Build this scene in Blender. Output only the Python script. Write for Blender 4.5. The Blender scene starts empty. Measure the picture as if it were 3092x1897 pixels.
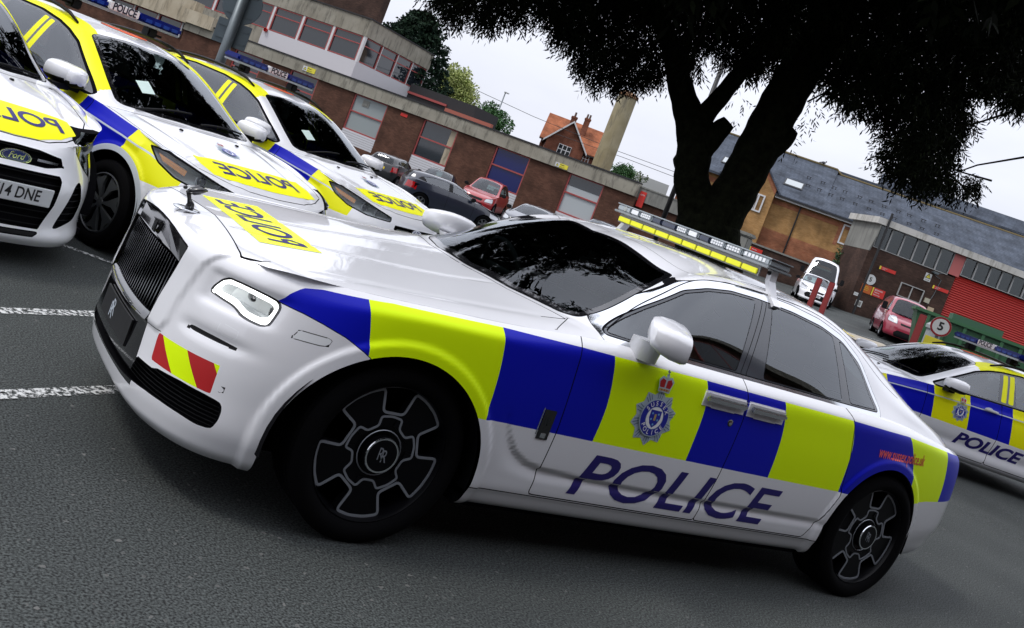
import bpy, bmesh, math, random
import numpy as np
from mathutils import Vector, Matrix
from mathutils.bvhtree import BVHTree

random.seed(7)
RNG = np.random.default_rng(7)
C = bpy.context.scene.collection
SC = bpy.context.scene

# ------------------------------------------------------------------ camera
CAM_POS = (2.08417, 4.15018, 1.59492)
YAW, PITCH, ROLL = -2.13759, 0.030022, 0.364628
FPX, PX0, PY0, IW, IH = 2977.38, 1438.99, 579.665, 3092.0, 1897.0


def cam_axes():
    f = np.array([math.cos(YAW) * math.cos(PITCH), math.sin(YAW) * math.cos(PITCH), -math.sin(PITCH)])
    rt = np.cross(f, [0, 0, 1])
    rt /= np.linalg.norm(rt)
    up = np.cross(rt, f)
    c, s = math.cos(ROLL), math.sin(ROLL)
    return c * rt + s * up, -s * rt + c * up, f


cam_d = bpy.data.cameras.new('camera')
cam = bpy.data.objects.new('camera', cam_d)
C.objects.link(cam)
_r, _u, _f = cam_axes()
cam.matrix_world = Matrix(((_r[0], _u[0], -_f[0], CAM_POS[0]), (_r[1], _u[1], -_f[1], CAM_POS[1]),
                           (_r[2], _u[2], -_f[2], CAM_POS[2]), (0, 0, 0, 1)))
cam_d.sensor_width = 36.0
cam_d.sensor_fit = 'HORIZONTAL'
cam_d.lens = FPX / IW * 36.0
cam_d.shift_x = (IW / 2 - PX0) / IW
cam_d.shift_y = (PY0 - IH / 2) / IW
cam_d.clip_start = 0.1
cam_d.clip_end = 3000
SC.camera = cam

# ------------------------------------------------------------------ world, sun, exposure
SUN_EL, SUN_AZ = math.radians(55), math.radians(-12)
world = bpy.data.worlds.new('World')
SC.world = world
world.use_nodes = True
wt = world.node_tree
wt.nodes.clear()
w_out = wt.nodes.new('ShaderNodeOutputWorld')
w_bg = wt.nodes.new('ShaderNodeBackground')
w_bg.inputs['Strength'].default_value = 0.10
sky = wt.nodes.new('ShaderNodeTexSky')
sky.sky_type = 'NISHITA'
sky.sun_disc = False
sky.sun_elevation = SUN_EL
sky.sun_rotation = math.pi / 2 - SUN_AZ
sky.dust_density = 3.0
w_tc = wt.nodes.new('ShaderNodeTexCoord')
w_map = wt.nodes.new('ShaderNodeMapping')
w_map.inputs['Scale'].default_value = (1.0, 1.0, 3.2)
w_noise = wt.nodes.new('ShaderNodeTexNoise')
w_noise.inputs['Scale'].default_value = 1.6
w_noise.inputs['Detail'].default_value = 7.0
w_noise.inputs['Roughness'].default_value = 0.55
w_ramp = wt.nodes.new('ShaderNodeValToRGB')
w_ramp.color_ramp.elements[0].position = 0.32
w_ramp.color_ramp.elements[0].color = (5.9, 6.1, 6.9, 1)
w_ramp.color_ramp.elements[1].position = 0.72
w_ramp.color_ramp.elements[1].color = (7.4, 7.6, 8.4, 1)
w_sep = wt.nodes.new('ShaderNodeSeparateXYZ')
w_zen = wt.nodes.new('ShaderNodeMapRange')          # overcast: the zenith is brighter than the horizon
w_zen.inputs['From Min'].default_value = 0.12
w_zen.inputs['From Max'].default_value = 1.0
w_zen.inputs['To Min'].default_value = 1.0
w_zen.inputs['To Max'].default_value = 2.0
w_mul = wt.nodes.new('ShaderNodeVectorMath')
w_mul.operation = 'SCALE'
w_mix = wt.nodes.new('ShaderNodeMixRGB')
w_mix.inputs['Fac'].default_value = 0.93            # the cloud layer hides nearly all of the clear sky
L = wt.links.new
L(w_tc.outputs['Generated'], w_map.inputs['Vector'])
L(w_map.outputs['Vector'], w_noise.inputs['Vector'])
L(w_noise.outputs['Fac'], w_ramp.inputs['Fac'])
L(w_tc.outputs['Generated'], w_sep.inputs['Vector'])
L(w_sep.outputs['Z'], w_zen.inputs['Value'])
L(w_ramp.outputs['Color'], w_mul.inputs[0])
L(w_zen.outputs['Result'], w_mul.inputs['Scale'])
L(sky.outputs['Color'], w_mix.inputs['Color1'])
L(w_mul.outputs['Vector'], w_mix.inputs['Color2'])
L(w_mix.outputs['Color'], w_bg.inputs['Color'])
L(w_bg.outputs['Background'], w_out.inputs['Surface'])

sun_d = bpy.data.lights.new('sun', 'SUN')
sun_d.energy = 1.3
sun_d.angle = math.radians(14)
sun_d.color = (1.0, 0.97, 0.93)
sun = bpy.data.objects.new('sun', sun_d)
C.objects.link(sun)
_d = Vector((math.cos(SUN_EL) * math.cos(SUN_AZ), math.cos(SUN_EL) * math.sin(SUN_AZ), math.sin(SUN_EL)))
sun.rotation_euler = _d.to_track_quat('Z', 'Y').to_euler()
sun.location = (0, 0, 30)

SC.view_settings.view_transform = 'Standard'
SC.view_settings.look = 'None'
SC.view_settings.exposure = 0.50
SC.view_settings.gamma = 1.0
SC.view_settings.use_curve_mapping = False
SC.cycles.use_denoising = True
SC.cycles.max_bounces = 7
SC.cycles.transparent_max_bounces = 12
SC.cycles.caustics_reflective = False
SC.cycles.caustics_refractive = False

# ------------------------------------------------------------------ materials
MATS = {}


def mat(name, col, rough=0.5, metal=0.0, coat=0.0, spec=0.5, emit=None, estr=1.0):
    if name in MATS:
        return MATS[name]
    m = bpy.data.materials.new(name)
    m.use_nodes = True
    b = m.node_tree.nodes['Principled BSDF']
    b.inputs['Base Color'].default_value = (*col, 1)
    b.inputs['Roughness'].default_value = rough
    b.inputs['Metallic'].default_value = metal
    b.inputs['Coat Weight'].default_value = coat
    b.inputs['Coat Roughness'].default_value = 0.03
    b.inputs['Specular IOR Level'].default_value = spec
    if emit:
        b.inputs['Emission Color'].default_value = (*emit, 1)
        b.inputs['Emission Strength'].default_value = estr
    MATS[name] = m
    return m


def nodes_of(m):
    nt = m.node_tree
    return nt, nt.nodes['Principled BSDF']


def noise_tint(m, scale, lo, hi, detail=6, coord='Object', stretch=(1, 1, 1), bump=0.0, bscale=None, rough_var=None):
    """Base colour that wanders between lo and hi with a noise texture; optional bump."""
    nt, b = nodes_of(m)
    tc = nt.nodes.new('ShaderNodeTexCoord')
    mp = nt.nodes.new('ShaderNodeMapping')
    mp.inputs['Scale'].default_value = stretch
    nz = nt.nodes.new('ShaderNodeTexNoise')
    nz.inputs['Scale'].default_value = scale
    nz.inputs['Detail'].default_value = detail
    nz.inputs['Roughness'].default_value = 0.6
    rp = nt.nodes.new('ShaderNodeValToRGB')
    rp.color_ramp.elements[0].position = 0.3
    rp.color_ramp.elements[1].position = 0.7
    rp.color_ramp.elements[0].color = (*lo, 1)
    rp.color_ramp.elements[1].color = (*hi, 1)
    nt.links.new(tc.outputs[coord], mp.inputs['Vector'])
    nt.links.new(mp.outputs['Vector'], nz.inputs['Vector'])
    nt.links.new(nz.outputs['Fac'], rp.inputs['Fac'])
    nt.links.new(rp.outputs['Color'], b.inputs['Base Color'])
    if bump:
        n2 = nt.nodes.new('ShaderNodeTexNoise')
        n2.inputs['Scale'].default_value = bscale or scale * 6
        n2.inputs['Detail'].default_value = 4
        nt.links.new(mp.outputs['Vector'], n2.inputs['Vector'])
        bp = nt.nodes.new('ShaderNodeBump')
        bp.inputs['Strength'].default_value = bump
        bp.inputs['Distance'].default_value = 0.02
        nt.links.new(n2.outputs['Fac'], bp.inputs['Height'])
        nt.links.new(bp.outputs['Normal'], b.inputs['Normal'])
    return m


def glass_mat(name, tint, dark=0.5, rough=0.0, ior=1.65):
    """Thin car / window glass: tinted see-through plus a Fresnel reflection."""
    if name in MATS:
        return MATS[name]
    m = bpy.data.materials.new(name)
    m.use_nodes = True
    nt = m.node_tree
    nt.nodes.clear()
    out = nt.nodes.new('ShaderNodeOutputMaterial')
    mix = nt.nodes.new('ShaderNodeMixShader')
    tr = nt.nodes.new('ShaderNodeBsdfTransparent')
    tr.inputs['Color'].default_value = (tint[0] * dark, tint[1] * dark, tint[2] * dark, 1)
    gl = nt.nodes.new('ShaderNodeBsdfGlossy')
    gl.inputs['Color'].default_value = (0.92, 0.96, 1.0, 1)
    gl.inputs['Roughness'].default_value = rough
    fr = nt.nodes.new('ShaderNodeFresnel')
    fr.inputs['IOR'].default_value = ior
    nt.links.new(fr.outputs['Fac'], mix.inputs['Fac'])
    nt.links.new(tr.outputs['BSDF'], mix.inputs[1])
    nt.links.new(gl.outputs['BSDF'], mix.inputs[2])
    nt.links.new(mix.outputs['Shader'], out.inputs['Surface'])
    MATS[name] = m
    return m


WHITE = mat('paint_white', (0.74, 0.745, 0.77), 0.28, coat=1.0)
BLUE = mat('livery_blue', (0.002, 0.006, 0.40), 0.42, coat=0.06, spec=0.2)
YEL = mat('livery_yellow_green', (0.72, 0.98, 0.0), 0.5, spec=0.2)
YEL2 = mat('livery_yellow', (0.80, 0.80, 0.0), 0.5, spec=0.25)
HYEL = mat('livery_bonnet_yellow', (0.85, 0.92, 0.0), 0.45, coat=0.15)
REDL = mat('livery_red', (0.42, 0.006, 0.008), 0.5, coat=0.15)
INK = mat('lettering_navy', (0.012, 0.006, 0.13), 0.45)
INKW = mat('lettering_white', (0.8, 0.8, 0.8), 0.5)
ORNG = mat('livery_orange', (0.85, 0.12, 0.03), 0.5)
PINKL = mat('lettering_coral', (0.9, 0.12, 0.10), 0.5)
GAP = mat('shut_line_black', (0.003, 0.003, 0.004), 0.9, spec=0.05)
BLK = mat('black_plastic', (0.005, 0.005, 0.006), 0.5, spec=0.2)
GLOSS = mat('gloss_black', (0.005, 0.005, 0.006), 0.08, coat=1.0)
TRIMG = mat('dark_gloss_pillar', (0.035, 0.04, 0.05), 0.12, coat=0.6)
CHROME = mat('chrome', (0.75, 0.77, 0.80), 0.12, metal=1.0)
DCHROME = mat('dark_chrome', (0.10, 0.105, 0.115), 0.12, metal=1.0)
SILV = mat('machined_silver', (0.26, 0.28, 0.31), 0.4, metal=0.35)
TYRE = mat('tyre_rubber', (0.0035, 0.0035, 0.004), 0.9, spec=0.06)
RIMB = mat('rim_black', (0.003, 0.003, 0.004), 0.3, spec=0.14)
RIMG = mat('wheel_cover_grey', (0.055, 0.06, 0.062), 0.42)
DARK = mat('interior_dark', (0.006, 0.006, 0.007), 0.9, spec=0.1)
SEAT = mat('seat_black', (0.005, 0.005, 0.006), 0.85, spec=0.1)
GLS = glass_mat('car_glass', (0.78, 0.97, 0.95), 0.55, ior=1.55)
GLSS = glass_mat('side_glass', (0.78, 0.95, 0.98), 0.62, ior=2.05)
GLSD = glass_mat('car_glass_privacy', (0.7, 0.85, 0.85), 0.25)
LENS = glass_mat('lamp_lens', (0.97, 1, 1), 0.97, ior=1.35)
LAMPIN = mat('lamp_reflector', (0.80, 0.82, 0.84), 0.35, metal=0.15)
LEDW = mat('led_white', (0.9, 0.9, 0.9), 0.3, emit=(1.0, 1.0, 0.97), estr=1.6)
AMBER = mat('indicator_amber', (0.80, 0.28, 0.02), 0.25, coat=0.6)
REDLAMP = mat('tail_lamp_red', (0.35, 0.004, 0.006), 0.12, coat=1.0)
LBLUE = mat('lightbar_blue', (0.003, 0.012, 0.16), 0.18, spec=0.35)
LCLEAR = mat('lightbar_clear', (0.32, 0.36, 0.38), 0.1, coat=1.0)
SILVER = mat('silver_print', (0.42, 0.47, 0.52), 0.4)
GOLD = mat('gold_print', (0.45, 0.33, 0.12), 0.4)


# ------------------------------------------------------------------ object helpers
def tag(o, label=None, cat=None, group=None, kind=None):
    if label:
        o['label'] = label
    if cat:
        o['category'] = cat
    if group:
        o['group'] = group
    if kind:
        o['kind'] = kind
    return o


def empty(name, loc=(0, 0, 0), rz=0.0, label=None, cat=None, group=None):
    o = bpy.data.objects.new(name, None)
    C.objects.link(o)
    o.location = loc
    o.rotation_euler = (0, 0, rz)
    return tag(o, label, cat, group)


def mk(name, V, F, mats, midx=None, parent=None, normals=None, smooth=False):
    me = bpy.data.meshes.new(name)
    me.from_pydata([tuple(map(float, v)) for v in V], [], [tuple(map(int, f)) for f in F])
    if not isinstance(mats, (list, tuple)):
        mats = [mats]
    for m in mats:
        me.materials.append(m)
    if midx is not None:
        me.polygons.foreach_set('material_index', np.array(midx, dtype=np.int32))
    if smooth or normals is not None:
        me.polygons.foreach_set('use_smooth', np.ones(len(F), dtype=bool))
    me.update()
    if normals is not None:
        me.normals_split_custom_set_from_vertices([tuple(map(float, n)) for n in normals])
    o = bpy.data.objects.new(name, me)
    C.objects.link(o)
    if parent is not None:
        o.parent = parent
    return o


class MB:
    """A mesh under construction: boxes, tubes, lathes, prisms collected into ONE mesh."""

    def __init__(s):
        s.V, s.F, s.M = [], [], []
        s.m = 0

    def add(s, V, F, m=None):
        n = len(s.V)
        s.V += [tuple(v) for v in V]
        s.F += [tuple(i + n for i in f) for f in F]
        s.M += [s.m if m is None else m] * len(F)
        return s

    def box(s, x0, x1, y0, y1, z0, z1, m=None, xf=None):
        V = [(x, y, z) for z in (z0, z1) for y in (y0, y1) for x in (x0, x1)]
        F = [(0, 2, 3, 1), (4, 5, 7, 6), (0, 1, 5, 4), (2, 6, 7, 3), (0, 4, 6, 2), (1, 3, 7, 5)]
        if xf:
            V = [xf(*v) for v in V]
        return s.add(V, F, m)

    def rbox(s, x0, x1, y0, y1, z0, z1, r=0.01, m=None, xf=None):
        """Box with chamfered edges."""
        bm = bmesh.new()
        bmesh.ops.create_cube(bm, size=1)
        for v in bm.verts:
            v.co = Vector(((x0 + x1) / 2 + v.co.x * (x1 - x0), (y0 + y1) / 2 + v.co.y * (y1 - y0),
                           (z0 + z1) / 2 + v.co.z * (z1 - z0)))
        bmesh.ops.bevel(bm, geom=bm.edges[:], offset=r, segments=2, affect='EDGES')
        bm.verts.index_update()
        V = [tuple(v.co) for v in bm.verts]
        if xf:
            V = [xf(*v) for v in V]
        F = [[v.index for v in f.verts] for f in bm.faces]
        bm.free()
        return s.add(V, F, m)

    def prism(s, pts, fn0, fn1, m=None):
        """Extrude a 2-D outline: fn0 / fn1 map (a, b) to the two end faces."""
        n = len(pts)
        V = [fn0(*p) for p in pts] + [fn1(*p) for p in pts]
        F = [tuple(range(n - 1, -1, -1)), tuple(range(n, 2 * n))]
        F += [(i, (i + 1) % n, n + (i + 1) % n, n + i) for i in range(n)]
        return s.add(V, F, m)

    def tube(s, pts, r, n=8, m=None, caps=True):
        pts = [Vector(p) for p in pts]
        rr = r if isinstance(r, (list, tuple)) else [r] * len(pts)
        up = Vector((0, 0, 1))
        V, F = [], []
        prev = None
        for i, p in enumerate(pts):
            t = (pts[min(i + 1, len(pts) - 1)] - pts[max(i - 1, 0)]).normalized()
            a = t.cross(up if abs(t.z) < 0.95 else Vector((1, 0, 0)))
            if prev is not None:
                a = prev - t * prev.dot(t)
            a.normalize()
            prev = a
            b = t.cross(a)
            for k in range(n):
                an = 2 * math.pi * k / n
                V.append(tuple(p + (a * math.cos(an) + b * math.sin(an)) * rr[i]))
        for i in range(len(pts) - 1):
            for k in range(n):
                F.append((i * n + k, i * n + (k + 1) % n, (i + 1) * n + (k + 1) % n, (i + 1) * n + k))
        if caps:
            F.append(tuple(range(n - 1, -1, -1)))
            F.append(tuple(range((len(pts) - 1) * n, len(pts) * n)))
        return s.add(V, F, m)

    def lathe(s, prof, n=32, axis='y', at=(0, 0, 0), m=None, cap0=False, cap1=False):
        """Revolve (radius, height) pairs about an axis."""
        V, F = [], []
        for r, h in prof:
            for k in range(n):
                a = 2 * math.pi * k / n
                c, d = r * math.cos(a), r * math.sin(a)
                if axis == 'y':
                    V.append((at[0] + c, at[1] + h, at[2] + d))
                elif axis == 'z':
                    V.append((at[0] + c, at[1] + d, at[2] + h))
                else:
                    V.append((at[0] + h, at[1] + c, at[2] + d))
        for i in range(len(prof) - 1):
            for k in range(n):
                F.append((i * n + k, i * n + (k + 1) % n, (i + 1) * n + (k + 1) % n, (i + 1) * n + k))
        if cap0:
            F.append(tuple(range(n - 1, -1, -1)))
        if cap1:
            F.append(tuple(range((len(prof) - 1) * n, len(prof) * n)))
        return s.add(V, F, m)

    def sphere(s, c, r, n=12, m=None, sc=(1, 1, 1)):
        prof = [(r * math.sin(math.pi * i / n), -r * math.cos(math.pi * i / n)) for i in range(n + 1)]
        k = len(s.V)
        s.lathe(prof, 2 * n, 'z', (0, 0, 0), m)
        for i in range(k, len(s.V)):
            v = s.V[i]
            s.V[i] = (c[0] + v[0] * sc[0], c[1] + v[1] * sc[1], c[2] + v[2] * sc[2])
        return s

    def xform(s, fn, start=0):
        s.V = s.V[:start] + [tuple(fn(*v)) for v in s.V[start:]]
        return s

    def build(s, name, mats, parent=None, smooth=False, auto=None):
        o = mk(name, s.V, s.F, mats, s.M, parent, smooth=smooth or auto is not None)
        if auto is not None:
            o.data.set_sharp_from_angle(angle=math.radians(auto))
        return o


def copy_tree(o, parent=None):
    c = o.copy()
    C.objects.link(c)
    if parent is not None:
        c.parent = parent
    for ch in list(o.children):
        copy_tree(ch, c)
    return c


# ------------------------------------------------------------------ spline surfaces
def cspline(t, A, tq):
    """Natural cubic spline through A (n, ...) at t, evaluated at tq."""
    n = len(t)
    A = np.asarray(A, float)
    if n == 2:
        w = ((tq - t[0]) / (t[1] - t[0])).reshape(-1, *([1] * (A.ndim - 1)))
        return A[0] * (1 - w) + A[1] * w
    h = np.diff(t)
    M = np.zeros((n, n))
    R = np.zeros((n,) + A.shape[1:])
    M[0, 0] = M[-1, -1] = 1
    for i in range(1, n - 1):
        M[i, i - 1], M[i, i], M[i, i + 1] = h[i - 1], 2 * (h[i - 1] + h[i]), h[i]
        R[i] = 6 * ((A[i + 1] - A[i]) / h[i] - (A[i] - A[i - 1]) / h[i - 1])
    K = np.linalg.solve(M, R.reshape(n, -1)).reshape(R.shape)
    idx = np.clip(np.searchsorted(t, tq, side='right') - 1, 0, n - 2)
    sh = (-1,) + (1,) * (A.ndim - 1)
    hh = h[idx].reshape(sh)
    a = (t[idx + 1] - tq).reshape(sh) / hh
    b = (tq - t[idx]).reshape(sh) / hh
    return a * A[idx] + b * A[idx + 1] + ((a ** 3 - a) * K[idx] + (b ** 3 - b) * K[idx + 1]) * hh ** 2 / 6


def spl_axis(P, res, creases=()):
    """Resample axis 0 of P (n, m, 3) with natural splines broken at the crease indices."""
    P = np.asarray(P, float)
    d = np.linalg.norm(np.diff(P, axis=0), axis=2).mean(axis=1)
    dm = np.linalg.norm(np.diff(P, axis=0), axis=2).max(axis=1)
    t = np.concatenate([[0], np.cumsum(np.maximum(d, 1e-4))])
    brk = [0] + sorted(creases) + [len(P) - 1]
    out = []
    for a, b in zip(brk[:-1], brk[1:]):
        tq = []
        for i in range(a, b):
            k = max(1, int(math.ceil(dm[i] / res)))
            tq += list(t[i] + (t[i + 1] - t[i]) * np.arange(k) / k)
        if b == len(P) - 1:
            tq.append(t[b])
        out.append(cspline(t[a:b + 1], P[a:b + 1], np.array(tq)))
    return np.concatenate(out)


def spl_patch(P, res_u, res_v, cu=(), cv=()):
    A = spl_axis(P, res_u, cu)
    return spl_axis(A.transpose(1, 0, 2), res_v, cv).transpose(1, 0, 2)


def curve(pts, res=0.01, creases=()):
    P = np.asarray(pts, float)
    if P.shape[1] == 2:
        P = np.c_[P, np.zeros(len(P))]
        return spl_axis(P[:, None, :], res, creases)[:, 0, :2]
    return spl_axis(P[:, None, :], res, creases)[:, 0]


def pl(tab):
    """Piecewise-linear function from a table."""
    t = np.array(sorted(tab))
    return lambda x: np.interp(x, t[:, 0], t[:, 1])


def sm(tab):
    """Smooth (cubic) function from a table, clamped at its ends."""
    t = np.array(sorted(tab), float)
    return lambda x: cspline(t[:, 0], t[:, 1], np.clip(np.atleast_1d(x), t[0, 0], t[-1, 0]))


def sd_poly(poly):
    """Signed distance (negative inside) to a closed 2-D polygon, as a function of (a, b) arrays."""
    P = np.asarray(poly, float)
    Q = np.roll(P, -1, axis=0)

    def f(a, b):
        d2 = np.full(a.shape, 1e9)
        ins = np.zeros(a.shape, bool)
        for (x0, y0), (x1, y1) in zip(P, Q):
            ex, ey = x1 - x0, y1 - y0
            t = np.clip(((a - x0) * ex + (b - y0) * ey) / (ex * ex + ey * ey + 1e-12), 0, 1)
            d2 = np.minimum(d2, (a - x0 - ex * t) ** 2 + (b - y0 - ey * t) ** 2)
            if abs(ey) > 1e-12:
                c = ((y0 > b) != (y1 > b)) & (a < (x1 - x0) * (b - y0) / ey + x0)
                ins ^= c
        return np.where(ins, -1, 1) * np.sqrt(d2)
    return f


def fillet(pts, r, k=5):
    """Round the corners of a closed polygon; r is one radius or one per corner."""
    n = len(pts)
    out = []
    for i in range(n):
        p, a, b = np.array(pts[i], float), np.array(pts[i - 1], float), np.array(pts[(i + 1) % n], float)
        rr = r[i] if isinstance(r, (list, tuple)) else r
        la, lb = np.linalg.norm(a - p), np.linalg.norm(b - p)
        q = min(rr, la * 0.49, lb * 0.49)
        if q < 1e-4:
            out.append(tuple(p))
            continue
        A, B = p + (a - p) / la * q, p + (b - p) / lb * q
        for j in range(k + 1):
            t = j / k
            out.append(tuple((1 - t) ** 2 * A + 2 * t * (1 - t) * p + t * t * B))
    return out


class Surf:
    """A dense surface that can be split exactly along the zero line of a field, then handed out to parts."""

    def __init__(s):
        s.V = np.zeros((0, 3))
        s.N = np.zeros((0, 3))
        s.F, s.P, s.M, s.G = [], [], [], []
        s._c = None

    def grid(s, A, part, m=0, flip=False, disp=None, grp=0):
        nu, nv = A.shape[:2]
        s._c = None
        if disp is not None:
            A = disp(A, grid_normals(A, flip))
        N = grid_normals(A, flip)
        k = len(s.V)
        s.V = np.concatenate([s.V, A.reshape(-1, 3)])
        s.N = np.concatenate([s.N, N.reshape(-1, 3)])
        for i in range(nu - 1):
            for j in range(nv - 1):
                q = (k + i * nv + j, k + (i + 1) * nv + j, k + (i + 1) * nv + j + 1, k + i * nv + j + 1)
                s.F.append(q[::-1] if flip else q)
                s.P.append(part)
                s.M.append(m)
                s.G.append(grp)
        return A

    def flat(s):
        if s._c is None:
            n = np.fromiter((len(f) for f in s.F), np.int64, len(s.F))
            idx = np.fromiter((i for f in s.F for i in f), np.int64, int(n.sum()))
            off = np.concatenate([[0], np.cumsum(n)[:-1]])
            s._c = (n, idx, off, None)
        return s._c

    def cent(s):
        n, idx, off, c = s.flat()
        if c is None:
            c = np.add.reduceat(s.V[idx], off, axis=0) / n[:, None]
            s._c = (n, idx, off, c)
        return c

    def split(s, fn, grp=None, part=None):
        f = fn(s.V[:, 0], s.V[:, 1], s.V[:, 2])
        f = np.where(np.abs(f) < 1e-5, 1e-5, f)
        neg_ = f < 0
        n, idx, off, _ = s.flat()
        cnt = np.add.reduceat(neg_[idx].astype(np.int64), off)
        todo = [fi for fi in np.nonzero((cnt > 0) & (cnt < n))[0]
                if (grp is None or s.G[fi] in grp) and (part is None or s.P[fi] in part)]
        if not todo:
            return
        newV, newN, cache = [], [], {}
        base = len(s.V)
        for fi in todo:
            face = s.F[fi]
            pos, neg = [], []
            m = len(face)
            for k in range(m):
                i, j = face[k], face[(k + 1) % m]
                (neg if neg_[i] else pos).append(i)
                if neg_[i] != neg_[j]:
                    key = (i, j) if i < j else (j, i)
                    v = cache.get(key)
                    if v is None:
                        t = f[key[0]] / (f[key[0]] - f[key[1]])
                        newV.append(s.V[key[0]] * (1 - t) + s.V[key[1]] * t)
                        nn = s.N[key[0]] * (1 - t) + s.N[key[1]] * t
                        newN.append(nn / (np.linalg.norm(nn) + 1e-12))
                        v = cache[key] = base + len(newV) - 1
                    pos.append(v)
                    neg.append(v)
            s.F[fi] = tuple(pos)
            s.F.append(tuple(neg))
            s.P.append(s.P[fi])
            s.M.append(s.M[fi])
            s.G.append(s.G[fi])
        s.V = np.concatenate([s.V, np.array(newV)])
        s.N = np.concatenate([s.N, np.array(newN)])
        s._c = None

    def put(s, test, part=None, m=None, grp=None, only=None, onlym=None):
        """Hand the faces whose centre passes test(x, y, z) to a part and / or material."""
        c = s.cent()
        t = test(c[:, 0], c[:, 1], c[:, 2])
        for i in np.nonzero(t)[0]:
            if grp is not None and s.G[i] not in grp:
                continue
            if only is not None and s.P[i] not in only:
                continue
            if onlym is not None and s.M[i] not in onlym:
                continue
            if part is not None:
                s.P[i] = part
            if m is not None:
                s.M[i] = m

    def region(s, fn, part=None, m=None, grp=None, only=None, onlym=None):
        s.split(fn, grp, only)
        s.put(lambda x, y, z: fn(x, y, z) < 0, part, m, grp, only, onlym)

    def ring(s, fn, w, part=None, m=None, grp=None, only=None, onlym=None, w2=None):
        """A thin line of half-width w along the zero line of fn."""
        w2 = w if w2 is None else w2
        s.split(lambda x, y, z: fn(x, y, z) - w, grp, only)
        s.split(lambda x, y, z: fn(x, y, z) + w2, grp, only)
        s.put(lambda x, y, z: (fn(x, y, z) < w) & (fn(x, y, z) > -w2), part, m, grp, only, onlym)

    def bvh(s):
        return BVHTree.FromPolygons([tuple(v) for v in s.V], s.F)

    def build(s, mats, parent, names, both=(), offset=None):
        """Build every part, mirrored in y. Parts named in `both` become one mesh across the centre line."""
        out = {}
        for p in sorted(set(s.P)):
            if p == '-':
                continue
            idx = [i for i, q in enumerate(s.P) if q == p]
            used = sorted({v for i in idx for v in s.F[i]})
            mp = {v: k for k, v in enumerate(used)}
            V = s.V[used]
            N = s.N[used]
            F = [tuple(mp[v] for v in s.F[i]) for i in idx]
            M = [s.M[i] for i in idx]
            um = sorted(set(M))
            mm = [mats[k] for k in um]
            M = [um.index(k) for k in M]
            Vm, Nm = V * [1, -1, 1], N * [1, -1, 1]
            Fm = [f[::-1] for f in F]
            if p in both:
                n = len(V)
                o = mk(names.get(p, p), np.concatenate([V, Vm]), F + [tuple(v + n for v in f) for f in Fm], mm, M + M,
                       parent, np.concatenate([N, Nm]))
                out[p] = [o]
            else:
                out[p] = [mk(names.get(p, p), V, F, mm, M, parent, N), mk(names.get(p, p), Vm, Fm, mm, M, parent, Nm)]
        return out


def grid_normals(A, flip=False):
    du = np.gradient(A, axis=0)
    dv = np.gradient(A, axis=1)
    N = np.cross(du, dv)
    # mirror plane: no sideways normal on the centre line
    N[np.abs(A[..., 1]) < 1e-6, 1] = 0
    N /= np.linalg.norm(N, axis=2, keepdims=True) + 1e-12
    return -N if flip else N


# ------------------------------------------------------------------ flat marks laid on a curved surface
def text_mesh(body, size=1.0, shear=0.0, bold=0.0, sx=1.0, align='CENTER', spacing=1.0):
    """Outline lettering as (verts 2-D, faces)."""
    cu = bpy.data.curves.new('lettering', 'FONT')
    cu.body = body
    cu.size = size
    cu.shear = shear
    cu.offset = bold
    cu.space_character = spacing
    cu.align_x = align
    cu.align_y = 'CENTER'
    cu.resolution_u = 4
    o = bpy.data.objects.new('lettering_tmp', cu)
    C.objects.link(o)
    dg = bpy.context.evaluated_depsgraph_get()
    dg.update()
    me = bpy.data.meshes.new_from_object(o.evaluated_get(dg))
    V = [(v.co.x * sx, v.co.y) for v in me.vertices]
    F = [tuple(p.vertices) for p in me.polygons]
    bpy.data.objects.remove(o)
    bpy.data.meshes.remove(me)
    bpy.data.curves.remove(cu)
    return V, F


def dice(V, F, step):
    """Cut a flat mesh along a square lattice so that it can follow a curved surface."""
    bm = bmesh.new()
    vs = [bm.verts.new((a, b, 0)) for a, b in V]
    for f in F:
        try:
            bm.faces.new([vs[i] for i in f])
        except ValueError:
            pass
    bmesh.ops.remove_doubles(bm, verts=bm.verts[:], dist=1e-5)
    for ax in (0, 1):
        c = [v.co[ax] for v in bm.verts]
        lo, hi = min(c), max(c)
        k = math.ceil(lo / step) * step
        while k < hi:
            co = Vector((k if ax == 0 else 0, k if ax == 1 else 0, 0))
            no = Vector((1 if ax == 0 else 0, 1 if ax == 1 else 0, 0))
            bmesh.ops.bisect_plane(bm, geom=bm.verts[:] + bm.edges[:] + bm.faces[:], plane_co=co, plane_no=no, dist=1e-6)
            k += step
    bm.verts.index_update()
    V2 = [(v.co.x, v.co.y) for v in bm.verts]
    F2 = [tuple(v.index for v in f.verts) for f in bm.faces]
    bm.free()
    return V2, F2


def lay(bvh, V, F, fn, direction, off=0.0015):
    """Drop flat points on a surface: fn(a, b) gives a start point, direction the way to drop."""
    d = Vector(direction).normalized()
    out = []
    for a, b in V:
        p = Vector(fn(a, b))
        h, n, i, t = bvh.ray_cast(p, d)
        if h is None:
            h, n, i, t = bvh.find_nearest(p + d)
        if n.dot(d) > 0:
            n = -n
        out.append(tuple(h + n * off))
    # face the way the surface faces
    if F:
        f = F[0]
        a, b, c = (Vector(out[f[k]]) for k in range(3))
        if (b - a).cross(c - a).dot(d) > 0:
            F = [g[::-1] for g in F]
    return out, F
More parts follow.
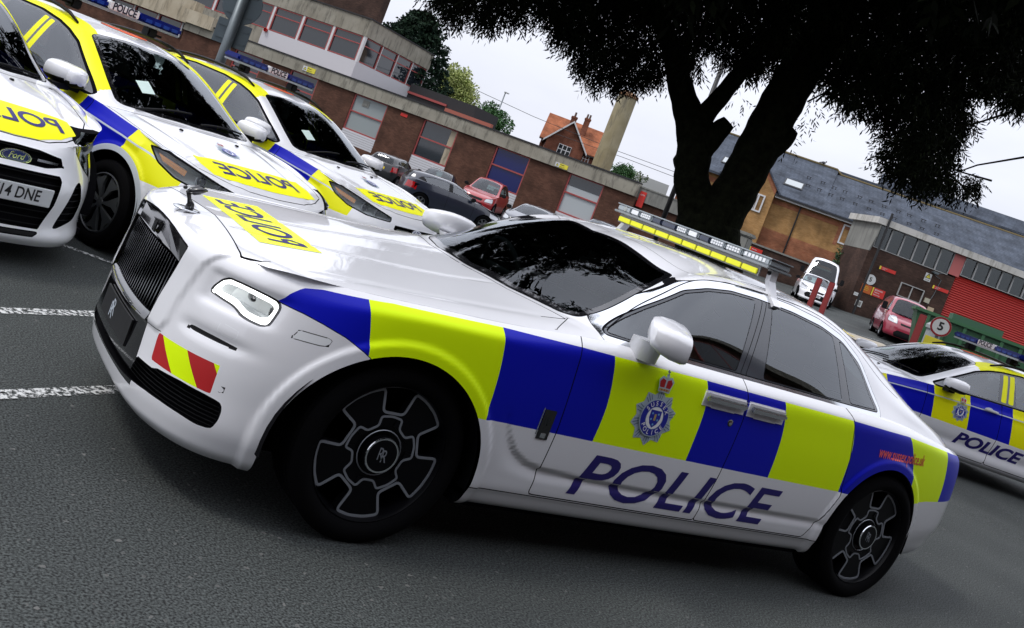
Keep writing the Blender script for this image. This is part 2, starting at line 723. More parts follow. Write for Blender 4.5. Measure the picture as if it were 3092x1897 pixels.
# ------------------------------------------------------------------ shared car helpers
def skirt_grid(stn, rows, res_u, res_v, cv=()):
    """Body side wrapped from nose centre to tail centre. stn: (x, y) of the widest outline; rows: (insets, zs) per station."""
    S = [(stn[2][0], -stn[2][1]), (stn[1][0], -stn[1][1])] + list(stn) + [(stn[-2][0], -stn[-2][1]), (stn[-3][0], -stn[-3][1])]
    S = np.array(S, float)
    T = np.gradient(S, axis=0)
    T /= np.linalg.norm(T, axis=1, keepdims=True)
    Nn = np.c_[-T[:, 1], T[:, 0]]           # sideways
    Nn *= np.sign((Nn * (S - np.array([-1.5, 0]))).sum(axis=1))[:, None]
    ext = lambda a: np.concatenate([[a[2], a[1]], a, [a[-2], a[-3]]])
    P = np.zeros((len(S), len(rows), 3))
    for r, (ins, zs) in enumerate(rows):
        i, z = ext(np.asarray(ins, float)), ext(np.asarray(zs, float))
        P[:, r, :2] = S - Nn * i[:, None]
        P[:, r, 2] = z
    A = spl_patch(P, res_u, res_v, (), cv)
    keep = np.nonzero((A[:, :, 1] >= -1e-6).all(axis=1))[0]
    A = A[keep[0]:keep[-1] + 1]
    A[0, :, 1] = 0
    A[-1, :, 1] = 0
    return A


def snap_to(A, line):
    """Move the points A (n, 3) onto the nearest point of a polyline."""
    out = A.copy()
    a, b = line[:-1], line[1:]
    d = b - a
    for i, p in enumerate(A):
        t = np.clip(((p - a) * d).sum(1) / ((d * d).sum(1) + 1e-12), 0, 1)
        q = a + d * t[:, None]
        k = np.argmin(((q - p) ** 2).sum(1))
        out[i] = q[k]
    return out


def smooth(a):
    a = np.clip(a, 0, 1)
    return a * a * (3 - 2 * a)


def well(mb, cx, cz, R, y0, y1, n=28):
    """Dark wheel-arch liner."""
    a = [math.pi * (-0.03 + 1.06 * k / n) for k in range(n + 1)]
    V, F = [], []
    for y in (y0, y1):
        V += [(cx + R * math.cos(t), y, cz + R * math.sin(t)) for t in a]
    F = [(k, k + 1, n + 2 + k, n + 1 + k) for k in range(n)]
    F.append(tuple(range(n + 1, 2 * n + 2)))
    mb.add(V, F)


def ring_strip(mb, pts, w, y, t, m):
    """Closed flat band of width w following a 2-D outline in the xz plane, standing t proud of y."""
    P = np.array(pts)
    n = len(P)
    T = np.roll(P, -1, 0) - np.roll(P, 1, 0)
    T /= np.linalg.norm(T, axis=1, keepdims=True) + 1e-9
    N = np.c_[-T[:, 1], T[:, 0]]
    a, b = P + N * w / 2, P - N * w / 2
    V = [(p[0], y + t, p[1]) for p in a] + [(p[0], y + t, p[1]) for p in b] + \
        [(p[0], y - t, p[1]) for p in a] + [(p[0], y - t, p[1]) for p in b]
    F = []
    for i in range(n):
        j = (i + 1) % n
        F += [(i, j, n + j, n + i), (2 * n + i, 2 * n + j, j, i), (n + i, n + j, 3 * n + j, 3 * n + i)]
    mb.add(V, F, m)


def tyre_mesh(R, w, rim):
    mb = MB()
    h = w / 2
    prof = [(rim, -h * 0.80), (rim + 0.012, -h * 0.93), (rim + (R - rim) * 0.45, -h * 1.0), (R - 0.022, -h * 0.95), (R - 0.006, -h * 0.86)]
    tread = []
    for k in range(5):
        y0 = -h * 0.80 + k * h * 0.335
        tread += [(R, y0), (R, y0 + h * 0.27), (R - 0.007, y0 + h * 0.28), (R - 0.007, y0 + h * 0.325)]
    prof += tread[:-2] + [(R - 0.006, h * 0.86), (R - 0.022, h * 0.95), (rim + (R - rim) * 0.45, h), (rim + 0.012, h * 0.93), (rim, h * 0.80)]
    mb.lathe(prof, 64, 'y')
    return mb


def add_glyph(mb, V, F, fn, m=0):
    mb.add([fn(a, b) for a, b in V], F, m)


# ------------------------------------------------------------------ the white limousine in front
hero = empty('police_saloon', (0, 0, 0), 0,
             'large white luxury police saloon with tall black grille, nearest car parked across the lot', 'police car')

hst = [(.914, 0), (.908, .25), (.886, .44), (.832, .60), (.745, .735), (.63, .83), (.50, .892), (.33, .945), (.05, .966),
       (-.4, .970), (-.8, .972), (-1.2, .974), (-1.9, .974), (-2.6, .970), (-3.1, .957), (-3.5, .925), (-3.9, .865),
       (-4.2, .78), (-4.4, .62), (-4.475, .38), (-4.49, 0)]
nS = len(hst)
wF = np.array([1, 1, 1, 1, 1, .9, .65, .35, .1] + [0] * 12, float)
wR = np.array([0] * 13 + [0, .05, .2, .5, .8, 1, 1, 1], float)
wM = 1 - wF - wR


def bl(f, s, r):
    return wF * f + wM * s + wR * r


hrows = [
    (bl(.055, .070, .10), bl(.200, .235, .26)),
    (bl(.030, .052, .08), bl(.222, .250, .28)),
    (bl(.012, .030, .05), bl(.262, .300, .33)),
    (bl(.004, .020, .04), bl(.300, .322, .38)),
    (bl(.000, .012, .01), bl(.370, .385, .46)),
    (bl(.004, .004, .00), bl(.440, .480, .54)),
    (bl(.008, .000, .00), bl(.530, .620, .63)),
    (bl(.030, .003, .006), bl(.700, .790, .76)),
    (bl(.055, .012, .02), bl(.820, .930, .85)),
    (bl(.070, .026, .04), [.892, .890, .888, .888, .890, .898, .908, .930, .955, .975, 1.005, 1.012, 1.012, 1.012, 1.002, .985, .945, .915, .890, .880, .880]),
    (bl(.100, .066, .075), [.935, .933, .930, .930, .936, .950, .962, .974, .990, 1.014, 1.047, 1.056, 1.058, 1.058, 1.048, 1.02, .975, .945, .925, .915, .912]),
]
for r_, add in ((7, -.006), (8, -.020), (9, -.026), (10, -.032)):
    ins = hrows[r_][0]
    ins[:3] += add
    ins[3] += add * .7
    ins[4] += add * .2
A_sk = skirt_grid(hst, hrows, 0.017, 0.012)


HFW, HRW = (.035, .335, .462), (-3.232, .345, .455)


def hero_disp(A, N):
    x, y, z = A[..., 0], A[..., 1], A[..., 2]
    d = np.zeros(x.shape)
    for cx, cz, R in (HFW, HRW):
        r = np.hypot(x - cx, z - cz) - R
        d += 0.011 * smooth((0.062 - r) / 0.022) * (y > .7)
    # sculpted lower door: a sharp tuck that fades out downwards and turns up behind the front wheel
    zc = np.interp(x, [-2.9, -2.72, -1.7, -1.29, -.95, -.75, -.66, -.585, -.54, -.50, -.47], [.44, .44, .44, .441, .447, .457, .475, .513, .56, .62, .70])
    low = np.interp(x, [-.75, -.5], [.385, .41])
    e = zc - z
    t = smooth(e / 0.018) * (1 - smooth((zc - low - (z - low)) / np.maximum(zc - low, .02)))
    amp = np.interp(x, [-2.85, -2.65, -.75, -.56, -.46], [0, 1, 1, .75, 0])
    d -= 0.019 * np.clip(t, 0, 1) * amp * (e > 0) * (y > .8)
    # shallow dish round the headlamp, rising brow above it
    q = (x > .45)
    yc = np.interp(z, [.55, .60, .694, .779, .853, .892, .93], [.47, .498, .504, .521, .540, .564, .60])
    d += 0.011 * q * smooth((yc - y) / .022 + .5) * smooth((z - .54) / .02) * smooth((.94 - z) / .03)
    d -= 0.012 * q * np.exp(-(np.maximum(0, np.abs(y - .70) - .09) / .03) ** 2 - (np.maximum(0, np.abs(z - .80) - .045) / .018) ** 2)
    d -= 0.012 * q * np.exp(-((y - .69) / .12) ** 4 - ((z - .632) / .022) ** 2)
    return A + N * d[..., None]


hs = Surf()
A_sk = hs.grid(A_sk, 'body', 0, disp=hero_disp, grp=0)
if hs.N[len(A_sk) // 2 * A_sk.shape[1] + 5][1] < 0:
    hs.N *= -1
    hs.F = [f[::-1] for f in hs.F]
r8 = A_sk[:, -1]

hT = [  # C (centre), M, W (screen edge), D (drip rail), G, E (belt / wing edge)
    [(.846, 0, .936), (.840, .22, .934), (.818, .42, .931), (.775, .56, .931), (.71, .63, .933), (.66, .71, .938)],
    [(.785, 0, .953), (.78, .23, .951), (.76, .43, .949), (.715, .58, .949), (.655, .68, .950), (.59, .775, .953)],
    [(.60, 0, .970), (.60, .24, .968), (.58, .46, .967), (.55, .63, .967), (.52, .75, .966), (.47, .835, .964)],
    [(.25, 0, .992), (.25, .26, .991), (.24, .50, .990), (.23, .68, .989), (.22, .80, .985), (.21, .872, .978)],
    [(-.2, 0, 1.030), (-.2, .28, 1.028), (-.2, .52, 1.026), (-.2, .71, 1.020), (-.2, .82, 1.012), (-.2, .896, 1.000)],
    [(-.45, 0, 1.058), (-.46, .30, 1.057), (-.49, .55, 1.053), (-.52, .73, 1.046), (-.54, .835, 1.036), (-.55, .903, 1.022)],
    [(-.615, 0, 1.080), (-.65, .36, 1.080), (-.735, .69, 1.074), (-.775, .79, 1.068), (-.80, .86, 1.060), (-.82, .905, 1.047)],
    [(-.66, 0, 1.085), (-.695, .37, 1.085), (-.81, .725, 1.083), (-.845, .80, 1.080), (-.86, .865, 1.068), (-.88, .906, 1.051)],
    [(-.93, 0, 1.262), (-.95, .38, 1.253), (-1.03, .715, 1.188), (-1.055, .782, 1.170), (-1.07, .852, 1.115), (-1.08, .907, 1.056)],
    [(-1.13, 0, 1.372), (-1.15, .36, 1.360), (-1.225, .685, 1.312), (-1.26, .746, 1.302), (-1.285, .845, 1.178), (-1.30, .908, 1.056)],
    [(-1.32, 0, 1.458), (-1.345, .33, 1.446), (-1.42, .605, 1.405), (-1.465, .700, 1.408), (-1.49, .825, 1.238), (-1.50, .908, 1.057)],
    [(-1.56, 0, 1.503), (-1.57, .33, 1.494), (-1.62, .575, 1.462), (-1.68, .684, 1.452), (-1.71, .812, 1.262), (-1.72, .908, 1.058)],
    [(-2.1, 0, 1.530), (-2.1, .33, 1.524), (-2.1, .56, 1.500), (-2.1, .668, 1.470), (-2.1, .802, 1.268), (-2.1, .908, 1.058)],
    [(-2.62, 0, 1.515), (-2.62, .33, 1.509), (-2.60, .55, 1.486), (-2.58, .668, 1.446), (-2.56, .800, 1.257), (-2.55, .905, 1.058)],
    [(-2.97, 0, 1.458), (-2.96, .33, 1.452), (-2.93, .55, 1.425), (-2.87, .692, 1.362), (-2.82, .806, 1.212), (-2.80, .899, 1.056)],
    [(-3.38, 0, 1.285), (-3.37, .33, 1.280), (-3.34, .585, 1.270), (-3.16, .735, 1.222), (-3.07, .815, 1.14), (-3.02, .889, 1.051)],
    [(-3.74, 0, 1.105), (-3.74, .34, 1.105), (-3.70, .625, 1.115), (-3.50, .770, 1.110), (-3.38, .825, 1.075), (-3.32, .862, 1.036)],
    [(-4.08, 0, 1.035), (-4.07, .34, 1.033), (-4.04, .62, 1.020), (-3.96, .715, 1.004), (-3.86, .770, .992), (-3.76, .805, .985)],
    [(-4.36, 0, .955), (-4.35, .30, .953), (-4.32, .48, .948), (-4.26, .58, .943), (-4.19, .645, .942), (-4.11, .695, .945)],
    [(-4.413, 0, .914), (-4.405, .24, .915), (-4.385, .40, .918), (-4.35, .50, .921), (-4.31, .57, .926), (-4.26, .625, .930)],
]
A_tp = spl_patch(np.array(hT), 0.017, 0.017, (6, 7), ())
A_tp[:, -1] = snap_to(A_tp[:, -1], r8)
A_tp[0] = snap_to(A_tp[0], r8)
A_tp[-1] = snap_to(A_tp[-1], r8)
A_tp[0, 0, 1] = A_tp[-1, 0, 1] = 0


def hero_top_disp(A, N):
    x, y = A[..., 0], np.abs(A[..., 1])
    yr = .165 + .14 * np.clip((.60 - x) / 1.0, 0, 1)
    d = .0045 * np.exp(-((y - yr) / .014) ** 2) * smooth((x + .66) / .1) * smooth((.66 - x) / .08)
    d += .0022 * np.exp(-((y - .735) / .03) ** 2) * smooth((x + .70) / .15) * smooth((.60 - x) / .15)
    return A + N * d[..., None]


n0 = len(hs.V)
f0 = len(hs.F)
hs.grid(A_tp, 'body', 0, disp=hero_top_disp, grp=1)
if hs.N[n0][2] < 0:
    hs.N[n0:] *= -1
    hs.F[f0:] = [f[::-1] for f in hs.F[f0:]]
hero_bvh = hs.bvh()
_n = len(hs.V)
hero_full = BVHTree.FromPolygons([tuple(v) for v in hs.V] + [(v[0], -v[1], v[2]) for v in hs.V], hs.F + [tuple(i + _n for i in f[::-1]) for f in hs.F])


def front_x(y, z):
    h, n, i, t = hero_bvh.ray_cast(Vector((3, abs(y), z)), Vector((-1, 0, 0)))
    return h.x if h is not None else .6

HM = [WHITE, BLUE, YEL, GAP, CHROME, TRIMG, GLS, GLOSS, REDL, BLK, LENS, LEDW, REDLAMP, LAMPIN, GLSS]
W_, B_, Y_, G_, CH_, TR_, GL_, GB_, RD_, BK_, LN_, LE_, TL_, LR_ = range(14)

# wheel arches
for cx, cz, R in (HFW, HRW):
    f = lambda x, y, z, cx=cx, cz=cz, R=R: np.hypot(x - cx, np.maximum(z - cz, (z - cz) * 0.72)) - R + 9 * (y < .55)
    hs.region(f, '-', grp=(0,))
# livery blocks
top_l = pl([(.60, .828), (.588, .84), (.558, .888), (.521, .92), (.455, .938), (.278, .959), (.19, .969), (-.33, .995), (-.75, 1.006),
            (-1.5, 1.010), (-2.7, 1.009), (-3.29, .999), (-3.75, .966), (-3.9, .952), (-4.3, .918), (-4.5, .905)])
bot_l = pl([(.62, .842), (.588, .84), (.50, .833), (.43, .821), (.339, .80), (.258, .768), (.203, .74), (.1, .62), (-3.5, .617), (-3.77, .642), (-4.5, .66)])
bl_top = lambda x, y, z: np.maximum(z - top_l(x), x - .595) + 9 * (y < .45)
bl_bot = lambda x, y, z: bot_l(x) - z
blk = lambda x, y, z: np.maximum(bl_top(x, y, z), bl_bot(x, y, z))
hs.split(bl_top, (0,))
hs.split(bl_bot, (0,))
hs.put(lambda x, y, z: (blk(x, y, z) < 0) & (x > -4.34), m=B_, grp=(0,), only=('body',))
divs = [sm([(.62, .242), (.765, .242), (.962, .29), (1.02, .30)]), sm([(.60, -.370), (.787, -.361), (.996, -.326), (1.02, -.32)]),
        sm([(.60, -.967), (.70, -.974), (.83, -.972), (1.02, -.930)]), sm([(.60, -1.570), (.767, -1.575), (.939, -1.565), (1.02, -1.533)]),
        sm([(.60, -2.185), (.77, -2.183), (.904, -2.167), (1.02, -2.127)]), sm([(.60, -2.790), (.77, -2.787), (.879, -2.776), (1.02, -2.718)]),
        sm([(.60, -3.478), (.758, -3.471), (.806, -3.458), (1.0, -3.326)]), sm([(.60, -3.943), (.75, -3.935), (.951, -3.884), (1.0, -3.87)])]
for d in divs:
    hs.split(lambda x, y, z, d=d: x - d(z) + 9 * (y < .45), (0,))
for a, b in ((0, 1), (2, 3), (4, 5), (6, 7)):
    hs.put(lambda x, y, z, a=divs[a], b=divs[b]: (x < a(z)) & (x > b(z)), m=Y_, grp=(0,), only=('body',), onlym=(B_,))
# doors
front_door = fillet([(-.742, .33), (-.746, .46), (-.755, .63), (-.742, 1.009), (-.752, 1.10), (-1.80, 1.10), (-1.849, .973), (-1.858, .88), (-1.829, .567), (-1.795, .366), (-1.79, .33)], .02)
rear_door = fillet([(-1.79, .33), (-1.795, .366), (-1.829, .567), (-1.858, .88), (-1.849, .973), (-1.80, 1.10), (-2.62, 1.10), (-2.73, 1.018), (-2.789, .805), (-2.812, .606), (-2.733, .446), (-2.653, .33)], .02)
for poly in (front_door, rear_door):
    g = sd_poly(poly)
    f = lambda x, y, z, g=g: np.where(y > .5, g(x, z), 9.0)
    hs.ring(f, .0028, m=G_, grp=(0,), only=('body',))
    hs.put(lambda x, y, z, f=f: f(x, y, z) < 0, part='door' if poly is front_door else 'rear_door', grp=(0,), only=('body',))
# sill line, wing / bumper shut lines
hs.split(lambda x, y, z: z - .3235 + 9 * (y < .6), (0,))
hs.split(lambda x, y, z: z - .3185 + 9 * (y < .6), (0,))
hs.put(lambda x, y, z: (z < .3235) & (z > .3185) & (y > .6) & (x < -.3) & (x > -2.8), m=G_, grp=(0,), only=('body',))
seam = pl([(.70, .848), (.588, .842), (.50, .835), (.43, .823), (.339, .802), (.258, .770), (.203, .742), (.15, .72)])
f = lambda x, y, z: z - seam(x) + 9 * (y < .5) + 9 * (x < .14) + 9 * (x > .6)
hs.ring(f, .0018, m=G_, grp=(0,), only=('body',))
# front: black centre, grille opening, chevrons, slits, lamps   (outlines in y, z)
fr = lambda poly: (lambda g: (lambda x, y, z: np.where(x > .40, g(y, z), 9.0)))(sd_poly(poly))
centre = fr([(-.5, .300), (.42, .300), (.43, .33), (.402, .40), (.392, .44), (.374, .535), (.37, .552), (-.5, .552)])
hs.region(centre, m=GB_, grp=(0,), only=('body',))
intake = fr(fillet([(-.5, .305), (.30, .318), (.527, .334), (.62, .335), (.708, .331), (.766, .323), (.80, .328), (.808, .364), (.807, .40), (.800, .425), (.754, .431), (.665, .433), (.548, .424), (.53, .413), (.405, .411), (.395, .352), (-.5, .352)], .010))
hs.region(intake, '-', grp=(0,))
hs.ring(intake, .0045, m=G_, grp=(0,), only=('body',))
gr_top = [(.418 * t, .910 - .030 * t * t) for t in np.linspace(1, -1, 9)]
grille = fr(fillet([(-.372, .552), (.372, .552), (.378, .66), (.40, .78)] + gr_top + [(-.40, .78), (-.378, .66)], .008))
hs.region(grille, '-', grp=(0,))
hs.ring(grille, .006, m=G_, grp=(0,), only=('body',))
sf = lambda x, y, z: np.where((x > .4) & (y > .37) & (y < .50), z - .545 - .06 * (y - .37), 9.0)
hs.ring(sf, .0016, m=G_, grp=(0,), only=('body',), onlym=(W_,))
chev = [(.478, .545), (.497, .442), (.770, .443), (.764, .552)]
ch = fr(chev)
hs.region(ch, m=RD_, grp=(0,), only=('body',))
for q in ([(.4965, .556), (.670, .40), (.764, .40), (.633, .563)], [(.740, .560), (.775, .506), (.80, .50), (.80, .56)]):
    hs.region(fr(q), m=Y_, grp=(0,), onlym=(RD_,))
hs.region(fr(fillet([(.591, .624), (.602, .638), (.696, .639), (.773, .633), (.771, .621), (.704, .622), (.618, .621)], .006)), m=BK_, grp=(0,), only=('body',))
hs.ring(fr(fillet([(.704, .662), (.703, .692), (.712, .697), (.760, .691), (.765, .665), (.757, .657), (.712, .657)], .008)), .0011, m=LR_, grp=(0,), only=('body',))
f = lambda x, y, z: np.where(x > .4, np.hypot((y - .789) * 1.4, z - .472) - .011, 9.0)
hs.ring(f, .0011, m=G_, grp=(0,), only=('body',))
lamp_out = fillet([(.600, .778), (.603, .802), (.621, .836), (.644, .852), (.684, .853), (.723, .851), (.759, .847), (.785, .841), (.796, .825), (.799, .812), (.801, .775),
                   (.801, .748), (.791, .738), (.758, .740), (.730, .745), (.706, .759), (.688, .766), (.647, .771)], .006)
lamp_in = sd_poly(fillet([(.627, .799), (.635, .824), (.650, .833), (.689, .835), (.740, .829), (.776, .824), (.786, .813), (.787, .800), (.786, .772), (.771, .763), (.737, .766),
                          (.718, .777), (.699, .790), (.675, .794), (.644, .794)], .006))
lg = fr(lamp_out)
hs.region(lg, 'headlight', m=LN_, grp=(0,), only=('body',))
hs.ring(lg, .004, m=GB_, grp=(0,), only=('body', 'headlight'))
li = lambda x, y, z: np.where(x > .40, lamp_in(y, z), 9.0)
hs.split(li, (0,), ('headlight',))
hs.put(lambda x, y, z: (lg(x, y, z) < -.004) & (li(x, y, z) > 0), m=LE_, grp=(0,), only=('headlight',))
mk_side = fillet([(.520, .738), (.500, .775), (.397, .781), (.381, .775), (.394, .751), (.418, .745)], .008)
sg_ = sd_poly(mk_side)
f = lambda x, y, z: np.where(y > .6, sg_(x, z), 9.0)
hs.region(f, m=LR_, grp=(0,), only=('body',))
hs.ring(f, .0016, m=G_, grp=(0,), only=('body',))
# tail lamp and rear shut lines
tl = lambda x, y, z: np.where(x < -4.0, np.maximum.reduce([np.abs(y - .60) - .10, np.abs(z - .80) - .085]), 9.0)
hs.region(tl, m=TL_, grp=(0,), only=('body',))
# greenhouse
dlo = sd_poly(fillet([(-.895, 1.078), (-1.17, 1.240), (-1.40, 1.362), (-1.565, 1.408), (-1.74, 1.434), (-1.95, 1.441), (-2.25, 1.436), (-2.50, 1.416),
                      (-2.70, 1.374), (-2.86, 1.29), (-3.02, 1.079)], .03))
f = lambda x, y, z: np.where((y > .62) & (z > 1.0), dlo(x, z), 9.0)
hs.split(lambda x, y, z: f(x, y, z) - .034, (1,))
hs.split(lambda x, y, z: f(x, y, z) - .005, (1,))
hs.split(lambda x, y, z: f(x, y, z) - .037, (1,))
hs.split(f, (1,))
hs.put(lambda x, y, z: (f(x, y, z) < .037) & (z > 1.054), m=G_, grp=(1,))
hs.put(lambda x, y, z: (f(x, y, z) < .034) & (z > 1.054), m=CH_, grp=(1,))
hs.put(lambda x, y, z: (f(x, y, z) < .005), m=G_, grp=(1,))
hs.put(lambda x, y, z: (f(x, y, z) < 0), m=TR_, grp=(1,))
for q in ([(-.925, 1.086), (-1.18, 1.232), (-1.41, 1.352), (-1.57, 1.397), (-1.74, 1.422), (-1.925, 1.429), (-1.762, 1.086)],
          [(-1.975, 1.086), (-2.07, 1.429), (-2.25, 1.425), (-2.50, 1.404), (-2.60, 1.384), (-2.64, 1.086)],
          [(-2.725, 1.086), (-2.665, 1.374), (-2.73, 1.352), (-2.86, 1.262), (-2.985, 1.088)]):
    g = sd_poly(fillet(q, .014))
    fw = lambda x, y, z, g=g: np.where((y > .62) & (z > 1.0), g(x, z), 9.0)
    hs.region(fw, 'side_window', m=14, grp=(1,))
    hs.ring(fw, .004, m=G_, grp=(1,), only=('body',))
for xs in ((-1.80, -1.985), (-1.84, -2.02)):
    fl = lambda x, y, z, xs=xs: np.where((y > .62) & (z > 1.06), x - np.interp(z, [1.086, 1.43], xs), 9.0)
    hs.ring(fl, .0025, m=G_, grp=(1,), onlym=(TR_,))
ws_h = [(-.655, 0), (-.69, .37), (-.79, .66), (-.84, .728), (-.97, .720), (-1.1, .700), (-1.25, .668), (-1.38, .620), (-1.435, .585), (-1.40, .50), (-1.365, .33), (-1.335, 0)]
wsp = fillet(ws_h + [(x, -y) for x, y in ws_h[-2:0:-1]], .03)
wg = sd_poly(wsp)
f = lambda x, y, z: np.where(x > -1.8, wg(x, y), 9.0)
hs.region(f, 'windscreen', m=GL_, grp=(1,))
hs.ring(f, .007, m=G_, grp=(1,), only=('body',))
f2 = lambda x, y, z: f(x, y, z) + .028
hs.split(f2, (1,), ('windscreen',))
hs.put(lambda x, y, z: f2(x, y, z) > 0, m=GB_, grp=(1,), only=('windscreen',))
rw_h = [(-2.97, 0), (-2.97, .33), (-2.98, .50), (-3.06, .535), (-3.4, .565), (-3.62, .575), (-3.69, .50), (-3.71, .33), (-3.71, 0)]
rg = sd_poly(fillet(rw_h + [(x, -y) for x, y in rw_h[-2:0:-1]], .03))
f3 = lambda x, y, z: np.where(x < -2.5, rg(x, y), 9.0)
hs.region(f3, 'rear_window', m=GL_, grp=(1,))
hs.ring(f3, .006, m=G_, grp=(1,), only=('body',))
# bonnet and boot shut lines, header seam, drip rail
bon = [(.658, 0), (.668, .13), (.680, .25), (.696, .38), (.717, .55), (.720, .62), (.66, .675), (.5, .70), (.2, .712), (-.1, .712), (-.35, .735), (-.6, .75), (-.765, .745), (-.75, .70), (-.655, .40), (-.615, 0)]
bg = sd_poly(bon + [(x, -y) for x, y in bon[-2:0:-1]])
f4 = lambda x, y, z: np.where(x > -.85, bg(x, y), 9.0)
hs.ring(lambda x, y, z: np.where((x < .62) & (x > -.62), 9.0, f4(x, y, z)), .0032, m=G_, grp=(1,), only=('body',))
cj = lambda x, y, z: np.where((x > -.80) & (x < -.63) & (y > .73) & (y < .875), (y - .73) * .74 - (x + .79) * .667, 9.0)
hs.ring(cj, .0022, m=G_, grp=(1,), only=('body',))
hs.put(lambda x, y, z: f4(x, y, z) < 0, part='bonnet', grp=(1,), only=('body',))
boot = [(-3.75, 0), (-3.75, .60), (-4.0, .63), (-4.36, .46), (-4.37, 0)]
bt = sd_poly(boot + [(x, -y) for x, y in boot[-2:0:-1]])
f5 = lambda x, y, z: np.where(x < -3.5, bt(x, y), 9.0)
hs.ring(f5, .003, m=G_, grp=(1,), only=('body',))
hd = lambda x, y, z: np.where((x < -1.2) & (x > -1.8) & (y < .655), x + 1.455 + .28 * y * y, 9.0)
hs.ring(hd, .0018, m=G_, grp=(1,), only=('body',))
drip = sm([(-.95, .825), (-1.06, .775), (-1.26, .738), (-1.465, .690), (-1.68, .672), (-2.1, .655), (-2.58, .655), (-2.87, .68), (-3.16, .723), (-3.5, .757)])
fd = lambda x, y, z: np.where((x < -.93) & (x > -3.35) & (z > 1.06), y - drip(x), 9.0)
hs.ring(fd, .0028, m=G_, grp=(1,), only=('body',))
hp = hs.build(HM, hero, {'rear_door': 'door'}, both=('body', 'windscreen', 'rear_window', 'bonnet'))
hp['door'][0]['label'] = 'front door with the round crest on its lime panel'

# ---- lamps behind the lenses
for s in (1, -1):
    lampo = hp['headlight'][0 if s > 0 else 1]
    mb = MB()
    pts = [(p[0], p[1]) for p in lamp_out]
    cy = sum(p[0] for p in pts) / len(pts)
    cz = sum(p[1] for p in pts) / len(pts)
    xo = lambda y: front_x(y, .80)
    n = len(pts)
    V = [(xo(a) - .012, s * a, b) for a, b in pts] + [(xo(a) - .075, s * (cy + (a - cy) * .9), cz + (b - cz) * .9) for a, b in pts]
    F = [(i, (i + 1) % n, n + (i + 1) % n, n + i) for i in range(n)] + [tuple(range(n, 2 * n))]
    mb.add(V, F if s > 0 else [f[::-1] for f in F])
    mb.build('reflector', LAMPIN, lampo)
    pb = MB()
    pb.sphere((xo(.705) - .034, s * .705, .815), .020, 9, 0, (.6, 1.9, .7))
    pb.rbox(xo(.768) - .045, xo(.768) - .020, s * .768 - .010, s * .768 + .010, .775, .812, .005, 0)
    pb.build('projector', [GLOSS, LAMPIN], lampo, smooth=True)

# ---- grille: dark vanes leaning back, gloss top panel, ledge below
mb = MB()
mb.m = 0
gx = lambda z: front_x(0, z) - .004
V = [(gx(z) - .075, y, z) for y, z in ((-.40, .54), (.40, .54), (.41, .905), (-.41, .905))]
mb.add(V, [(0, 1, 2, 3)])
for s in (1, -1):
    mb.add([(front_x(.40, z) - d, s * (.375 if z < .7 else .40), z) for z in (.545, .66, .78, .878) for d in (.004, .10)], [(0, 1, 3, 2), (2, 3, 5, 4), (4, 5, 7, 6)])
mb.add([(front_x(y, .888) - d, y, .905 if y == 0 else .882) for y in (-.41, 0, .41) for d in (.004, .10)], [(0, 1, 3, 2), (2, 3, 5, 4)])
grl = mb.build('grille', [BLK], hero)
nv = 24
for k in range(nv):
    y = -.352 + .704 * k / (nv - 1)
    vb = MB()
    V = []
    zs = [.582, .70, .81]
    for z in zs:
        b = front_x(y, z) - .012
        V += [(b - .022, y - .0055, z), (b, y - .0055, z), (b, y + .0055, z), (b - .022, y + .0055, z)]
    F = []
    for i in range(len(zs) - 1):
        for j in range(4):
            F.append((i * 4 + j, i * 4 + (j + 1) % 4, i * 4 + 4 + (j + 1) % 4, i * 4 + 4 + j))
    F += [(3, 2, 1, 0), (8, 9, 10, 11)]
    vb.add(V, F).build('vane', [DCHROME], grl)
mb = MB()
top = [(.416 * t, .908 - .030 * t * t) for t in np.linspace(1, -1, 9)]
bot = [(-.405, .815), (-.30, .826), (0, .824), (.30, .826), (.405, .815)]
gf = lambda d: (lambda a, b: (front_x(a, b) - .002 - d, a, b))
mb.prism(top + bot, gf(.02), gf(0))
mb.build('top_panel', [GLOSS], grl)
tx, tf = text_mesh('RR', .042, sx=.8, bold=.0006, spacing=.72)
em = MB()
ex = front_x(0, .853)
em.rbox(ex - .004, ex + .002, -.026, .026, .828, .878, .003, 0)
em.add([(ex + .003, a * .9, .853 + b * .9) for a, b in tx], tf, 1)
em.build('emblem', [BLK, DCHROME], grl)
mb = MB()
ledge = [(t * .362, .580 - .012 * (1 - t * t)) for t in np.linspace(-1, 1, 13)]
for (a, b), (c, d) in zip(ledge[:-1], ledge[1:]):
    x0, x1 = front_x(a, .56) + .004, front_x(c, .56) + .004
    mb.add([(x0, a, b - .03), (x1, c, d - .03), (x1 - .012, c, d), (x0 - .012, a, b), (x1 - .06, c, d + .004), (x0 - .06, a, b + .004)],
           [(0, 1, 2, 3), (3, 2, 4, 5)])
mb.build('lower_trim', [GLOSS], grl, smooth=True)
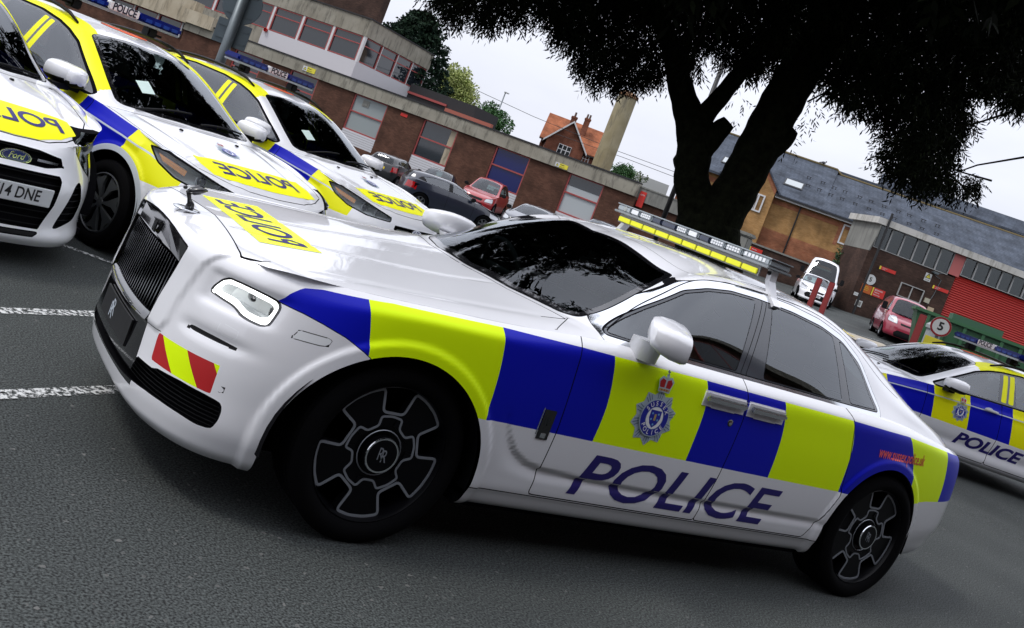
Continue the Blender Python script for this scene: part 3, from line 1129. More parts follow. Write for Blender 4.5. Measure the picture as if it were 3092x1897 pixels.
# intake backing, bumper mesh, splitter
mb = MB()
ys = np.linspace(-.80, .80, 25)
for (z0, d0), (z1, d1) in (((.30, .002), (.305, .09)), ((.305, .09), (.44, .09)), ((.44, .09), (.445, .002))):
    V = [(front_x(y, z) - d, y, z) for y in ys for z, d in ((z0, d0), (z1, d1))]
    mb.add(V, [(2 * i, 2 * i + 1, 2 * i + 3, 2 * i + 2) for i in range(len(ys) - 1)], 0)
for k in range(6):
    z = .325 + .015 * k
    V = [(front_x(y, z) - .035, y, z + t) for y in ys for t in (0, .004)]
    mb.add(V, [(2 * i, 2 * i + 1, 2 * i + 3, 2 * i + 2) for i in range(len(ys) - 1)], 1)
mb.build('lower_intake', [GAP, BLK], hero)
pl_b = MB()
pl_b.add([(front_x(a, .45) + d, a, b) for a in np.linspace(-.252, .252, 9) for b, d in ((.394, .002), (.394, .010), (.507, .010), (.507, .002))],
         [f for i in range(8) for f in ((4 * i + 1, 4 * i + 2, 4 * i + 6, 4 * i + 5), (4 * i, 4 * i + 1, 4 * i + 5, 4 * i + 4), (4 * i + 2, 4 * i + 3, 4 * i + 7, 4 * i + 6))] + [(0, 3, 2, 1), (32, 33, 34, 35)])
plate = pl_b.build('front_plate', [mat('plate_black', (.010, .010, .011), .45)], hero)
tx, tf = text_mesh('R', .15, bold=.0, sx=.75)
lm = MB()
for dy, dz in ((0.010, .008), (-.010, -.008)):
    lm.add([(front_x(-.045 + a + dy, .45) + .0115, -.045 + a + dy, .452 + b * .62 + dz) for a, b in tx], tf)
m_l = lm.build('monogram', [SILVER], plate)
for z in (.40, .46):
    pass
# ---- under-body, wheel wells
mb = MB()
mb.box(-3.95, .55, -.66, .66, .22, .26)
mb.box(-2.72, -.42, -.895, .895, .215, .25)
for s in (1, -1):
    well(mb, HFW[0], HFW[1], HFW[2] + .012, s * .930, s * .55)
    well(mb, HRW[0], HRW[1], HRW[2] + .012, s * .905, s * .55)
mb.build('underbody', [GAP], hero)

# ---- cabin
mb = MB()
mb.box(-3.4, -.55, -.86, .86, .30, .34)
mb.rbox(-1.02, -.62, -.80, .80, .70, 1.035, .04)                # dashboard
mb.box(-3.1, -2.95, -.75, .75, .5, 1.05)
for y in (.86, -.86):
    mb.box(-3.2, -.75, y - .02, y + .02, .32, 1.03)
mb.build('cabin_trim', [DARK], hero)
for sx, sy in ((-1.62, .40), (-1.62, -.40), (-2.55, .42), (-2.55, -.42)):
    mb = MB()
    mb.rbox(sx - .05, sx + .48, sy - .27, sy + .27, .45, .62, .05)
    mb.rbox(sx - .10, sx + .06, sy - .26, sy + .26, .60, 1.10, .05, xf=lambda x, y, z: (x - (z - .6) * .28, y, z))
    mb.rbox(sx - .23, sx - .12, sy - .15, sy + .15, 1.12, 1.33, .05)
    mb.build('seat', [SEAT], hero, smooth=True)
mb = MB()
mb.lathe([(.185 + .016 * math.cos(a), .016 * math.sin(a)) for a in np.linspace(0, 2 * math.pi, 9)], 28, 'x', (0, 0, 0))
mb.box(-.01, .01, -.17, .17, -.02, .02)
mb.box(-.01, .01, -.02, .02, -.17, 0)
mb.xform(lambda x, y, z: (-1.16 + x * .92 + z * .38, -.40 + y, 1.06 - x * .38 + z * .92))
mb.build('steering_wheel', [DARK], hero, smooth=True)
cl = MB()
for k in range(9):
    a = random.uniform(-.10, .10)
    cl.sphere((-.78 - random.uniform(0, .05), .02 + a, 1.055), random.uniform(.018, .035), 5, 0, (1, 1.6, .45))
tag(cl.build('cloth', [mat('blue_cloth', (.05, .16, .62), .9)], None, smooth=True),
    'crumpled blue cloth lying on the dashboard of the luxury saloon', 'cloth')

# ---- wheels
ang = math.radians
cell = [(.271, 20.5), (.271, 7), (.271, -7), (.271, -20.5), (.174, -20)]


def arc5(tmpl, off):
    out = []
    for k in range(5):
        for r, a in tmpl:
            t = ang(off - 72 * k + a)
            out.append((r * math.cos(t), r * math.sin(t)))
    return out


outl = fillet(arc5([(.174, 20)] + cell, 53.4), .018, 4)
inl = fillet(arc5([(.118, 14), (.118, -10), (.155, -17), (.155, -35), (.155, -53 + 0)], 53.4 + 0), .012, 4)


def hero_wheel(x, s):
    w = empty('wheel', (x, s * .800, .375))
    w.parent = hero
    tyre_mesh(.375, .262, .285).build('tyre', [TYRE], w, auto=40)
    mb = MB()
    sg = s
    mb.lathe([(.286, -.12), (.289, .108 * sg), (.283, .112 * sg), (.276, .098 * sg), (.270, .05 * sg), (.262, -.02 * sg)], 56, 'y', m=0)
    mb.lathe([(.0, .062 * sg), (.10, .080 * sg), (.155, .086 * sg), (.165, .085 * sg)], 40, 'y', m=0)
    mb.lathe([(.17, -.02 * sg), (.27, -.02 * sg)], 40, 'y', m=1)
    # five broad flared arms between the cells
    for k in range(5):
        c = ang(53.4 - 72 * k)
        for lo, hi, r0, r1, yy in ((-.36, .36, .12, .274, .088),):
            pts = []
            for r, a in ((.12, .45), (.172, .37), (.172, .37), (.274, .37), (.276, .18), (.276, 0), (.276, -.18), (.274, -.37), (.172, -.37), (.12, -.45)):
                pts.append((r * math.cos(c + a), r * math.sin(c + a)))
            mb.prism(pts, lambda a, b: (a, sg * .045, b), lambda a, b: (a, sg * .088, b), 0)
    mb.lathe([(.074, .085 * sg), (.074, .112 * sg), (.070, .117 * sg), (0, .117 * sg)], 32, 'y', m=0)
    rim = mb.build('rim', [RIMB, GAP], w, auto=35)
    st = MB()
    ring_strip(st, outl, .0105, sg * .0895, .0015, 0)
    ring_strip(st, inl, .0085, sg * .0895, .0015, 0)
    st.lathe([(.066, .1180 * sg), (.072, .1185 * sg), (.074, .115 * sg)], 32, 'y', m=1)
    st.lathe([(.092, .088 * sg), (.0945, .0905 * sg), (.097, .088 * sg)], 32, 'y', m=0)
    for dx, dz in ((-.008, .004), (.010, -.004)):
        V, F = text_mesh('R', .075, sx=.62)
        st.add([(-sg * (a + dx), .1182 * sg, b + dz) for a, b in V], F if True else F, 0)
    st.build('rim_outline', [SILV, CHROME], rim, smooth=False)
    return w


for x in (0, -3.295):
    for s in (1, -1):
        hero_wheel(x, s)

# ---- door mirrors
for s in (1, -1):
    mb = MB()
    sec = [(-.985, 1.045, 1.180, .035, .030), (-1.0, 1.045, 1.176, .072, .050), (-1.045, 1.05, 1.170, .098, .064), (-1.11, 1.055, 1.163, .108, .070), (-1.175, 1.062, 1.156, .110, .068), (-1.20, 1.064, 1.154, .104, .062)]
    n = 20
    V, F = [], []
    for x, y, z, hw, hh in sec:
        for k in range(n):
            a = 2 * math.pi * k / n
            c, d = math.cos(a), math.sin(a)
            c = abs(c) ** .6 * (1 if c > 0 else -1)
            d = abs(d) ** .6 * (1 if d > 0 else -1)
            V.append((x + c * hw * .60, s * (y - .005 + c * hw), z + d * hh - .20 * c * hw))
    for i in range(len(sec) - 1):
        for k in range(n):
            F.append((i * n + k, i * n + (k + 1) % n, (i + 1) * n + (k + 1) % n, (i + 1) * n + k))
    F.append(tuple(range(n - 1, -1, -1)))
    F = F if s > 0 else [f[::-1] for f in F]
    F = [f[::-1] for f in F]
    mb.add(V, F, 0)
    last = [V[(len(sec) - 1) * n + k] for k in range(n)]
    mb.add(last, [tuple(range(n)) if s > 0 else tuple(range(n - 1, -1, -1))], 1)
    mir = mb.build('door_mirror', [WHITE, GLOSS], hero, auto=50)
    fb = MB()
    pr = [(-.985, 1.075, .05, .022), (-.99, 1.05, .052, .024), (-1.0, 1.015, .055, .03)]
    fp = fillet([(-1.02, .90), (-1.13, .90), (-1.14, .975), (-1.125, 1.03), (-1.06, 1.035), (-1.025, .985)], .03)
    fb.prism(fp, lambda a, b: (a - .030, s * (b - .045), 1.022), lambda a, b: (a, s * b, 1.118))
    fb.build('mirror_foot', [WHITE], mir)

# ---- door handles (two per side, meeting at the shut line), lock, wing badge
for s, doors in ((1, 0), (-1, 1)):
    for x0, x1, part in ((-1.535, -1.848, 'door'), (-1.858, -2.150, 'rear_door')):
        hb = MB()
        hb.rbox(x1, x0, s * .958 - .010, s * .958 + .010, .888, .970, .008, 0)
        hb.rbox(x1 + .012, x0 - .012, s * .984 - .010, s * .984 + .010, .925, .953, .008, 1)
        hb.box(x0 - .05, x0 - .03, s * .970 - .01, s * .970 + .01, .93, .95, 1)
        hb.box(x1 + .03, x1 + .05, s * .970 - .01, s * .970 + .01, .93, .95, 1)
        hb.rbox((x0 + x1) / 2 - .085, (x0 + x1) / 2 + .085, s * .9685 - .001, s * .9685 + .001, .892, .922, .0009, 2)
        hb.build('handle', [WHITE, CHROME, mat('recess_white', (.6, .61, .64), .35, coat=.6)], hp[part][doors], auto=40)
    lb = MB()
    lb.lathe([(.018, .965), (.018, .971), (.011, .972), (0, .972)], 20, 'y', (0, 0, 0), 0)
    lb.lathe([(.011, .9722), (.0065, .9735), (0, .9735)], 20, 'y', (0, 0, 0), 1)
    lb.xform(lambda x, y, z: (-1.775 + x, s * y, .843 + z))
    lb.build('lock', [GLOSS, CHROME], hp['door'][doors], smooth=True)
    bb = MB()
    bb.rbox(-.722, -.648, s * .969 - .006, s * .969 + .006, .578, .722, .006, 0)
    bb.rbox(-.700, -.672, s * .975 - .002, s * .975 + .002, .590, .612, .0015, 1)
    V, F = text_mesh('RR', .05, spacing=.6, sx=.8)
    bb.add([(-.686 - s * a, s * .9756, .662 + b) for a, b in V], F, 2)
    bb.rbox(-.650, -.645, s * .970 - .005, s * .970 + .005, .60, .722, .002, 1)
    bb.build('wing_badge', [GLOSS, CHROME, DCHROME], hero)

# ---- lettering and crest on the near side, mirrored word on the bonnet
def side_fn(cx, cz, s, sc=1.0):
    return lambda a, b: (cx - s * a * sc, s * 3.0, cz + b * sc)


def lay_side(bvh, V, F, cx, cz, s, step=.02, off=.0016, sc=1.0):
    V, F = dice(V, F, step / sc)
    return lay(bvh, V, F, side_fn(cx, cz, s, sc), (0, -s, 0), off)


def mirrored_bvh(surf):
    return BVHTree.FromPolygons([(v[0], -v[1], v[2]) for v in surf.V], [f[::-1] for f in surf.F])


def star_pts(n, r0, r1, ph=0.0):
    return [((r0 if k % 2 == 0 else r1) * math.cos(ph + math.pi * k / n), (r0 if k % 2 == 0 else r1) * math.sin(ph + math.pi * k / n)) for k in range(2 * n)]


def disc_pts(r, n=32, cx=0, cy=0, sy=1.0):
    return [(cx + r * math.cos(2 * math.pi * k / n), cy + r * sy * math.sin(2 * math.pi * k / n)) for k in range(n)]


def crest_layers():
    """Star, garter ring, shield and crown as flat outlines: (points, material index), back to front; 1 unit = star radius."""
    lay_ = [(star_pts(10, 1.0, .80, math.pi / 2), 0)]
    for k in range(10):
        for j in (-1, 0, 1):
            t = math.pi / 2 + 2 * math.pi * k / 10 + j * .13
            q = lambda r, d: (r * math.cos(t + d), r * math.sin(t + d))
            hi = .93 if j == 0 else .86
            lay_.append(([q(.66, .025), q(.66, -.025), q(hi, -.012), q(hi, .012)], 1))
    lay_ += [(disc_pts(.655), 0), (disc_pts(.625), 2), (disc_pts(.395), 0), (disc_pts(.375), 3)]
    lay_.append(([(-.25, .27), (.25, .27), (.26, 0), (.17, -.20), (0, -.34), (-.17, -.20), (-.26, 0)], 2))
    for a, b in ((-.14, .15), (.14, .15), (-.15, -.05), (.15, -.05), (0, -.22)):
        lay_.append((disc_pts(.040, 8, a, b), 4))
    lay_.append(([(-.05, -.08), (.05, -.08), (.045, .12), (.06, .14), (-.06, .14), (-.045, .12)], 5))
    # crown above the star
    lay_.append(([(-.27, .92), (.27, .92), (.30, 1.12), (.36, 1.32), (.22, 1.46), (0, 1.40), (-.22, 1.46), (-.36, 1.32), (-.30, 1.12)], 0))
    lay_.append(([(-.25, 1.08), (-.03, 1.08), (-.04, 1.33), (-.20, 1.38), (-.30, 1.26)], 6))
    lay_.append(([(.25, 1.08), (.03, 1.08), (.04, 1.33), (.20, 1.38), (.30, 1.26)], 6))
    lay_.append(([(-.25, .96), (.25, .96), (.25, 1.04), (-.25, 1.04)], 5))
    for a in (-.12, 0, .12):
        lay_.append((disc_pts(.03, 8, a, 1.0), 6))
    lay_.append((disc_pts(.075, 10, 0, 1.47), 0))
    lay_.append(([(-.025, 1.5), (.025, 1.5), (.03, 1.66), (-.03, 1.66)], 1))
    lay_.append(([(-.07, 1.58), (.07, 1.58), (.07, 1.62), (-.07, 1.62)], 1))
    return lay_


def ring_text(word, r, a0, a1, size, top=True):
    out = []
    n = len(word)
    for k, ch_ in enumerate(word):
        t = a0 + (a1 - a0) * (k + .5) / n
        V, F = text_mesh(ch_, size, bold=.012 * size)
        rot = t - math.pi / 2 if top else t + math.pi / 2
        c, s = math.cos(rot), math.sin(rot)
        out.append(([(r * math.cos(t) + c * a - s * b, r * math.sin(t) + s * a + c * b) for a, b in V], F))
    return out


CREST_M = [SILVER, mat('crest_steel', (.10, .15, .22), .4), mat('crest_blue', (.012, .018, .30), .4), INKW, mat('crest_pale_blue', (.16, .40, .62), .5), GOLD,
           mat('crest_red', (.40, .01, .012), .5)]
CREST_M[0] = mat('crest_silver', (.42, .50, .56), .35)


def crest_mesh(put, R, step=.03):
    """put(V2, F, offset) lays flat points on the car; returns an MB."""
    mb = MB()
    for i, (pts, m) in enumerate(crest_layers()):
        P = [(a * R, b * R) for a, b in pts]
        V, F = dice(P, [tuple(range(len(P)))], step)
        V, F = put(V, F, .0012 + .00022 * i)
        mb.add(V, F, m)
    for w, a0, a1, tp in (('SUSSEX', math.radians(158), math.radians(22), True), ('POLICE', math.radians(202), math.radians(338), False)):
        for V, F in ring_text(w, .51 * R, a0, a1, .22 * R, tp):
            V, F = put(V, F, .0105)
            mb.add(V, F, 3)
    return mb


cm = crest_mesh(lambda V, F, o: lay(hero_bvh, V, F, side_fn(-1.268, .785, 1), (0, -1, 0), o), .135)
cm.build('crest', CREST_M, hp['door'][0])
V, F = text_mesh('www.sussex.police.uk', .090, bold=.0012, sx=.655)
V, F = lay_side(hero_bvh, V, F, -3.295, .880, 1, .02, .002)
mb = MB()
xs = [sum(V[i][0] for i in f) / len(f) for f in F]
for f, xx in zip(F, xs):
    mb.F.append(f)
    mb.M.append(0 if xx > -3.395 else 1)
mb.V = V
mb.build('web_address', [PINKL, mat('lettering_red_on_lime', (.62, .07, .02), .5)], hero)
def fit_text(body, width, height, shear=0.0, bold=0.0):
    V, F = text_mesh(body, 1.0, shear=shear, bold=bold)
    A = np.array(V)
    lo, hi = A.min(0), A.max(0)
    A = (A - (lo + hi) / 2) / (hi - lo) * [width, height]
    return [tuple(p) for p in A], F


pan = [(.274, .335), (.572, .372), (.580, -.50), (.285, -.54)]
V, F = dice(pan, [(3, 2, 1, 0)], .03)
V, F = lay(hero_full, V, F, lambda a, b: (a, b, 2.0), (0, 0, -1), .0014)
panel = mk('bonnet_panel', V, F, [HYEL], parent=hp['bonnet'][0], smooth=True)
V, F = fit_text('POLICE', .75, .185, bold=.012)
V, F = dice(V, F, .03)
V, F = lay(hero_full, V, F, lambda a, b: (.428 - b + .04 * a, -.085 - a, 2.0), (0, 0, -1), .003)
mk('mirror_lettering', V, F, [INK], parent=panel)
V, F = fit_text('POLICE', 1.40, .205, shear=.28, bold=.012)
V, F = lay_side(hero_bvh, V, F, -1.642, .463, 1, .016)
mk('lettering', V, F, [INK], parent=hero)

# ---- roof light bar on two posts
lbr = empty('roof_light_bar', (-2.085, 0, 0))
lbr.parent = hero
lbm = MB()
lbm.rbox(-.10, .10, -.655, .655, 1.608, 1.622, .004, 0)
lbm.build('base_plate', [mat('bar_grey', (.25, .27, .28), .4)], lbr)
for s in (1, -1):
    pm = MB()
    pm.prism([(s * .705, 1.425), (s * .655, 1.46), (s * .605, 1.545), (s * .600, 1.612), (s * .628, 1.612), (s * .634, 1.55), (s * .680, 1.475), (s * .722, 1.44)],
             lambda a, b: (-.026, a, b), lambda a, b: (.026, a, b))
    pm.lathe([(.012, .027), (.012, .033), (0, .033)], 12, 'x', (0, s * .617, 1.59), 1)
    pm.build('bracket', [WHITE, BLK], lbr)
n = 10
for k in range(n):
    y0 = -.595 + 1.19 * k / n
    rm = MB()
    rm.rbox(.085, .096, y0 + .004, y0 + 1.19 / n - .004, 1.560, 1.590, .003)
    rm.build('reflector_panel', [mat('reflective_yellow', (.72, .72, .02), .45)], lbr)
sb = MB()
sb.box(.075, .084, -.60, .60, 1.553, 1.606, 0)
sb.build('strip_board', [mat('strip_grey', (.20, .20, .20), .5)], lbr)
kinds = ['round', 'flood', 'led', 'blank', 'blank', 'led', 'flood', 'blank', 'led', 'led', 'clear']
wd = [.13, .085, .115, .085, .13, .10, .09, .09, .12, .13, .20]
tot = sum(wd)
y = -.648
for kd, w_ in zip(kinds, wd):
    w = 1.296 * w_ / tot
    ms = MB()
    ms.rbox(-.088, .088, y + .003, y + w - .003, 1.622, 1.662, .008, 0)
    if kd in ('led',):
        for i in range(5):
            for j in range(2):
                ms.rbox(.0885, .092, y + w * (.14 + .15 * i), y + w * (.26 + .15 * i), 1.630 + .014 * j, 1.641 + .014 * j, .001, 1)
    elif kd == 'flood':
        ms.rbox(.0885, .092, y + w * .14, y + w * .86, 1.629, 1.656, .001, 1)
    elif kd == 'round':
        ms.lathe([(.016, .0885), (.014, .092), (0, .092)], 18, 'x', (0, y + w * .6, 1.642), 2)
    elif kd == 'clear':
        for i in range(6):
            ms.rbox(.0885, .091, y + w * (.1 + .13 * i), y + w * (.19 + .13 * i), 1.632, 1.654, .001, 1)
    ms.build('light_module', [LCLEAR if kd != 'blank' else mat('module_navy', (.03, .04, .07), .15, coat=.8), LAMPIN, mat('module_grey', (.35, .37, .36), .4)], lbr, auto=40)
    y += w
cap = MB()
cap.rbox(-.092, .092, -.655, .655, 1.660, 1.667, .003, 0)
cap.build('lid', [LCLEAR], lbr)

# ---- bonnet mascot: a winged figure leaning forward
mb = MB()
mb.lathe([(.058, .0), (.060, .004), (.050, .007), (.030, .008)], 24, 'z', (.785, 0, .958), 1, cap1=True)
mb.tube([(.785, 0, .962), (.783, 0, .985), (.790, 0, 1.005), (.798, 0, 1.022), (.808, 0, 1.036)], [.013, .009, .0085, .010, .008], 10, 0)
mb.sphere((.822, 0, 1.047), .0095, 8, 0)
for s in (1, -1):
    mb.tube([(.804, s * .006, 1.034), (.785, s * .018, 1.045), (.758, s * .026, 1.056), (.735, s * .028, 1.062)], [.007, .011, .014, .004], 8, 0)
    mb.tube([(.800, s * .006, 1.030), (.780, s * .016, 1.035), (.756, s * .022, 1.042)], [.006, .009, .004], 8, 0)
    mb.tube([(.786, s * .003, 1.0), (.770, s * .006, .985), (.762, s * .006, .967)], [.007, .008, .006], 8, 0)
mb.build('mascot', [mat('mascot_black', (.006, .006, .007), .3, coat=.4), CHROME], hero, smooth=True)
# ------------------------------------------------------------------ the other patrol cars
PILL = mat('pillar_paint', (0.80, 0.80, 0.0), 0.5, spec=0.25)
PLATE_W = mat('plate_white', (.62, .64, .66), .4)
PLATE_Y = mat('plate_yellow', (.75, .55, .03), .4)
BADGE_B = mat('badge_blue', (.01, .02, .12), .15, coat=1.0)
TRIMW = mat('trim_pale', (.55, .60, .64), .35)


def number_plate(parent, text, at, normal_x=1, white=True, w=.52):
    mb = MB()
    mb.rbox(-.006, .006, -w / 2, w / 2, -.0555, .0555, .004, 0)
    V, F = text_mesh(text, .098, bold=.0016, sx=.78, spacing=1.02)
    k = 1
    mb.add([(.0072, a * k, b) for a, b in V], F, 1)
    if normal_x < 0:
        mb.xform(lambda x, y, z: (-x, -y, z))
    mb.xform(lambda x, y, z: (x + at[0], y + at[1], z + at[2]))
    return mb.build('number_plate', [PLATE_W if white else PLATE_Y, mat('plate_ink', (.01, .01, .012), .5)], parent)


def oval_badge(parent, x, z, hw, hh, tilt=0.0):
    mb = MB()
    for k, (q, m, dx) in enumerate(((1.0, 1, 0), (.91, 0, .002), (.84, 1, .0028), (.81, 0, .0036))):
        P = disc_pts(hw * q, 32, 0, 0, hh / hw)
        mb.prism(P, lambda a, b: (x - .02, a, z + b), lambda a, b, dx=dx: (x + dx - tilt * b, a, z + b), m)
    V, F = text_mesh('Ford', hh * 1.25, shear=.3, bold=hh * .02, sx=1.0)
    mb.add([(x + .0046 - tilt * b, a, z + b + .004) for a, b in V], F, 1)
    return mb.build('badge', [BADGE_B, CHROME], parent, auto=30)


def cover_wheel(parent, x, s, R, w, ytrack, nsp=7, facem=None):
    wh = empty('wheel', (x, s * ytrack, R))
    wh.parent = parent
    rim = R * .69
    tyre_mesh(R, w, rim).build('tyre', [TYRE], wh, auto=40)
    mb = MB()
    h = w / 2 * s
    mb.lathe([(rim, -h * .9), (rim * 1.01, h * .86), (rim * .965, h * .90), (rim * .945, h * .82)], 40, 'y', m=0)
    mb.lathe([(0, h * .55), (rim * .945, h * .55)], 40, 'y', m=1)
    mb.lathe([(0, h * .86), (rim * .14, h * .86), (rim * .16, h * .80)], 24, 'y', m=0)
    mb.lathe([(rim * .10, h * .87), (rim * .09, h * .80), (0, h * .80)], 16, 'y', m=1)
    for k in range(nsp):
        c = 2 * math.pi * k / nsp + .2
        pts = []
        d = math.pi / nsp
        for r, a in ((.13, .5), (.40, .47), (.62, .60), (.955, .70), (.97, .35), (.88, .30), (.86, -.02), (.90, -.3), (.97, -.36), (.955, -.70), (.62, -.34), (.40, -.40), (.13, -.5)):
            pts.append((rim * r * math.cos(c + a * d), rim * r * math.sin(c + a * d)))
        mb.prism(pts, lambda a, b: (a, h * .6, b), lambda a, b: (a, h * (.80 + .06 * (1 - min(1, math.hypot(a, b) / rim))), b), 0)
    mb.build('wheel_cover', [facem or RIMG, GAP], wh, auto=35)
    return wh


def police_bar(parent, x, z0, hw, text='POLICE', back=True):
    b = empty('roof_light_bar', (x, 0, 0))
    b.parent = parent
    mb = MB()
    mb.rbox(-.13, .13, -hw * .97, hw * .97, z0, z0 + .022, .006, 0)
    for s in (1, -1):
        mb.rbox(-.06, .06, s * hw * .62 - .05, s * hw * .62 + .05, z0 - .085, z0 + .001, .012, 1)
        mb.box(-.02, .02, s * hw * .62 - .02, s * hw * .82, z0 - .06, z0 - .04, 1)
    mb.build('bar_base', [mat('bar_silver', (.45, .48, .50), .3, metal=.6), BLK], b)
    for s in (1, -1):
        eb = MB()
        y0, y1 = sorted((s * .165, s * hw))
        eb.rbox(-.135, .135, y0, y1, z0 + .020, z0 + .098, .022, 0)
        for k in range(4):
            yy = y0 + (y1 - y0) * (.14 + .2 * k)
            eb.rbox(.12, .1362, yy, yy + (y1 - y0) * .15, z0 + .035, z0 + .070, .003, 1)
        eb.build('blue_lens', [LBLUE, mat('lens_inner', (.015, .05, .30), .2, spec=.4)], b, auto=40)
    cb = MB()
    cb.rbox(-.132, .132, -.165, .165, z0 + .020, z0 + .100, .010, 0)
    cb.build('sign_box', [INKW], b, auto=40)
    for sx in (1, -1):
        V, F = text_mesh(text, .098, bold=.0035, sx=.80)
        tb = MB()
        tb.add([(sx * .1335, sx * a, z0 + .060 + b * .95) for a, b in V], F)
        tb.build('lettering', [mat('sign_ink', (.012, .012, .03), .5)], b)
    return b


def patrol(spec, name, loc, rz, label):
    root = empty(name, (loc[0], loc[1], 0), rz, label, 'police car')
    sp = spec
    hw = sp['hw']
    q = Surf()
    wf, wr = np.array(sp['wf'], float), np.array(sp['wr'], float)
    bl_ = lambda f, s, r: wf * f + (1 - wf - wr) * s + wr * r
    rows = [(bl_(*i), bl_(*z) if len(z) == 3 else np.array(z, float)) for i, z in sp['rows']]
    A = skirt_grid(sp['stn'], rows, .026, .022)
    arches = sp['arches']
    lip = sp.get('lip', .012)

    def disp(A, N):
        x, y, z = A[..., 0], A[..., 1], A[..., 2]
        d = np.zeros(x.shape)
        for cx, cz, R in arches:
            r = np.hypot(x - cx, z - cz) - R
            d += lip * smooth((.075 - r) / .03) * (y > .55 * hw / .94)
        zl = np.interp(x, *sp['line'])
        d += .010 * np.exp(-((z - zl) / .03) ** 2) * (x < .2) * (x > sp['tail'] + .3)
        d -= .016 * np.exp(-((z - .40) / .06) ** 2) * smooth((-.45 - x) / .2) * smooth((x + 2.45) / .2)
        return A + N * d[..., None]
    A = q.grid(A, 'body', 0, disp=disp, grp=0)
    if q.N[len(A) // 2 * A.shape[1] + 3][1] < 0:
        q.N *= -1
        q.F = [f[::-1] for f in q.F]
    edge = A[:, -1]
    T = spl_patch(np.array(sp['top'], float), .026, .024, sp['tcrease'], sp.get('vcrease', ()))
    T[:, -1] = snap_to(T[:, -1], edge)
    T[0] = snap_to(T[0], edge)
    T[-1] = snap_to(T[-1], edge)
    T[0, 0, 1] = T[-1, 0, 1] = 0
    n0, f0 = len(q.V), len(q.F)

    def tdisp(A, N):
        x, y = A[..., 0], np.abs(A[..., 1])
        yy = np.interp(x, *sp['bonnet_line'])
        d = .007 * np.exp(-((y - yy) / .035) ** 2) * smooth((x - sp['cowl'] + .0) / .15) * smooth((sp['nose'] - .14 - x) / .1)
        return A + N * d[..., None]
    q.grid(T, 'body', 0, disp=tdisp, grp=1)
    if q.N[n0][2] < 0:
        q.N[n0:] *= -1
        q.F[f0:] = [f[::-1] for f in q.F[f0:]]
    n = len(q.V)
    full = BVHTree.FromPolygons([tuple(v) for v in q.V] + [(v[0], -v[1], v[2]) for v in q.V], q.F + [tuple(i + n for i in f[::-1]) for f in q.F])
    M = [WHITE, BLUE, YEL2, GAP, CHROME, TRIMG, GLS, GLOSS, TRIMW, BLK, LENS, AMBER, REDLAMP, LAMPIN, GLSS, PILL]
    for cx, cz, R in arches:
        q.region(lambda x, y, z, cx=cx, cz=cz, R=R: np.hypot(x - cx, np.maximum(z - cz, (z - cz) * .75)) - R + 9 * (y < .5), '-', grp=(0,))
    # livery
    zb = sp['batt_bottom']
    q.split(lambda x, y, z: zb - z + 9 * (y < .5) + 9 * (x > sp['batt_front']), (0,))
    q.split(lambda x, y, z: np.where((y > .5), z - sp['batt_top'](x), 9.0), (0, 1))
    rear = sp['tail'] + .12
    for k, xd in enumerate(sp['divs']):
        q.split(lambda x, y, z, xd=xd: np.where((y > .5), x - (xd + sp['lean'] * (z - .62) - .16 * np.maximum(0, .8 - z) * 0), 9.0), (0, 1))
    q.split(lambda x, y, z: np.where(y > .5, x - sp['batt_front'], 9.0), (0, 1))
    dv = [sp['batt_front']] + sp['divs'] + [rear]
    lean = sp['lean']
    for k in range(len(dv) - 1):
        c = YEL2 if (k % 2 == 0) == sp['first_yellow'] else BLUE
        q.put(lambda x, y, z, k=k: (y > .5) & (z > zb) & (z < sp['batt_top'](x)) & (x < (dv[k] + (lean * (z - .62) if k else 0))) & (x > dv[k + 1] + lean * (z - .62)),
              m=2 if c is YEL2 else 1, only=('body',), onlym=(0,), grp=(0,))
        q.put(lambda x, y, z, k=k: (y > .5) & (x < -.62) & (z < sp['batt_top'](x)) & (z < np.interp(x, *sp['belt']) + .02) & (x < (dv[k] + (lean * (z - .62) if k else 0))) & (x > dv[k + 1] + lean * (z - .62)),
              m=2 if c is YEL2 else 1, only=('body',), onlym=(0,), grp=(1,))
    # pale trim line and wheel-arch lips
    tr = lambda x, y, z: np.where((y > .5) & (x < .55) & (x > sp['tail'] + .15), z - np.interp(x, *sp['line']), 9.0)
    q.ring(tr, .007, m=8, grp=(0,), only=('body',))
    for cx, cz, R in arches:
        q.ring(lambda x, y, z, cx=cx, cz=cz, R=R: np.where(y > .5, np.hypot(x - cx, np.maximum(z - cz, (z - cz) * .75)) - R - .022, 9.0), .022, m=8, grp=(0,), only=('body',))
    # doors
    for k, poly in enumerate(sp['doors']):
        g = sd_poly(fillet(poly, .04))
        f = lambda x, y, z, g=g: np.where((y > .5), g(x, z), 9.0)
        q.ring(f, .004, m=8 if sp.get('pale_seams') else 3, grp=(0,), only=('body',))
        q.put(lambda x, y, z, f=f: f(x, y, z) < 0, part='door%d' % k, grp=(0,), only=('body',))
    # front end
    fr_ = lambda poly: (lambda g: (lambda x, y, z: np.where(x > .30, g(y, z), 9.0)))(sd_poly(poly))
    for poly, m, cut in sp['front']:
        f = fr_(poly)
        q.region(f, '-' if cut else None, m=None if cut else m, grp=(0,), only=('body',))
        q.ring(f, .004, m=3, grp=(0,), only=('body',))
    # headlamp: outline seen along a slanted direction
    th = sp['lamp_dir']
    cs, sn = math.cos(th), math.sin(th)
    lp = fillet([(-p[0] * sn + p[1] * cs, p[2]) for p in sp['lamp']], .012)
    lgf = sd_poly(lp)
    lf = lambda x, y, z: np.where((x > .05) & (y > .15), lgf(-x * sn + y * cs, z), 9.0)
    q.region(lf, 'headlight', m=10, grp=(0, 1), only=('body',))
    q.ring(lf, .006, m=3, grp=(0, 1), only=('body', 'headlight'))
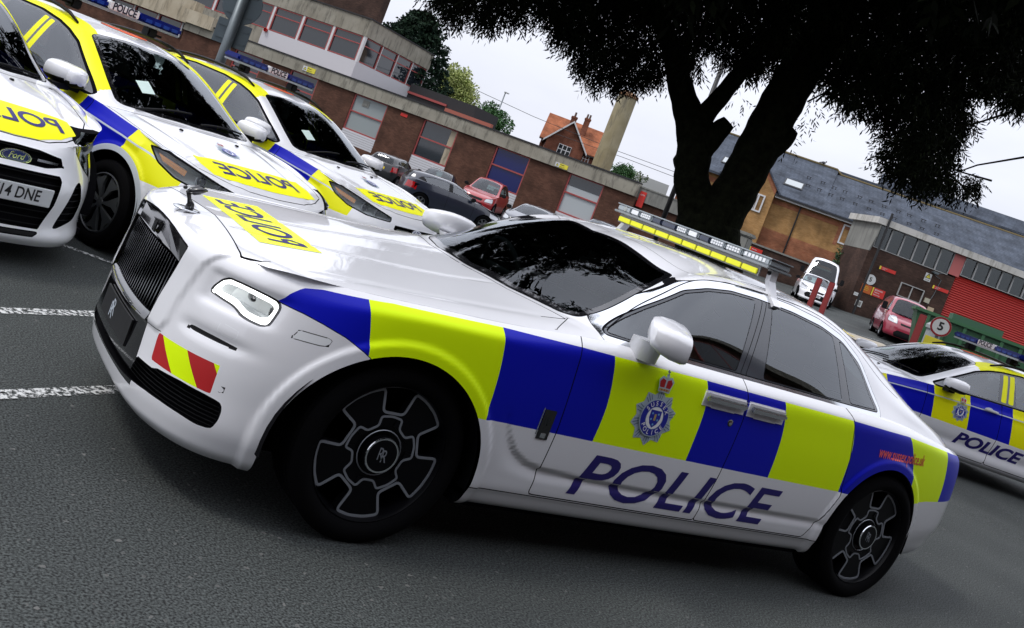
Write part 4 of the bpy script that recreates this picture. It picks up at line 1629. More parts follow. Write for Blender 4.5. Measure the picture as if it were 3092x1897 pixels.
    # glass
    dl = sd_poly(fillet(sp['dlo'], .03))
    f = lambda x, y, z: np.where((y > .45) & (z > .9), dl(x, z), 9.0)
    q.split(lambda x, y, z: f(x, y, z) - .075, (1,))
    q.split(lambda x, y, z: f(x, y, z) - .018, (1,))
    q.split(f, (1,))
    q.put(lambda x, y, z: (f(x, y, z) < .075) & (z > np.interp(x, *sp['belt']) + .02) & (x < sp['dlo'][0][0] - .02), m=2, grp=(1,))
    q.put(lambda x, y, z: (f(x, y, z) < .075) & (x > -1.30) & (z > np.interp(x, *sp['belt']) + .02), m=15, grp=(1,), onlym=(2,))
    q.put(lambda x, y, z: f(x, y, z) < .018, m=3, grp=(1,))
    q.put(lambda x, y, z: f(x, y, z) < 0, m=5, grp=(1,))
    for poly in sp['panes']:
        g = sd_poly(fillet(poly, .02))
        fw = lambda x, y, z, g=g: np.where((y > .45) & (z > .9), g(x, z), 9.0)
        q.region(fw, 'side_window', m=14, grp=(1,), only=('body',))
    for poly in sp['pillar_bars']:
        g = sd_poly(poly)
        fw = lambda x, y, z, g=g: np.where((y > .45) & (z > .9), g(x, z), 9.0)
        q.split(fw, (1,))
        q.put(lambda x, y, z, fw=fw: fw(x, y, z) < 0, m=2, grp=(1,), only=('body',))
    h = sp['ws']
    wgf = sd_poly(fillet(h + [(x, -y) for x, y in h[-2:0:-1]], .04))
    f = lambda x, y, z: np.where(x > sp['ws_lim'], wgf(x, y), 9.0)
    q.region(f, 'windscreen', m=6, grp=(1,))
    q.ring(f, .008, m=3, grp=(1,), only=('body',))
    q.split(lambda x, y, z: f(x, y, z) + .035, (1,), ('windscreen',))
    q.put(lambda x, y, z: f(x, y, z) > -.035, m=7, grp=(1,), only=('windscreen',))
    h = sp['rw']
    rgf = sd_poly(fillet(h, .04))
    f = lambda x, y, z: np.where(x < sp['rw_lim'], rgf(y, z), 9.0)
    q.region(f, 'rear_window', m=6, grp=(1,))
    h = sp['bonnet']
    bgf = sd_poly(h + [(x, -y) for x, y in h[-2:0:-1]])
    f = lambda x, y, z: np.where(x > sp['cowl'] - .3, bgf(x, y), 9.0)
    q.ring(f, .004, m=3, grp=(1,), only=('body',))
    q.put(lambda x, y, z: f(x, y, z) < 0, part='bonnet', grp=(1,), only=('body',))
    tlf = sd_poly(sp['tail_lamp'])
    q.region(lambda x, y, z: np.where((x < sp['tail'] + .75) & (y > .4), tlf(x, z), 9.0), m=12, only=('body',))
    parts = q.build(M, root, {'door0': 'door', 'door1': 'door'}, both=('body', 'windscreen', 'rear_window', 'bonnet'))
    # lamp bowls
    for s, lo in ((1, parts['headlight'][0]), (-1, parts['headlight'][1])):
        mb = MB()
        c = np.mean([p for p in sp['lamp']], axis=0)
        V = []
        for p in fillet([(a, b) for a, b in [(-p[0] * sn + p[1] * cs, p[2]) for p in sp['lamp']]], .02):
            V.append(p)
        ring0, ring1 = [], []
        nrm = Vector((cs, sn, 0))
        for a, b in V:
            o = Vector((-a * sn, a * cs, b)) + nrm * 2.0
            hit = full.ray_cast(o, -nrm)[0]
            if hit is None:
                hit = o - nrm * 1.4
            ring0.append(hit - nrm * .010)
            ring1.append(hit - nrm * .07 + (Vector(c) - hit) * .12)
        k = len(V)
        VV = [tuple(v) for v in ring0 + ring1]
        cc = sum(ring1, Vector()) / k - nrm * .03
        VV.append(tuple(cc))
        F = [(i, (i + 1) % k, k + (i + 1) % k, k + i) for i in range(k)] + [(k + i, k + (i + 1) % k, 2 * k) for i in range(k)]
        if s < 0:
            VV = [(v[0], -v[1], v[2]) for v in VV]
            F = [f[::-1] for f in F]
        mb.add(VV, F)
        mb.build('reflector', [LAMPIN], lo, smooth=False)
        for bx, by, bz, br in sp['bulbs']:
            pb = MB()
            pb.sphere((0, 0, 0), br, 9, 0, (.7, 1, 1))
            pb.lathe([(br * 1.5, .0), (br * 1.25, -.02), (br * .9, -.03)], 20, 'x', (0, 0, 0), 1)
            pb.xform(lambda x, y, z: (bx - .055 + x, s * (by - .02 + y), bz + z))
            pb.build('projector', [mat('projector_glass', (.05, .055, .06), .05, coat=1.0), LAMPIN], lo, smooth=True)
        if sp.get('amber'):
            ab = MB()
            P = []
            for p in sp['amber']:
                o = Vector((p[0], p[1], p[2])) + nrm * .5
                hit = full.ray_cast(o, -nrm)[0] or Vector(p)
                P.append(hit - nrm * .012)
            V2 = [(v[0], s * v[1], v[2]) for v in P]
            ab.add(V2, [tuple(range(len(V2))) if s > 0 else tuple(range(len(V2) - 1, -1, -1))])
            ab.build('indicator', [AMBER], lo)
    # front backing, plate, badge
    mb = MB()
    ys = np.linspace(-.72 * hw / .94, .72 * hw / .94, 21)

    def fx(y, z):
        hh = full.ray_cast(Vector((3, y, z)), Vector((-1, 0, 0)))[0]
        return hh.x if hh else .6
    zz = np.linspace(sp['mesh_z'][0], sp['mesh_z'][1], 8)
    V = [(fx(y, z) - .05, y, z) for y in ys for z in zz]
    mb.add(V, [(i * 8 + j, i * 8 + j + 1, i * 8 + j + 9, i * 8 + j + 8) for i in range(20) for j in range(7)], 0)
    for z in np.linspace(sp['mesh_z'][0] + .02, sp['mesh_z'][1] - .02, sp['slats']):
        V = [(fx(y, z) - .018, y, z + t) for y in ys for t in (0, .007)]
        mb.add(V, [(2 * i, 2 * i + 1, 2 * i + 3, 2 * i + 2) for i in range(20)], 1)
    if sp.get('bar_z'):
        z = sp['bar_z']
        for s in (1, -1):
            yy = np.linspace(.14, sp['bar_y'], 8)
            V = [(fx(y, z) + .001 - d, s * y, z + t - .02 * (y - .14)) for y in yy for t, d in ((-.009, 0), (.006, 0), (.006, .02))]
            mb.add(V, [f if s < 0 else f[::-1] for i in range(7) for f in ((3 * i, 3 * i + 1, 3 * i + 4, 3 * i + 3), (3 * i + 1, 3 * i + 2, 3 * i + 5, 3 * i + 4))], 2)
    mb.build('grille', [GAP, BLK, CHROME], root)
    number_plate(root, sp['plate'], (fx(0, sp['plate_z']) + .006, 0, sp['plate_z']))
    oval_badge(root, fx(0, sp['badge_z']) + .006, sp['badge_z'], sp['badge'][0], sp['badge'][1], .2)
    # under-body, cabin
    mb = MB()
    t = sp['tail']
    mb.box(t + .3, .55, -hw * .85, hw * .85, .19, .23)
    for s in (1, -1):
        for cx, cz, R in arches:
            well(mb, cx, cz, R + .015, s * hw * .97, s * .5)
    mb.build('underbody', [GAP], root)
    mb = MB()
    cw = sp['cowl']
    mb.box(t + .35, cw, -hw * .88, hw * .88, .32, .36)
    mb.rbox(cw - .38, cw - .02, -hw * .84, hw * .84, .65, .985, .04)
    for s in (1, -1):
        mb.box(t + .4, cw - .1, s * hw * .90 - .02, s * hw * .90 + .02, .3, .96)
    mb.build('cabin_trim', [DARK], root)
    for sx, sy in ((cw - 1.12, .37), (cw - 1.12, -.37), (cw - 2.0, .37), (cw - 2.0, -.37)):
        mb = MB()
        mb.rbox(sx - .05, sx + .45, sy - .24, sy + .24, .42, .58, .05)
        mb.rbox(sx - .10, sx + .05, sy - .23, sy + .23, .55, 1.08, .05, xf=lambda x, y, z: (x - (z - .55) * .25, y, z))
        mb.rbox(sx - .25, sx - .15, sy - .13, sy + .13, 1.12, 1.33, .045)
        mb.build('seat', [SEAT], root, smooth=True)
    mb = MB()
    mb.lathe([(.18 + .015 * math.cos(a), .015 * math.sin(a)) for a in np.linspace(0, 2 * math.pi, 9)], 24, 'x')
    mb.box(-.01, .01, -.17, .17, -.025, .025)
    mb.xform(lambda x, y, z: (cw - .52 + x * .9 + z * .42, -.37 + y, .99 - x * .42 + z * .9))
    mb.build('steering_wheel', [DARK], root, smooth=True)
    # wheels
    for x in (0, sp['wb']):
        for s in (1, -1):
            cover_wheel(root, x, s, sp['R'], .215, hw - .125, 7)
    # mirrors
    for s in (1, -1):
        mb = MB()
        sec = [(.16, .03, .045), (.12, .072, .068), (.02, .110, .083), (-.07, .118, .086), (-.115, .112, .078)]
        n_ = 18
        V, F = [], []
        mx, my, mz = sp['mirror']
        for dx, a_, b_ in sec:
            for k in range(n_):
                a = 2 * math.pi * k / n_
                V.append((mx + dx, s * (my + math.copysign(abs(math.cos(a)) ** .7, math.cos(a)) * a_ - .0 * dx), mz + math.copysign(abs(math.sin(a)) ** .7, math.sin(a)) * b_ + .02))
        for i in range(len(sec) - 1):
            for k in range(n_):
                F.append((i * n_ + k, i * n_ + (k + 1) % n_, (i + 1) * n_ + (k + 1) % n_, (i + 1) * n_ + k))
        F.append(tuple(range(n_ - 1, -1, -1)))
        F.append(tuple(range(4 * n_, 5 * n_)))
        Mx = [0 if sum(V[i][2] for i in f) / len(f) > mz - .025 else 1 for f in F]
        Mx[-1] = 2
        if s > 0:
            F = [f[::-1] for f in F]
        mb.V, mb.F, mb.M = V, F, Mx
        mb.m = 1
        mb.prism([(mx + .08, my - .17), (mx - .05, my - .17), (mx - .04, my - .02), (mx + .06, my - .02)],
                 lambda a, b: (a, s * b, mz - .085 - .1 * (my - b)), lambda a, b: (a, s * b, mz - .045 - .05 * (my - b)))
        mb.build('door_mirror', [WHITE, BLK, CHROME], root, auto=50)
    # door handles
    for k, (hx, hz) in enumerate(sp['handles']):
        for j, s in ((0, 1), (1, -1)):
            o = full.ray_cast(Vector((hx, s * 3, hz)), Vector((0, -s, 0)))[0]
            hb = MB()
            y = abs(o.y)
            hb.rbox(hx - .11, hx + .11, s * (y + .022) - .010, s * (y + .022) + .010, hz - .016, hz + .018, .009, 0)
            hb.lathe([(.075, 0), (.07, .004), (0, .005)], 20, 'y', (0, 0, 0), 1)
            st = len(hb.V) - 60
            hb.V = hb.V[:st] + [(hx + .02 + v[0] * .9, s * (y - .001 + v[1]), hz - .01 + v[2] * .55) for v in hb.V[st:]]
            hb.build('handle', [WHITE, TRIMW], parts['door%d' % k][j], auto=40)
    # lettering
    for s in (1, -1):
        if sp.get('crest'):
            cx, cz, R = sp['crest']
            crest_mesh(lambda V, F, o: lay(full, V, F, side_fn(cx, cz, s), (0, -s, 0), o), R, .08).build('crest', CREST_M, parts['door0'][0 if s > 0 else 1])
        if sp.get('word'):
            cx, cz, size, sx = sp['word']
            V, F = text_mesh('POLICE', size, shear=.25, bold=size * .035, sx=sx)
            V, F = dice(V, F, .04)
            V, F = lay(full, V, F, side_fn(cx, cz, s), (0, -s, 0), .002)
            mk('lettering', V, F, [INK], parent=root)
    pn = sp['panel']
    P = pn['pts']
    V, F = dice(P, [tuple(range(len(P)))], .05)
    V, F = lay(full, V, F, lambda a, b: (a, b, 2.2), (0, 0, -1), .002)
    o = mk('bonnet_panel', V, F, [YEL2], parent=parts['bonnet'][0], smooth=True)
    V, F = text_mesh('POLICE', pn['size'], bold=pn['size'] * .02, sx=pn['sx'])
    V, F = dice(V, F, .05)
    V, F = lay(full, V, F, lambda a, b: (pn['x'] - b - pn.get('bow', 0) * a * a, -a, 2.2), (0, 0, -1), .0045)
    mk('mirror_lettering', V, F, [INK], parent=o)
    if sp.get('bonnet_crest'):
        cx, R = sp['bonnet_crest']
        crest_mesh(lambda V, F, o: lay(full, V, F, lambda a, b: (cx - b, a, 2.2), (0, 0, -1), .001 + o), R, .08).build('bonnet_crest', CREST_M, parts['bonnet'][0])
    if sp.get('roof_disc'):
        cx, rx, ry = sp['roof_disc']
        P = [(cx + rx * math.cos(2 * math.pi * k / 40), ry * math.sin(2 * math.pi * k / 40)) for k in range(40)]
        V, F = dice(P, [tuple(range(40))], .06)
        V, F = lay(full, V, F, lambda a, b: (a, b, 2.2), (0, 0, -1), .003)
        o = mk('roof_disc', V, F, [ORNG], parent=root)
    # roof rails, aerial, wipers, washer jets
    if sp.get('rails'):
        for s in (1, -1):
            x0, x1, yr = sp['rails']
            pts = []
            for t_ in np.linspace(0, 1, 12):
                x = x0 + (x1 - x0) * t_
                hh = full.ray_cast(Vector((x, s * yr, 3)), Vector((0, 0, -1)))[0]
                pts.append((x, s * yr, hh.z + .012 + .045 * math.sin(math.pi * min(1, max(0, t_ * 1.0))) ** .35))
            rb = MB()
            rb.tube(pts, [.010] + [.016] * 10 + [.010], 8)
            rb.build('roof_rail', [BLK], root, smooth=True)
    if sp.get('bar'):
        police_bar(root, *sp['bar'])
    for x, y in sp['jets']:
        hh = full.ray_cast(Vector((x, y, 3)), Vector((0, 0, -1)))[0]
        jb = MB()
        jb.rbox(x - .014, x + .02, y - .013, y + .013, hh.z - .004, hh.z + .012, .005)
        jb.build('washer_jet', [BLK], parts['bonnet'][0])
    for y0, y1 in ((.05, .62), (-.58, .0)):
        pts = []
        for t_ in np.linspace(0, 1, 8):
            y = y0 + (y1 - y0) * t_
            x = sp['cowl'] - .045 - .12 * t_ * (1 - .2 * t_) - .10 * y * y
            hh = full.ray_cast(Vector((x, y, 3)), Vector((0, 0, -1)))[0]
            pts.append((x, y, hh.z + .016))
        wb_ = MB()
        wb_.tube(pts, .009, 6)
        wb_.build('wiper', [BLK], root)
    if sp.get('sticker'):
        sb = MB()
        P = [(a, b) for a, b in sp['sticker']]
        V, F = lay(full, P, [tuple(range(len(P)))], lambda a, b: (a, b, 2.5), (0, 0, -1), .003)
        mk('paper_permit', V, F, [mat('paper_green_white', (.5, .62, .58), .7)], parent=root)
    return root


EST = dict(
    hw=.943, R=.325, wb=-2.85, tail=-3.90, nose=.93, cowl=-.34, plate='GX12 FVK', plate_z=.43, badge_z=.635, badge=(.085, .036),
    stn=[(.935, 0), (.927, .25), (.90, .45), (.83, .62), (.71, .76), (.55, .855), (.36, .908), (.15, .933), (-.4, .941), (-1.2, .944), (-2, .943), (-2.7, .935),
         (-3.2, .915), (-3.55, .87), (-3.78, .77), (-3.87, .56), (-3.895, .28), (-3.90, 0)],
    wf=[1, 1, 1, 1, 1, .9, .65, .35, .1] + [0] * 9, wr=[0] * 10 + [0, .05, .3, .7, 1, 1, 1, 1],
    rows=[((.06, .075, .09), (.19, .20, .27)), ((.03, .035, .05), (.225, .24, .30)), ((0, .014, .01), (.32, .40, .42)), ((0, 0, 0), (.45, .58, .56)),
          ((.006, 0, 0), (.56, .70, .70)), ((.03, .008, .02), (.64, .82, .86)), ((.055, .022, .04), (.70, .91, .97)),
          ((.095, .055, .07), [.745, .748, .755, .768, .79, .825, .862, .915, .985, 1.03, 1.065, 1.09, 1.10, 1.085, 1.05, 1.03, 1.02, 1.02])],
    top=[
        [(.845, 0, .750), (.838, .22, .752), (.815, .42, .760), (.775, .58, .768), (.72, .66, .778), (.66, .735, .795)],
        [(.72, 0, .808), (.715, .24, .807), (.69, .45, .808), (.64, .61, .815), (.59, .70, .825), (.53, .79, .832)],
        [(.35, 0, .895), (.35, .28, .894), (.335, .52, .890), (.31, .69, .885), (.28, .80, .882), (.26, .865, .892)],
        [(-.05, 0, .965), (-.055, .30, .964), (-.07, .55, .958), (-.10, .72, .952), (-.13, .82, .948), (-.15, .882, .955)],
        [(-.28, 0, 1.005), (-.31, .35, 1.003), (-.39, .64, .995), (-.45, .75, .990), (-.49, .83, .985), (-.52, .886, .992)],
        [(-.34, 0, 1.010), (-.37, .36, 1.010), (-.46, .68, 1.012), (-.52, .765, 1.018), (-.56, .835, 1.005), (-.60, .887, .998)],
        [(-.72, 0, 1.222), (-.74, .36, 1.214), (-.80, .665, 1.170), (-.85, .740, 1.165), (-.90, .832, 1.085), (-.92, .889, 1.016)],
        [(-1.02, 0, 1.372), (-1.04, .34, 1.362), (-1.10, .62, 1.325), (-1.16, .695, 1.325), (-1.24, .812, 1.170), (-1.28, .889, 1.034)],
        [(-1.27, 0, 1.472), (-1.285, .32, 1.462), (-1.35, .565, 1.432), (-1.42, .660, 1.428), (-1.50, .797, 1.235), (-1.55, .889, 1.045)],
        [(-1.55, 0, 1.527), (-1.56, .32, 1.519), (-1.60, .54, 1.494), (-1.68, .645, 1.480), (-1.75, .790, 1.262), (-1.80, .889, 1.055)],
        [(-2.10, 0, 1.555), (-2.10, .32, 1.548), (-2.10, .53, 1.526), (-2.12, .635, 1.510), (-2.15, .785, 1.285), (-2.18, .888, 1.075)],
        [(-2.75, 0, 1.548), (-2.75, .32, 1.542), (-2.74, .52, 1.522), (-2.73, .62, 1.500), (-2.72, .770, 1.290), (-2.70, .878, 1.090)],
        [(-3.30, 0, 1.505), (-3.30, .31, 1.500), (-3.27, .49, 1.482), (-3.22, .590, 1.452), (-3.20, .735, 1.280), (-3.15, .850, 1.100)],
        [(-3.55, 0, 1.455), (-3.55, .30, 1.450), (-3.52, .46, 1.430), (-3.47, .550, 1.400), (-3.46, .680, 1.250), (-3.46, .800, 1.090)],
        [(-3.66, 0, 1.33), (-3.66, .30, 1.33), (-3.64, .48, 1.31), (-3.62, .560, 1.28), (-3.60, .65, 1.18), (-3.62, .755, 1.075)],
        [(-3.83, 0, 1.02), (-3.825, .28, 1.02), (-3.80, .50, 1.02), (-3.77, .58, 1.022), (-3.74, .65, 1.035), (-3.70, .71, 1.05)],
    ],
    tcrease=(4, 5, 13), vcrease=(),
    arches=[(.02, .335, .385), (-2.87, .335, .385)], line=([-3.6, -1.7, -.5, .0, .3, .55], [.985, .942, .885, .845, .805, .74]), belt=([-3.4, -2, -.55], [1.105, 1.075, 1.0]),
    bonnet_line=([-.3, .75], [.60, .42]),
    batt_bottom=.61, batt_front=.60, batt_top=pl([(.65, .80), (.55, .835), (.36, .868), (.15, .92), (-.4, .985), (-.62, 1.02), (-.7, 1.3), (-3.3, 1.3), (-3.4, 1.1), (-3.9, 1.0)]),
    divs=[.02, -.68, -1.23, -1.90, -2.55, -3.15], lean=.20, first_yellow=True,
    doors=[[(-.50, .26), (-.53, .62), (-.51, 1.00), (-1.64, 1.06), (-1.70, .63), (-1.66, .26)], [(-1.66, .26), (-1.70, .63), (-1.64, 1.06), (-2.62, 1.09), (-2.72, .75), (-2.50, .45), (-2.45, .26)]],
    pale_seams=False,
    front=[([(-.5, .285), (.42, .285), (.50, .36), (.47, .53), (.40, .56), (-.5, .56)], 9, True), ([(-.5, .605), (.33, .605), (.38, .63), (.36, .668), (-.5, .668)], 9, True),
           ([(.58, .32), (.78, .34), (.80, .42), (.66, .43), (.57, .38)], 9, False)],
    lamp=[(.28, .88, .862), (.40, .87, .775), (.56, .82, .715), (.74, .70, .685), (.88, .46, .690), (.86, .44, .730), (.76, .60, .775), (.60, .74, .825), (.42, .83, .865)],
    lamp_dir=.80, bulbs=[(.70, .66, .745, .036), (.79, .54, .73, .032)], amber=[(.36, .86, .835), (.42, .85, .79), (.60, .77, .745), (.60, .76, .785)],
    dlo=[(-.62, 1.018), (-.94, 1.175), (-1.25, 1.335), (-1.45, 1.400), (-1.64, 1.440), (-1.95, 1.475), (-2.5, 1.485), (-3.0, 1.455), (-3.35, 1.380), (-3.42, 1.125), (-2.7, 1.108), (-2.0, 1.088), (-1.3, 1.055)],
    panes=[[(-.80, 1.045), (-.96, 1.165), (-1.26, 1.320), (-1.46, 1.387), (-1.60, 1.415), (-1.57, 1.085), (-1.3, 1.068)],
           [(-1.86, 1.095), (-1.84, 1.448), (-2.0, 1.462), (-2.42, 1.468), (-2.52, 1.118)], [(-2.62, 1.122), (-2.55, 1.465), (-3.0, 1.438), (-3.3, 1.365), (-3.36, 1.14)]],
    pillar_bars=[[(-1.62, 1.09), (-1.66, 1.425), (-1.73, 1.435), (-1.70, 1.095)], [(-1.735, 1.095), (-1.765, 1.438), (-1.835, 1.446), (-1.815, 1.10)]],
    ws=[(-.36, 0), (-.385, .36), (-.47, .66), (-.52, .70), (-.80, .655), (-1.10, .605), (-1.32, .555), (-1.36, .50), (-1.30, .32), (-1.275, 0)], ws_lim=-1.7,
    rw=[(-.58, 1.08), (.58, 1.08), (.48, 1.40), (-.48, 1.40)], rw_lim=-3.5,
    bonnet=[(.80, 0), (.78, .30), (.70, .50), (.58, .66), (.30, .775), (-.1, .82), (-.43, .82), (-.36, .64), (-.28, .35), (-.255, 0)],
    tail_lamp=[(-3.45, 1.05), (-3.40, .86), (-3.80, .84), (-3.80, 1.07)], mesh_z=(.27, .68), slats=9, bar_z=.637, bar_y=.34,
    mirror=(-.80, 1.005, 1.075), handles=[(-1.48, .945), (-2.42, .985)], crest=(-1.055, .795, .125), word=(-1.62, .47, .215, 1.45),
    panel=dict(pts=[(.36, -.56), (.36, .56), (.50, .58), (.64, .55), (.70, .30), (.72, 0), (.70, -.30), (.64, -.55), (.50, -.58)], x=.535, size=.25, sx=1.02, bow=.12),
    bonnet_crest=(.10, .105), roof_disc=(-1.72, .13, .24), rails=(-1.50, -3.25, .60), bar=(-1.95, 1.665, .67), jets=[(-.17, .30), (-.17, -.30)],
    sticker=[(-.62, -.30), (-.62, -.42), (-.76, -.42), (-.76, -.30)])

m2 = patrol(EST, 'police_estate', (-.448, -3.642), math.radians(113.85), 'white police estate with black grey spoked wheel beside the nose of the luxury saloon')


def relabel(o, label):
    o['label'] = label
    return o


m3 = copy_tree(m2)
m3.location = (-2.749, -5.675, 0)
m3.rotation_euler.z = math.radians(114.9)
relabel(m3, 'white police estate with roof light bar, second behind the bonnet of the luxury saloon')
p4 = copy_tree(m2)
p4.location = (-9.692, -4.053, 0)
p4.rotation_euler.z = math.radians(-20.7)
relabel(p4, 'white police estate behind the boot of the luxury saloon, side lettering in view')
for r_ in (m3, p4):
    for ch in r_.children_recursive:
        for sl in getattr(ch, 'material_slots', []):
            if sl.material is PILL:
                sl.link = 'OBJECT'
                sl.material = WHITE
for o in (m2, m3, p4):
    o['group'] = 'police estates parked around the saloon'

HAT = dict(EST)
HAT.update(
    hw=.862, wb=-2.65, tail=-3.42, nose=.94, cowl=-.30, plate='GX14 DNE', plate_z=.462, badge_z=.655, badge=(.098, .040),
    stn=[(.955, 0), (.945, .20), (.912, .36), (.83, .50), (.69, .625), (.52, .72), (.33, .785), (.12, .828), (-.4, .858), (-1.2, .862), (-2, .86), (-2.5, .85),
         (-2.8, .83), (-3.1, .785), (-3.3, .69), (-3.38, .50), (-3.41, .28), (-3.42, 0)],
    rows=[((.03, .075, .09), (.15, .20, .27)), ((.005, .035, .05), (.185, .24, .30)), ((0.015, .014, .01), (.27, .40, .42)), ((.02, 0, 0), (.42, .58, .56)),
          ((.035, 0, 0), (.54, .70, .70)), ((.085, .008, .02), (.63, .82, .86)), ((.125, .022, .04), (.70, .91, .97)),
          ((.165, .055, .07), [.738, .741, .750, .768, .80, .845, .885, .925, .985, 1.03, 1.065, 1.09, 1.10, 1.085, 1.05, 1.03, 1.02, 1.02])],
    dlo=[(-.55, 1.018), (-.90, 1.175), (-1.2, 1.335), (-1.40, 1.395), (-1.6, 1.43), (-2.0, 1.45), (-2.4, 1.42), (-2.85, 1.30), (-2.98, 1.16), (-2.4, 1.108), (-2.0, 1.088), (-1.3, 1.055)],
    panes=[[(-.75, 1.05), (-.92, 1.165), (-1.21, 1.320), (-1.42, 1.382), (-1.56, 1.41), (-1.53, 1.08), (-1.3, 1.068)], [(-1.7, 1.09), (-1.72, 1.425), (-2.0, 1.435), (-2.38, 1.405), (-2.75, 1.30), (-2.6, 1.13)]],
    front=[([(-.5, .265), (.245, .265), (.30, .42), (.315, .565), (.30, .592), (-.5, .592)], 9, True), ([(-.5, .638), (.20, .628), (.315, .648), (.30, .690), (.15, .712), (-.5, .730)], 9, True),
           (fillet([(.345, .27), (.52, .335), (.545, .44), (.485, .575), (.44, .555)], .03), 9, True), ([(-.5, .205), (.22, .215), (.25, .24), (.24, .245), (-.5, .235)], 9, False)],
    lamp=[(.17, .80, .80), (.30, .785, .70), (.47, .70, .605), (.55, .64, .580), (.66, .56, .64), (.72, .475, .73), (.67, .45, .80), (.57, .57, .855), (.38, .68, .865)],
    lamp_dir=.72, bulbs=[(.52, .62, .76, .042), (.55, .61, .66, .028)], amber=None,
    arches=[(.02, .335, .375), (-2.66, .335, .375)], tail_lamp=[(-3.0, 1.05), (-2.95, .86), (-3.3, .84), (-3.3, 1.07)], mesh_z=(.26, .72), slats=11, bar_z=.662, bar_y=.28,
    divs=[.02, -.68, -1.23, -1.90, -2.4], word=None, bonnet_crest=None, rails=None, bar=None, sticker=None, rw_lim=-3.1,
    bonnet=[(.765, 0), (.75, .22), (.69, .36), (.57, .50), (.30, .64), (-.1, .70), (-.40, .72), (-.36, .64), (-.28, .35), (-.255, 0)],
    panel=dict(pts=[(.40, -.47), (.37, 0), (.40, .47), (.58, .46), (.69, .32), (.748, .16), (.758, 0), (.748, -.16), (.69, -.32), (.58, -.46)], x=.565, size=.23, sx=1.0, bow=.16),
    mirror=(-.74, .985, 1.07), handles=[(-1.42, .945), (-2.2, .985)])
tp_ = [[list(p) for p in r] for r in EST['top']]
for i, r in enumerate(tp_):
    for p in r:
        p[1] *= .862 / .943
        if p[0] < -1.6:
            p[0] = -1.6 + (p[0] + 1.6) * .79
            p[2] -= .03 * min(1, (-1.6 - p[0]) / .5)
tp_[0] = [(.79, 0, .742), (.78, .18, .745), (.752, .33, .752), (.70, .45, .766), (.63, .53, .782), (.56, .60, .80)]
tp_[1] = [(.66, 0, .812), (.655, .22, .813), (.625, .39, .816), (.57, .52, .828), (.51, .60, .842), (.45, .675, .855)]
HAT['top'] = tp_
HAT['rw'] = [(-.55, 1.08), (.55, 1.08), (.46, 1.38), (-.46, 1.38)]
_h = math.radians(108)
_c, _s = math.cos(_h), math.sin(_h)
f1 = patrol(HAT, 'police_hatchback', (.91 - (_c * .955 - _s * .26), -2.093 - (_s * .955 + _c * .26)), _h,
            'white police hatchback at the left edge, oval badge and number plate facing the lot')
# ------------------------------------------------------------------ ground
FALL = [(-20, -37.5, .14), (-23.5, -35.8, -.22), (-20.7, -27.5, .16), (-18.3, -28, -.34), (-36.6, -21, -.15), (-43.4, -31.2, .05), (-40, -28.7, .12), (-46.8, -31.3, -.2), (-30.3, -17.5, .18)]


def terrain(x, y):
    r = math.hypot(x - 2.08, y - 4.15)
    w = smooth(np.array((r - 14) / 14.0)).item()
    z = -1.1958 - .0717 * x + .0319 * y
    for px, py, dz in FALL:
        z += dz * math.exp(-((x - px) ** 2 + (y - py) ** 2) / 40.0)
    return w * min(1.9, max(-1.7, z))


def asphalt_mat():
    m = mat('asphalt', (.045, .047, .05), .88, spec=.3)
    nt, b = nodes_of(m)
    N = nt.nodes.new
    tc = N('ShaderNodeTexCoord')
    big = N('ShaderNodeTexNoise')
    big.inputs['Scale'].default_value = .55
    big.inputs['Detail'].default_value = 8
    fine = N('ShaderNodeTexVoronoi')
    fine.inputs['Scale'].default_value = 75
    fine2 = N('ShaderNodeTexNoise')
    fine2.inputs['Scale'].default_value = 105
    fine2.inputs['Detail'].default_value = 3
    r1 = N('ShaderNodeValToRGB')
    r1.color_ramp.elements[0].position = .30
    r1.color_ramp.elements[0].color = (.021, .024, .024, 1)
    r1.color_ramp.elements[1].position = .72
    r1.color_ramp.elements[1].color = (.042, .046, .045, 1)
    r2 = N('ShaderNodeValToRGB')
    r2.color_ramp.elements[0].position = .36
    r2.color_ramp.elements[0].color = (.22, .22, .22, 1)
    r2.color_ramp.elements[1].position = .70
    r2.color_ramp.elements[1].color = (2.5, 2.55, 2.5, 1)
    mixc = N('ShaderNodeMixRGB')
    mixc.blend_type = 'MULTIPLY'
    mixc.inputs['Fac'].default_value = 1
    spk = N('ShaderNodeValToRGB')               # pale chippings
    spk.color_ramp.elements[0].position = .90
    spk.color_ramp.elements[0].color = (0, 0, 0, 1)
    spk.color_ramp.elements[1].position = .97
    spk.color_ramp.elements[1].color = (1, 1, 1, 1)
    add = N('ShaderNodeMixRGB')
    add.inputs['Color2'].default_value = (.11, .11, .105, 1)
    bp = N('ShaderNodeBump')
    bp.inputs['Strength'].default_value = .5
    bp.inputs['Distance'].default_value = .006
    L_ = nt.links.new
    for n in (big, fine, fine2):
        L_(tc.outputs['Object'], n.inputs['Vector'])
    L_(big.outputs['Fac'], r1.inputs['Fac'])
    L_(fine2.outputs['Fac'], r2.inputs['Fac'])
    L_(r1.outputs['Color'], mixc.inputs['Color1'])
    L_(r2.outputs['Color'], mixc.inputs['Color2'])
    L_(fine.outputs['Color'], spk.inputs['Fac'])
    L_(spk.outputs['Color'], add.inputs['Fac'])
    L_(mixc.outputs['Color'], add.inputs['Color1'])
    L_(add.outputs['Color'], b.inputs['Base Color'])
    L_(fine2.outputs['Fac'], bp.inputs['Height'])
    L_(bp.outputs['Normal'], b.inputs['Normal'])
    return m


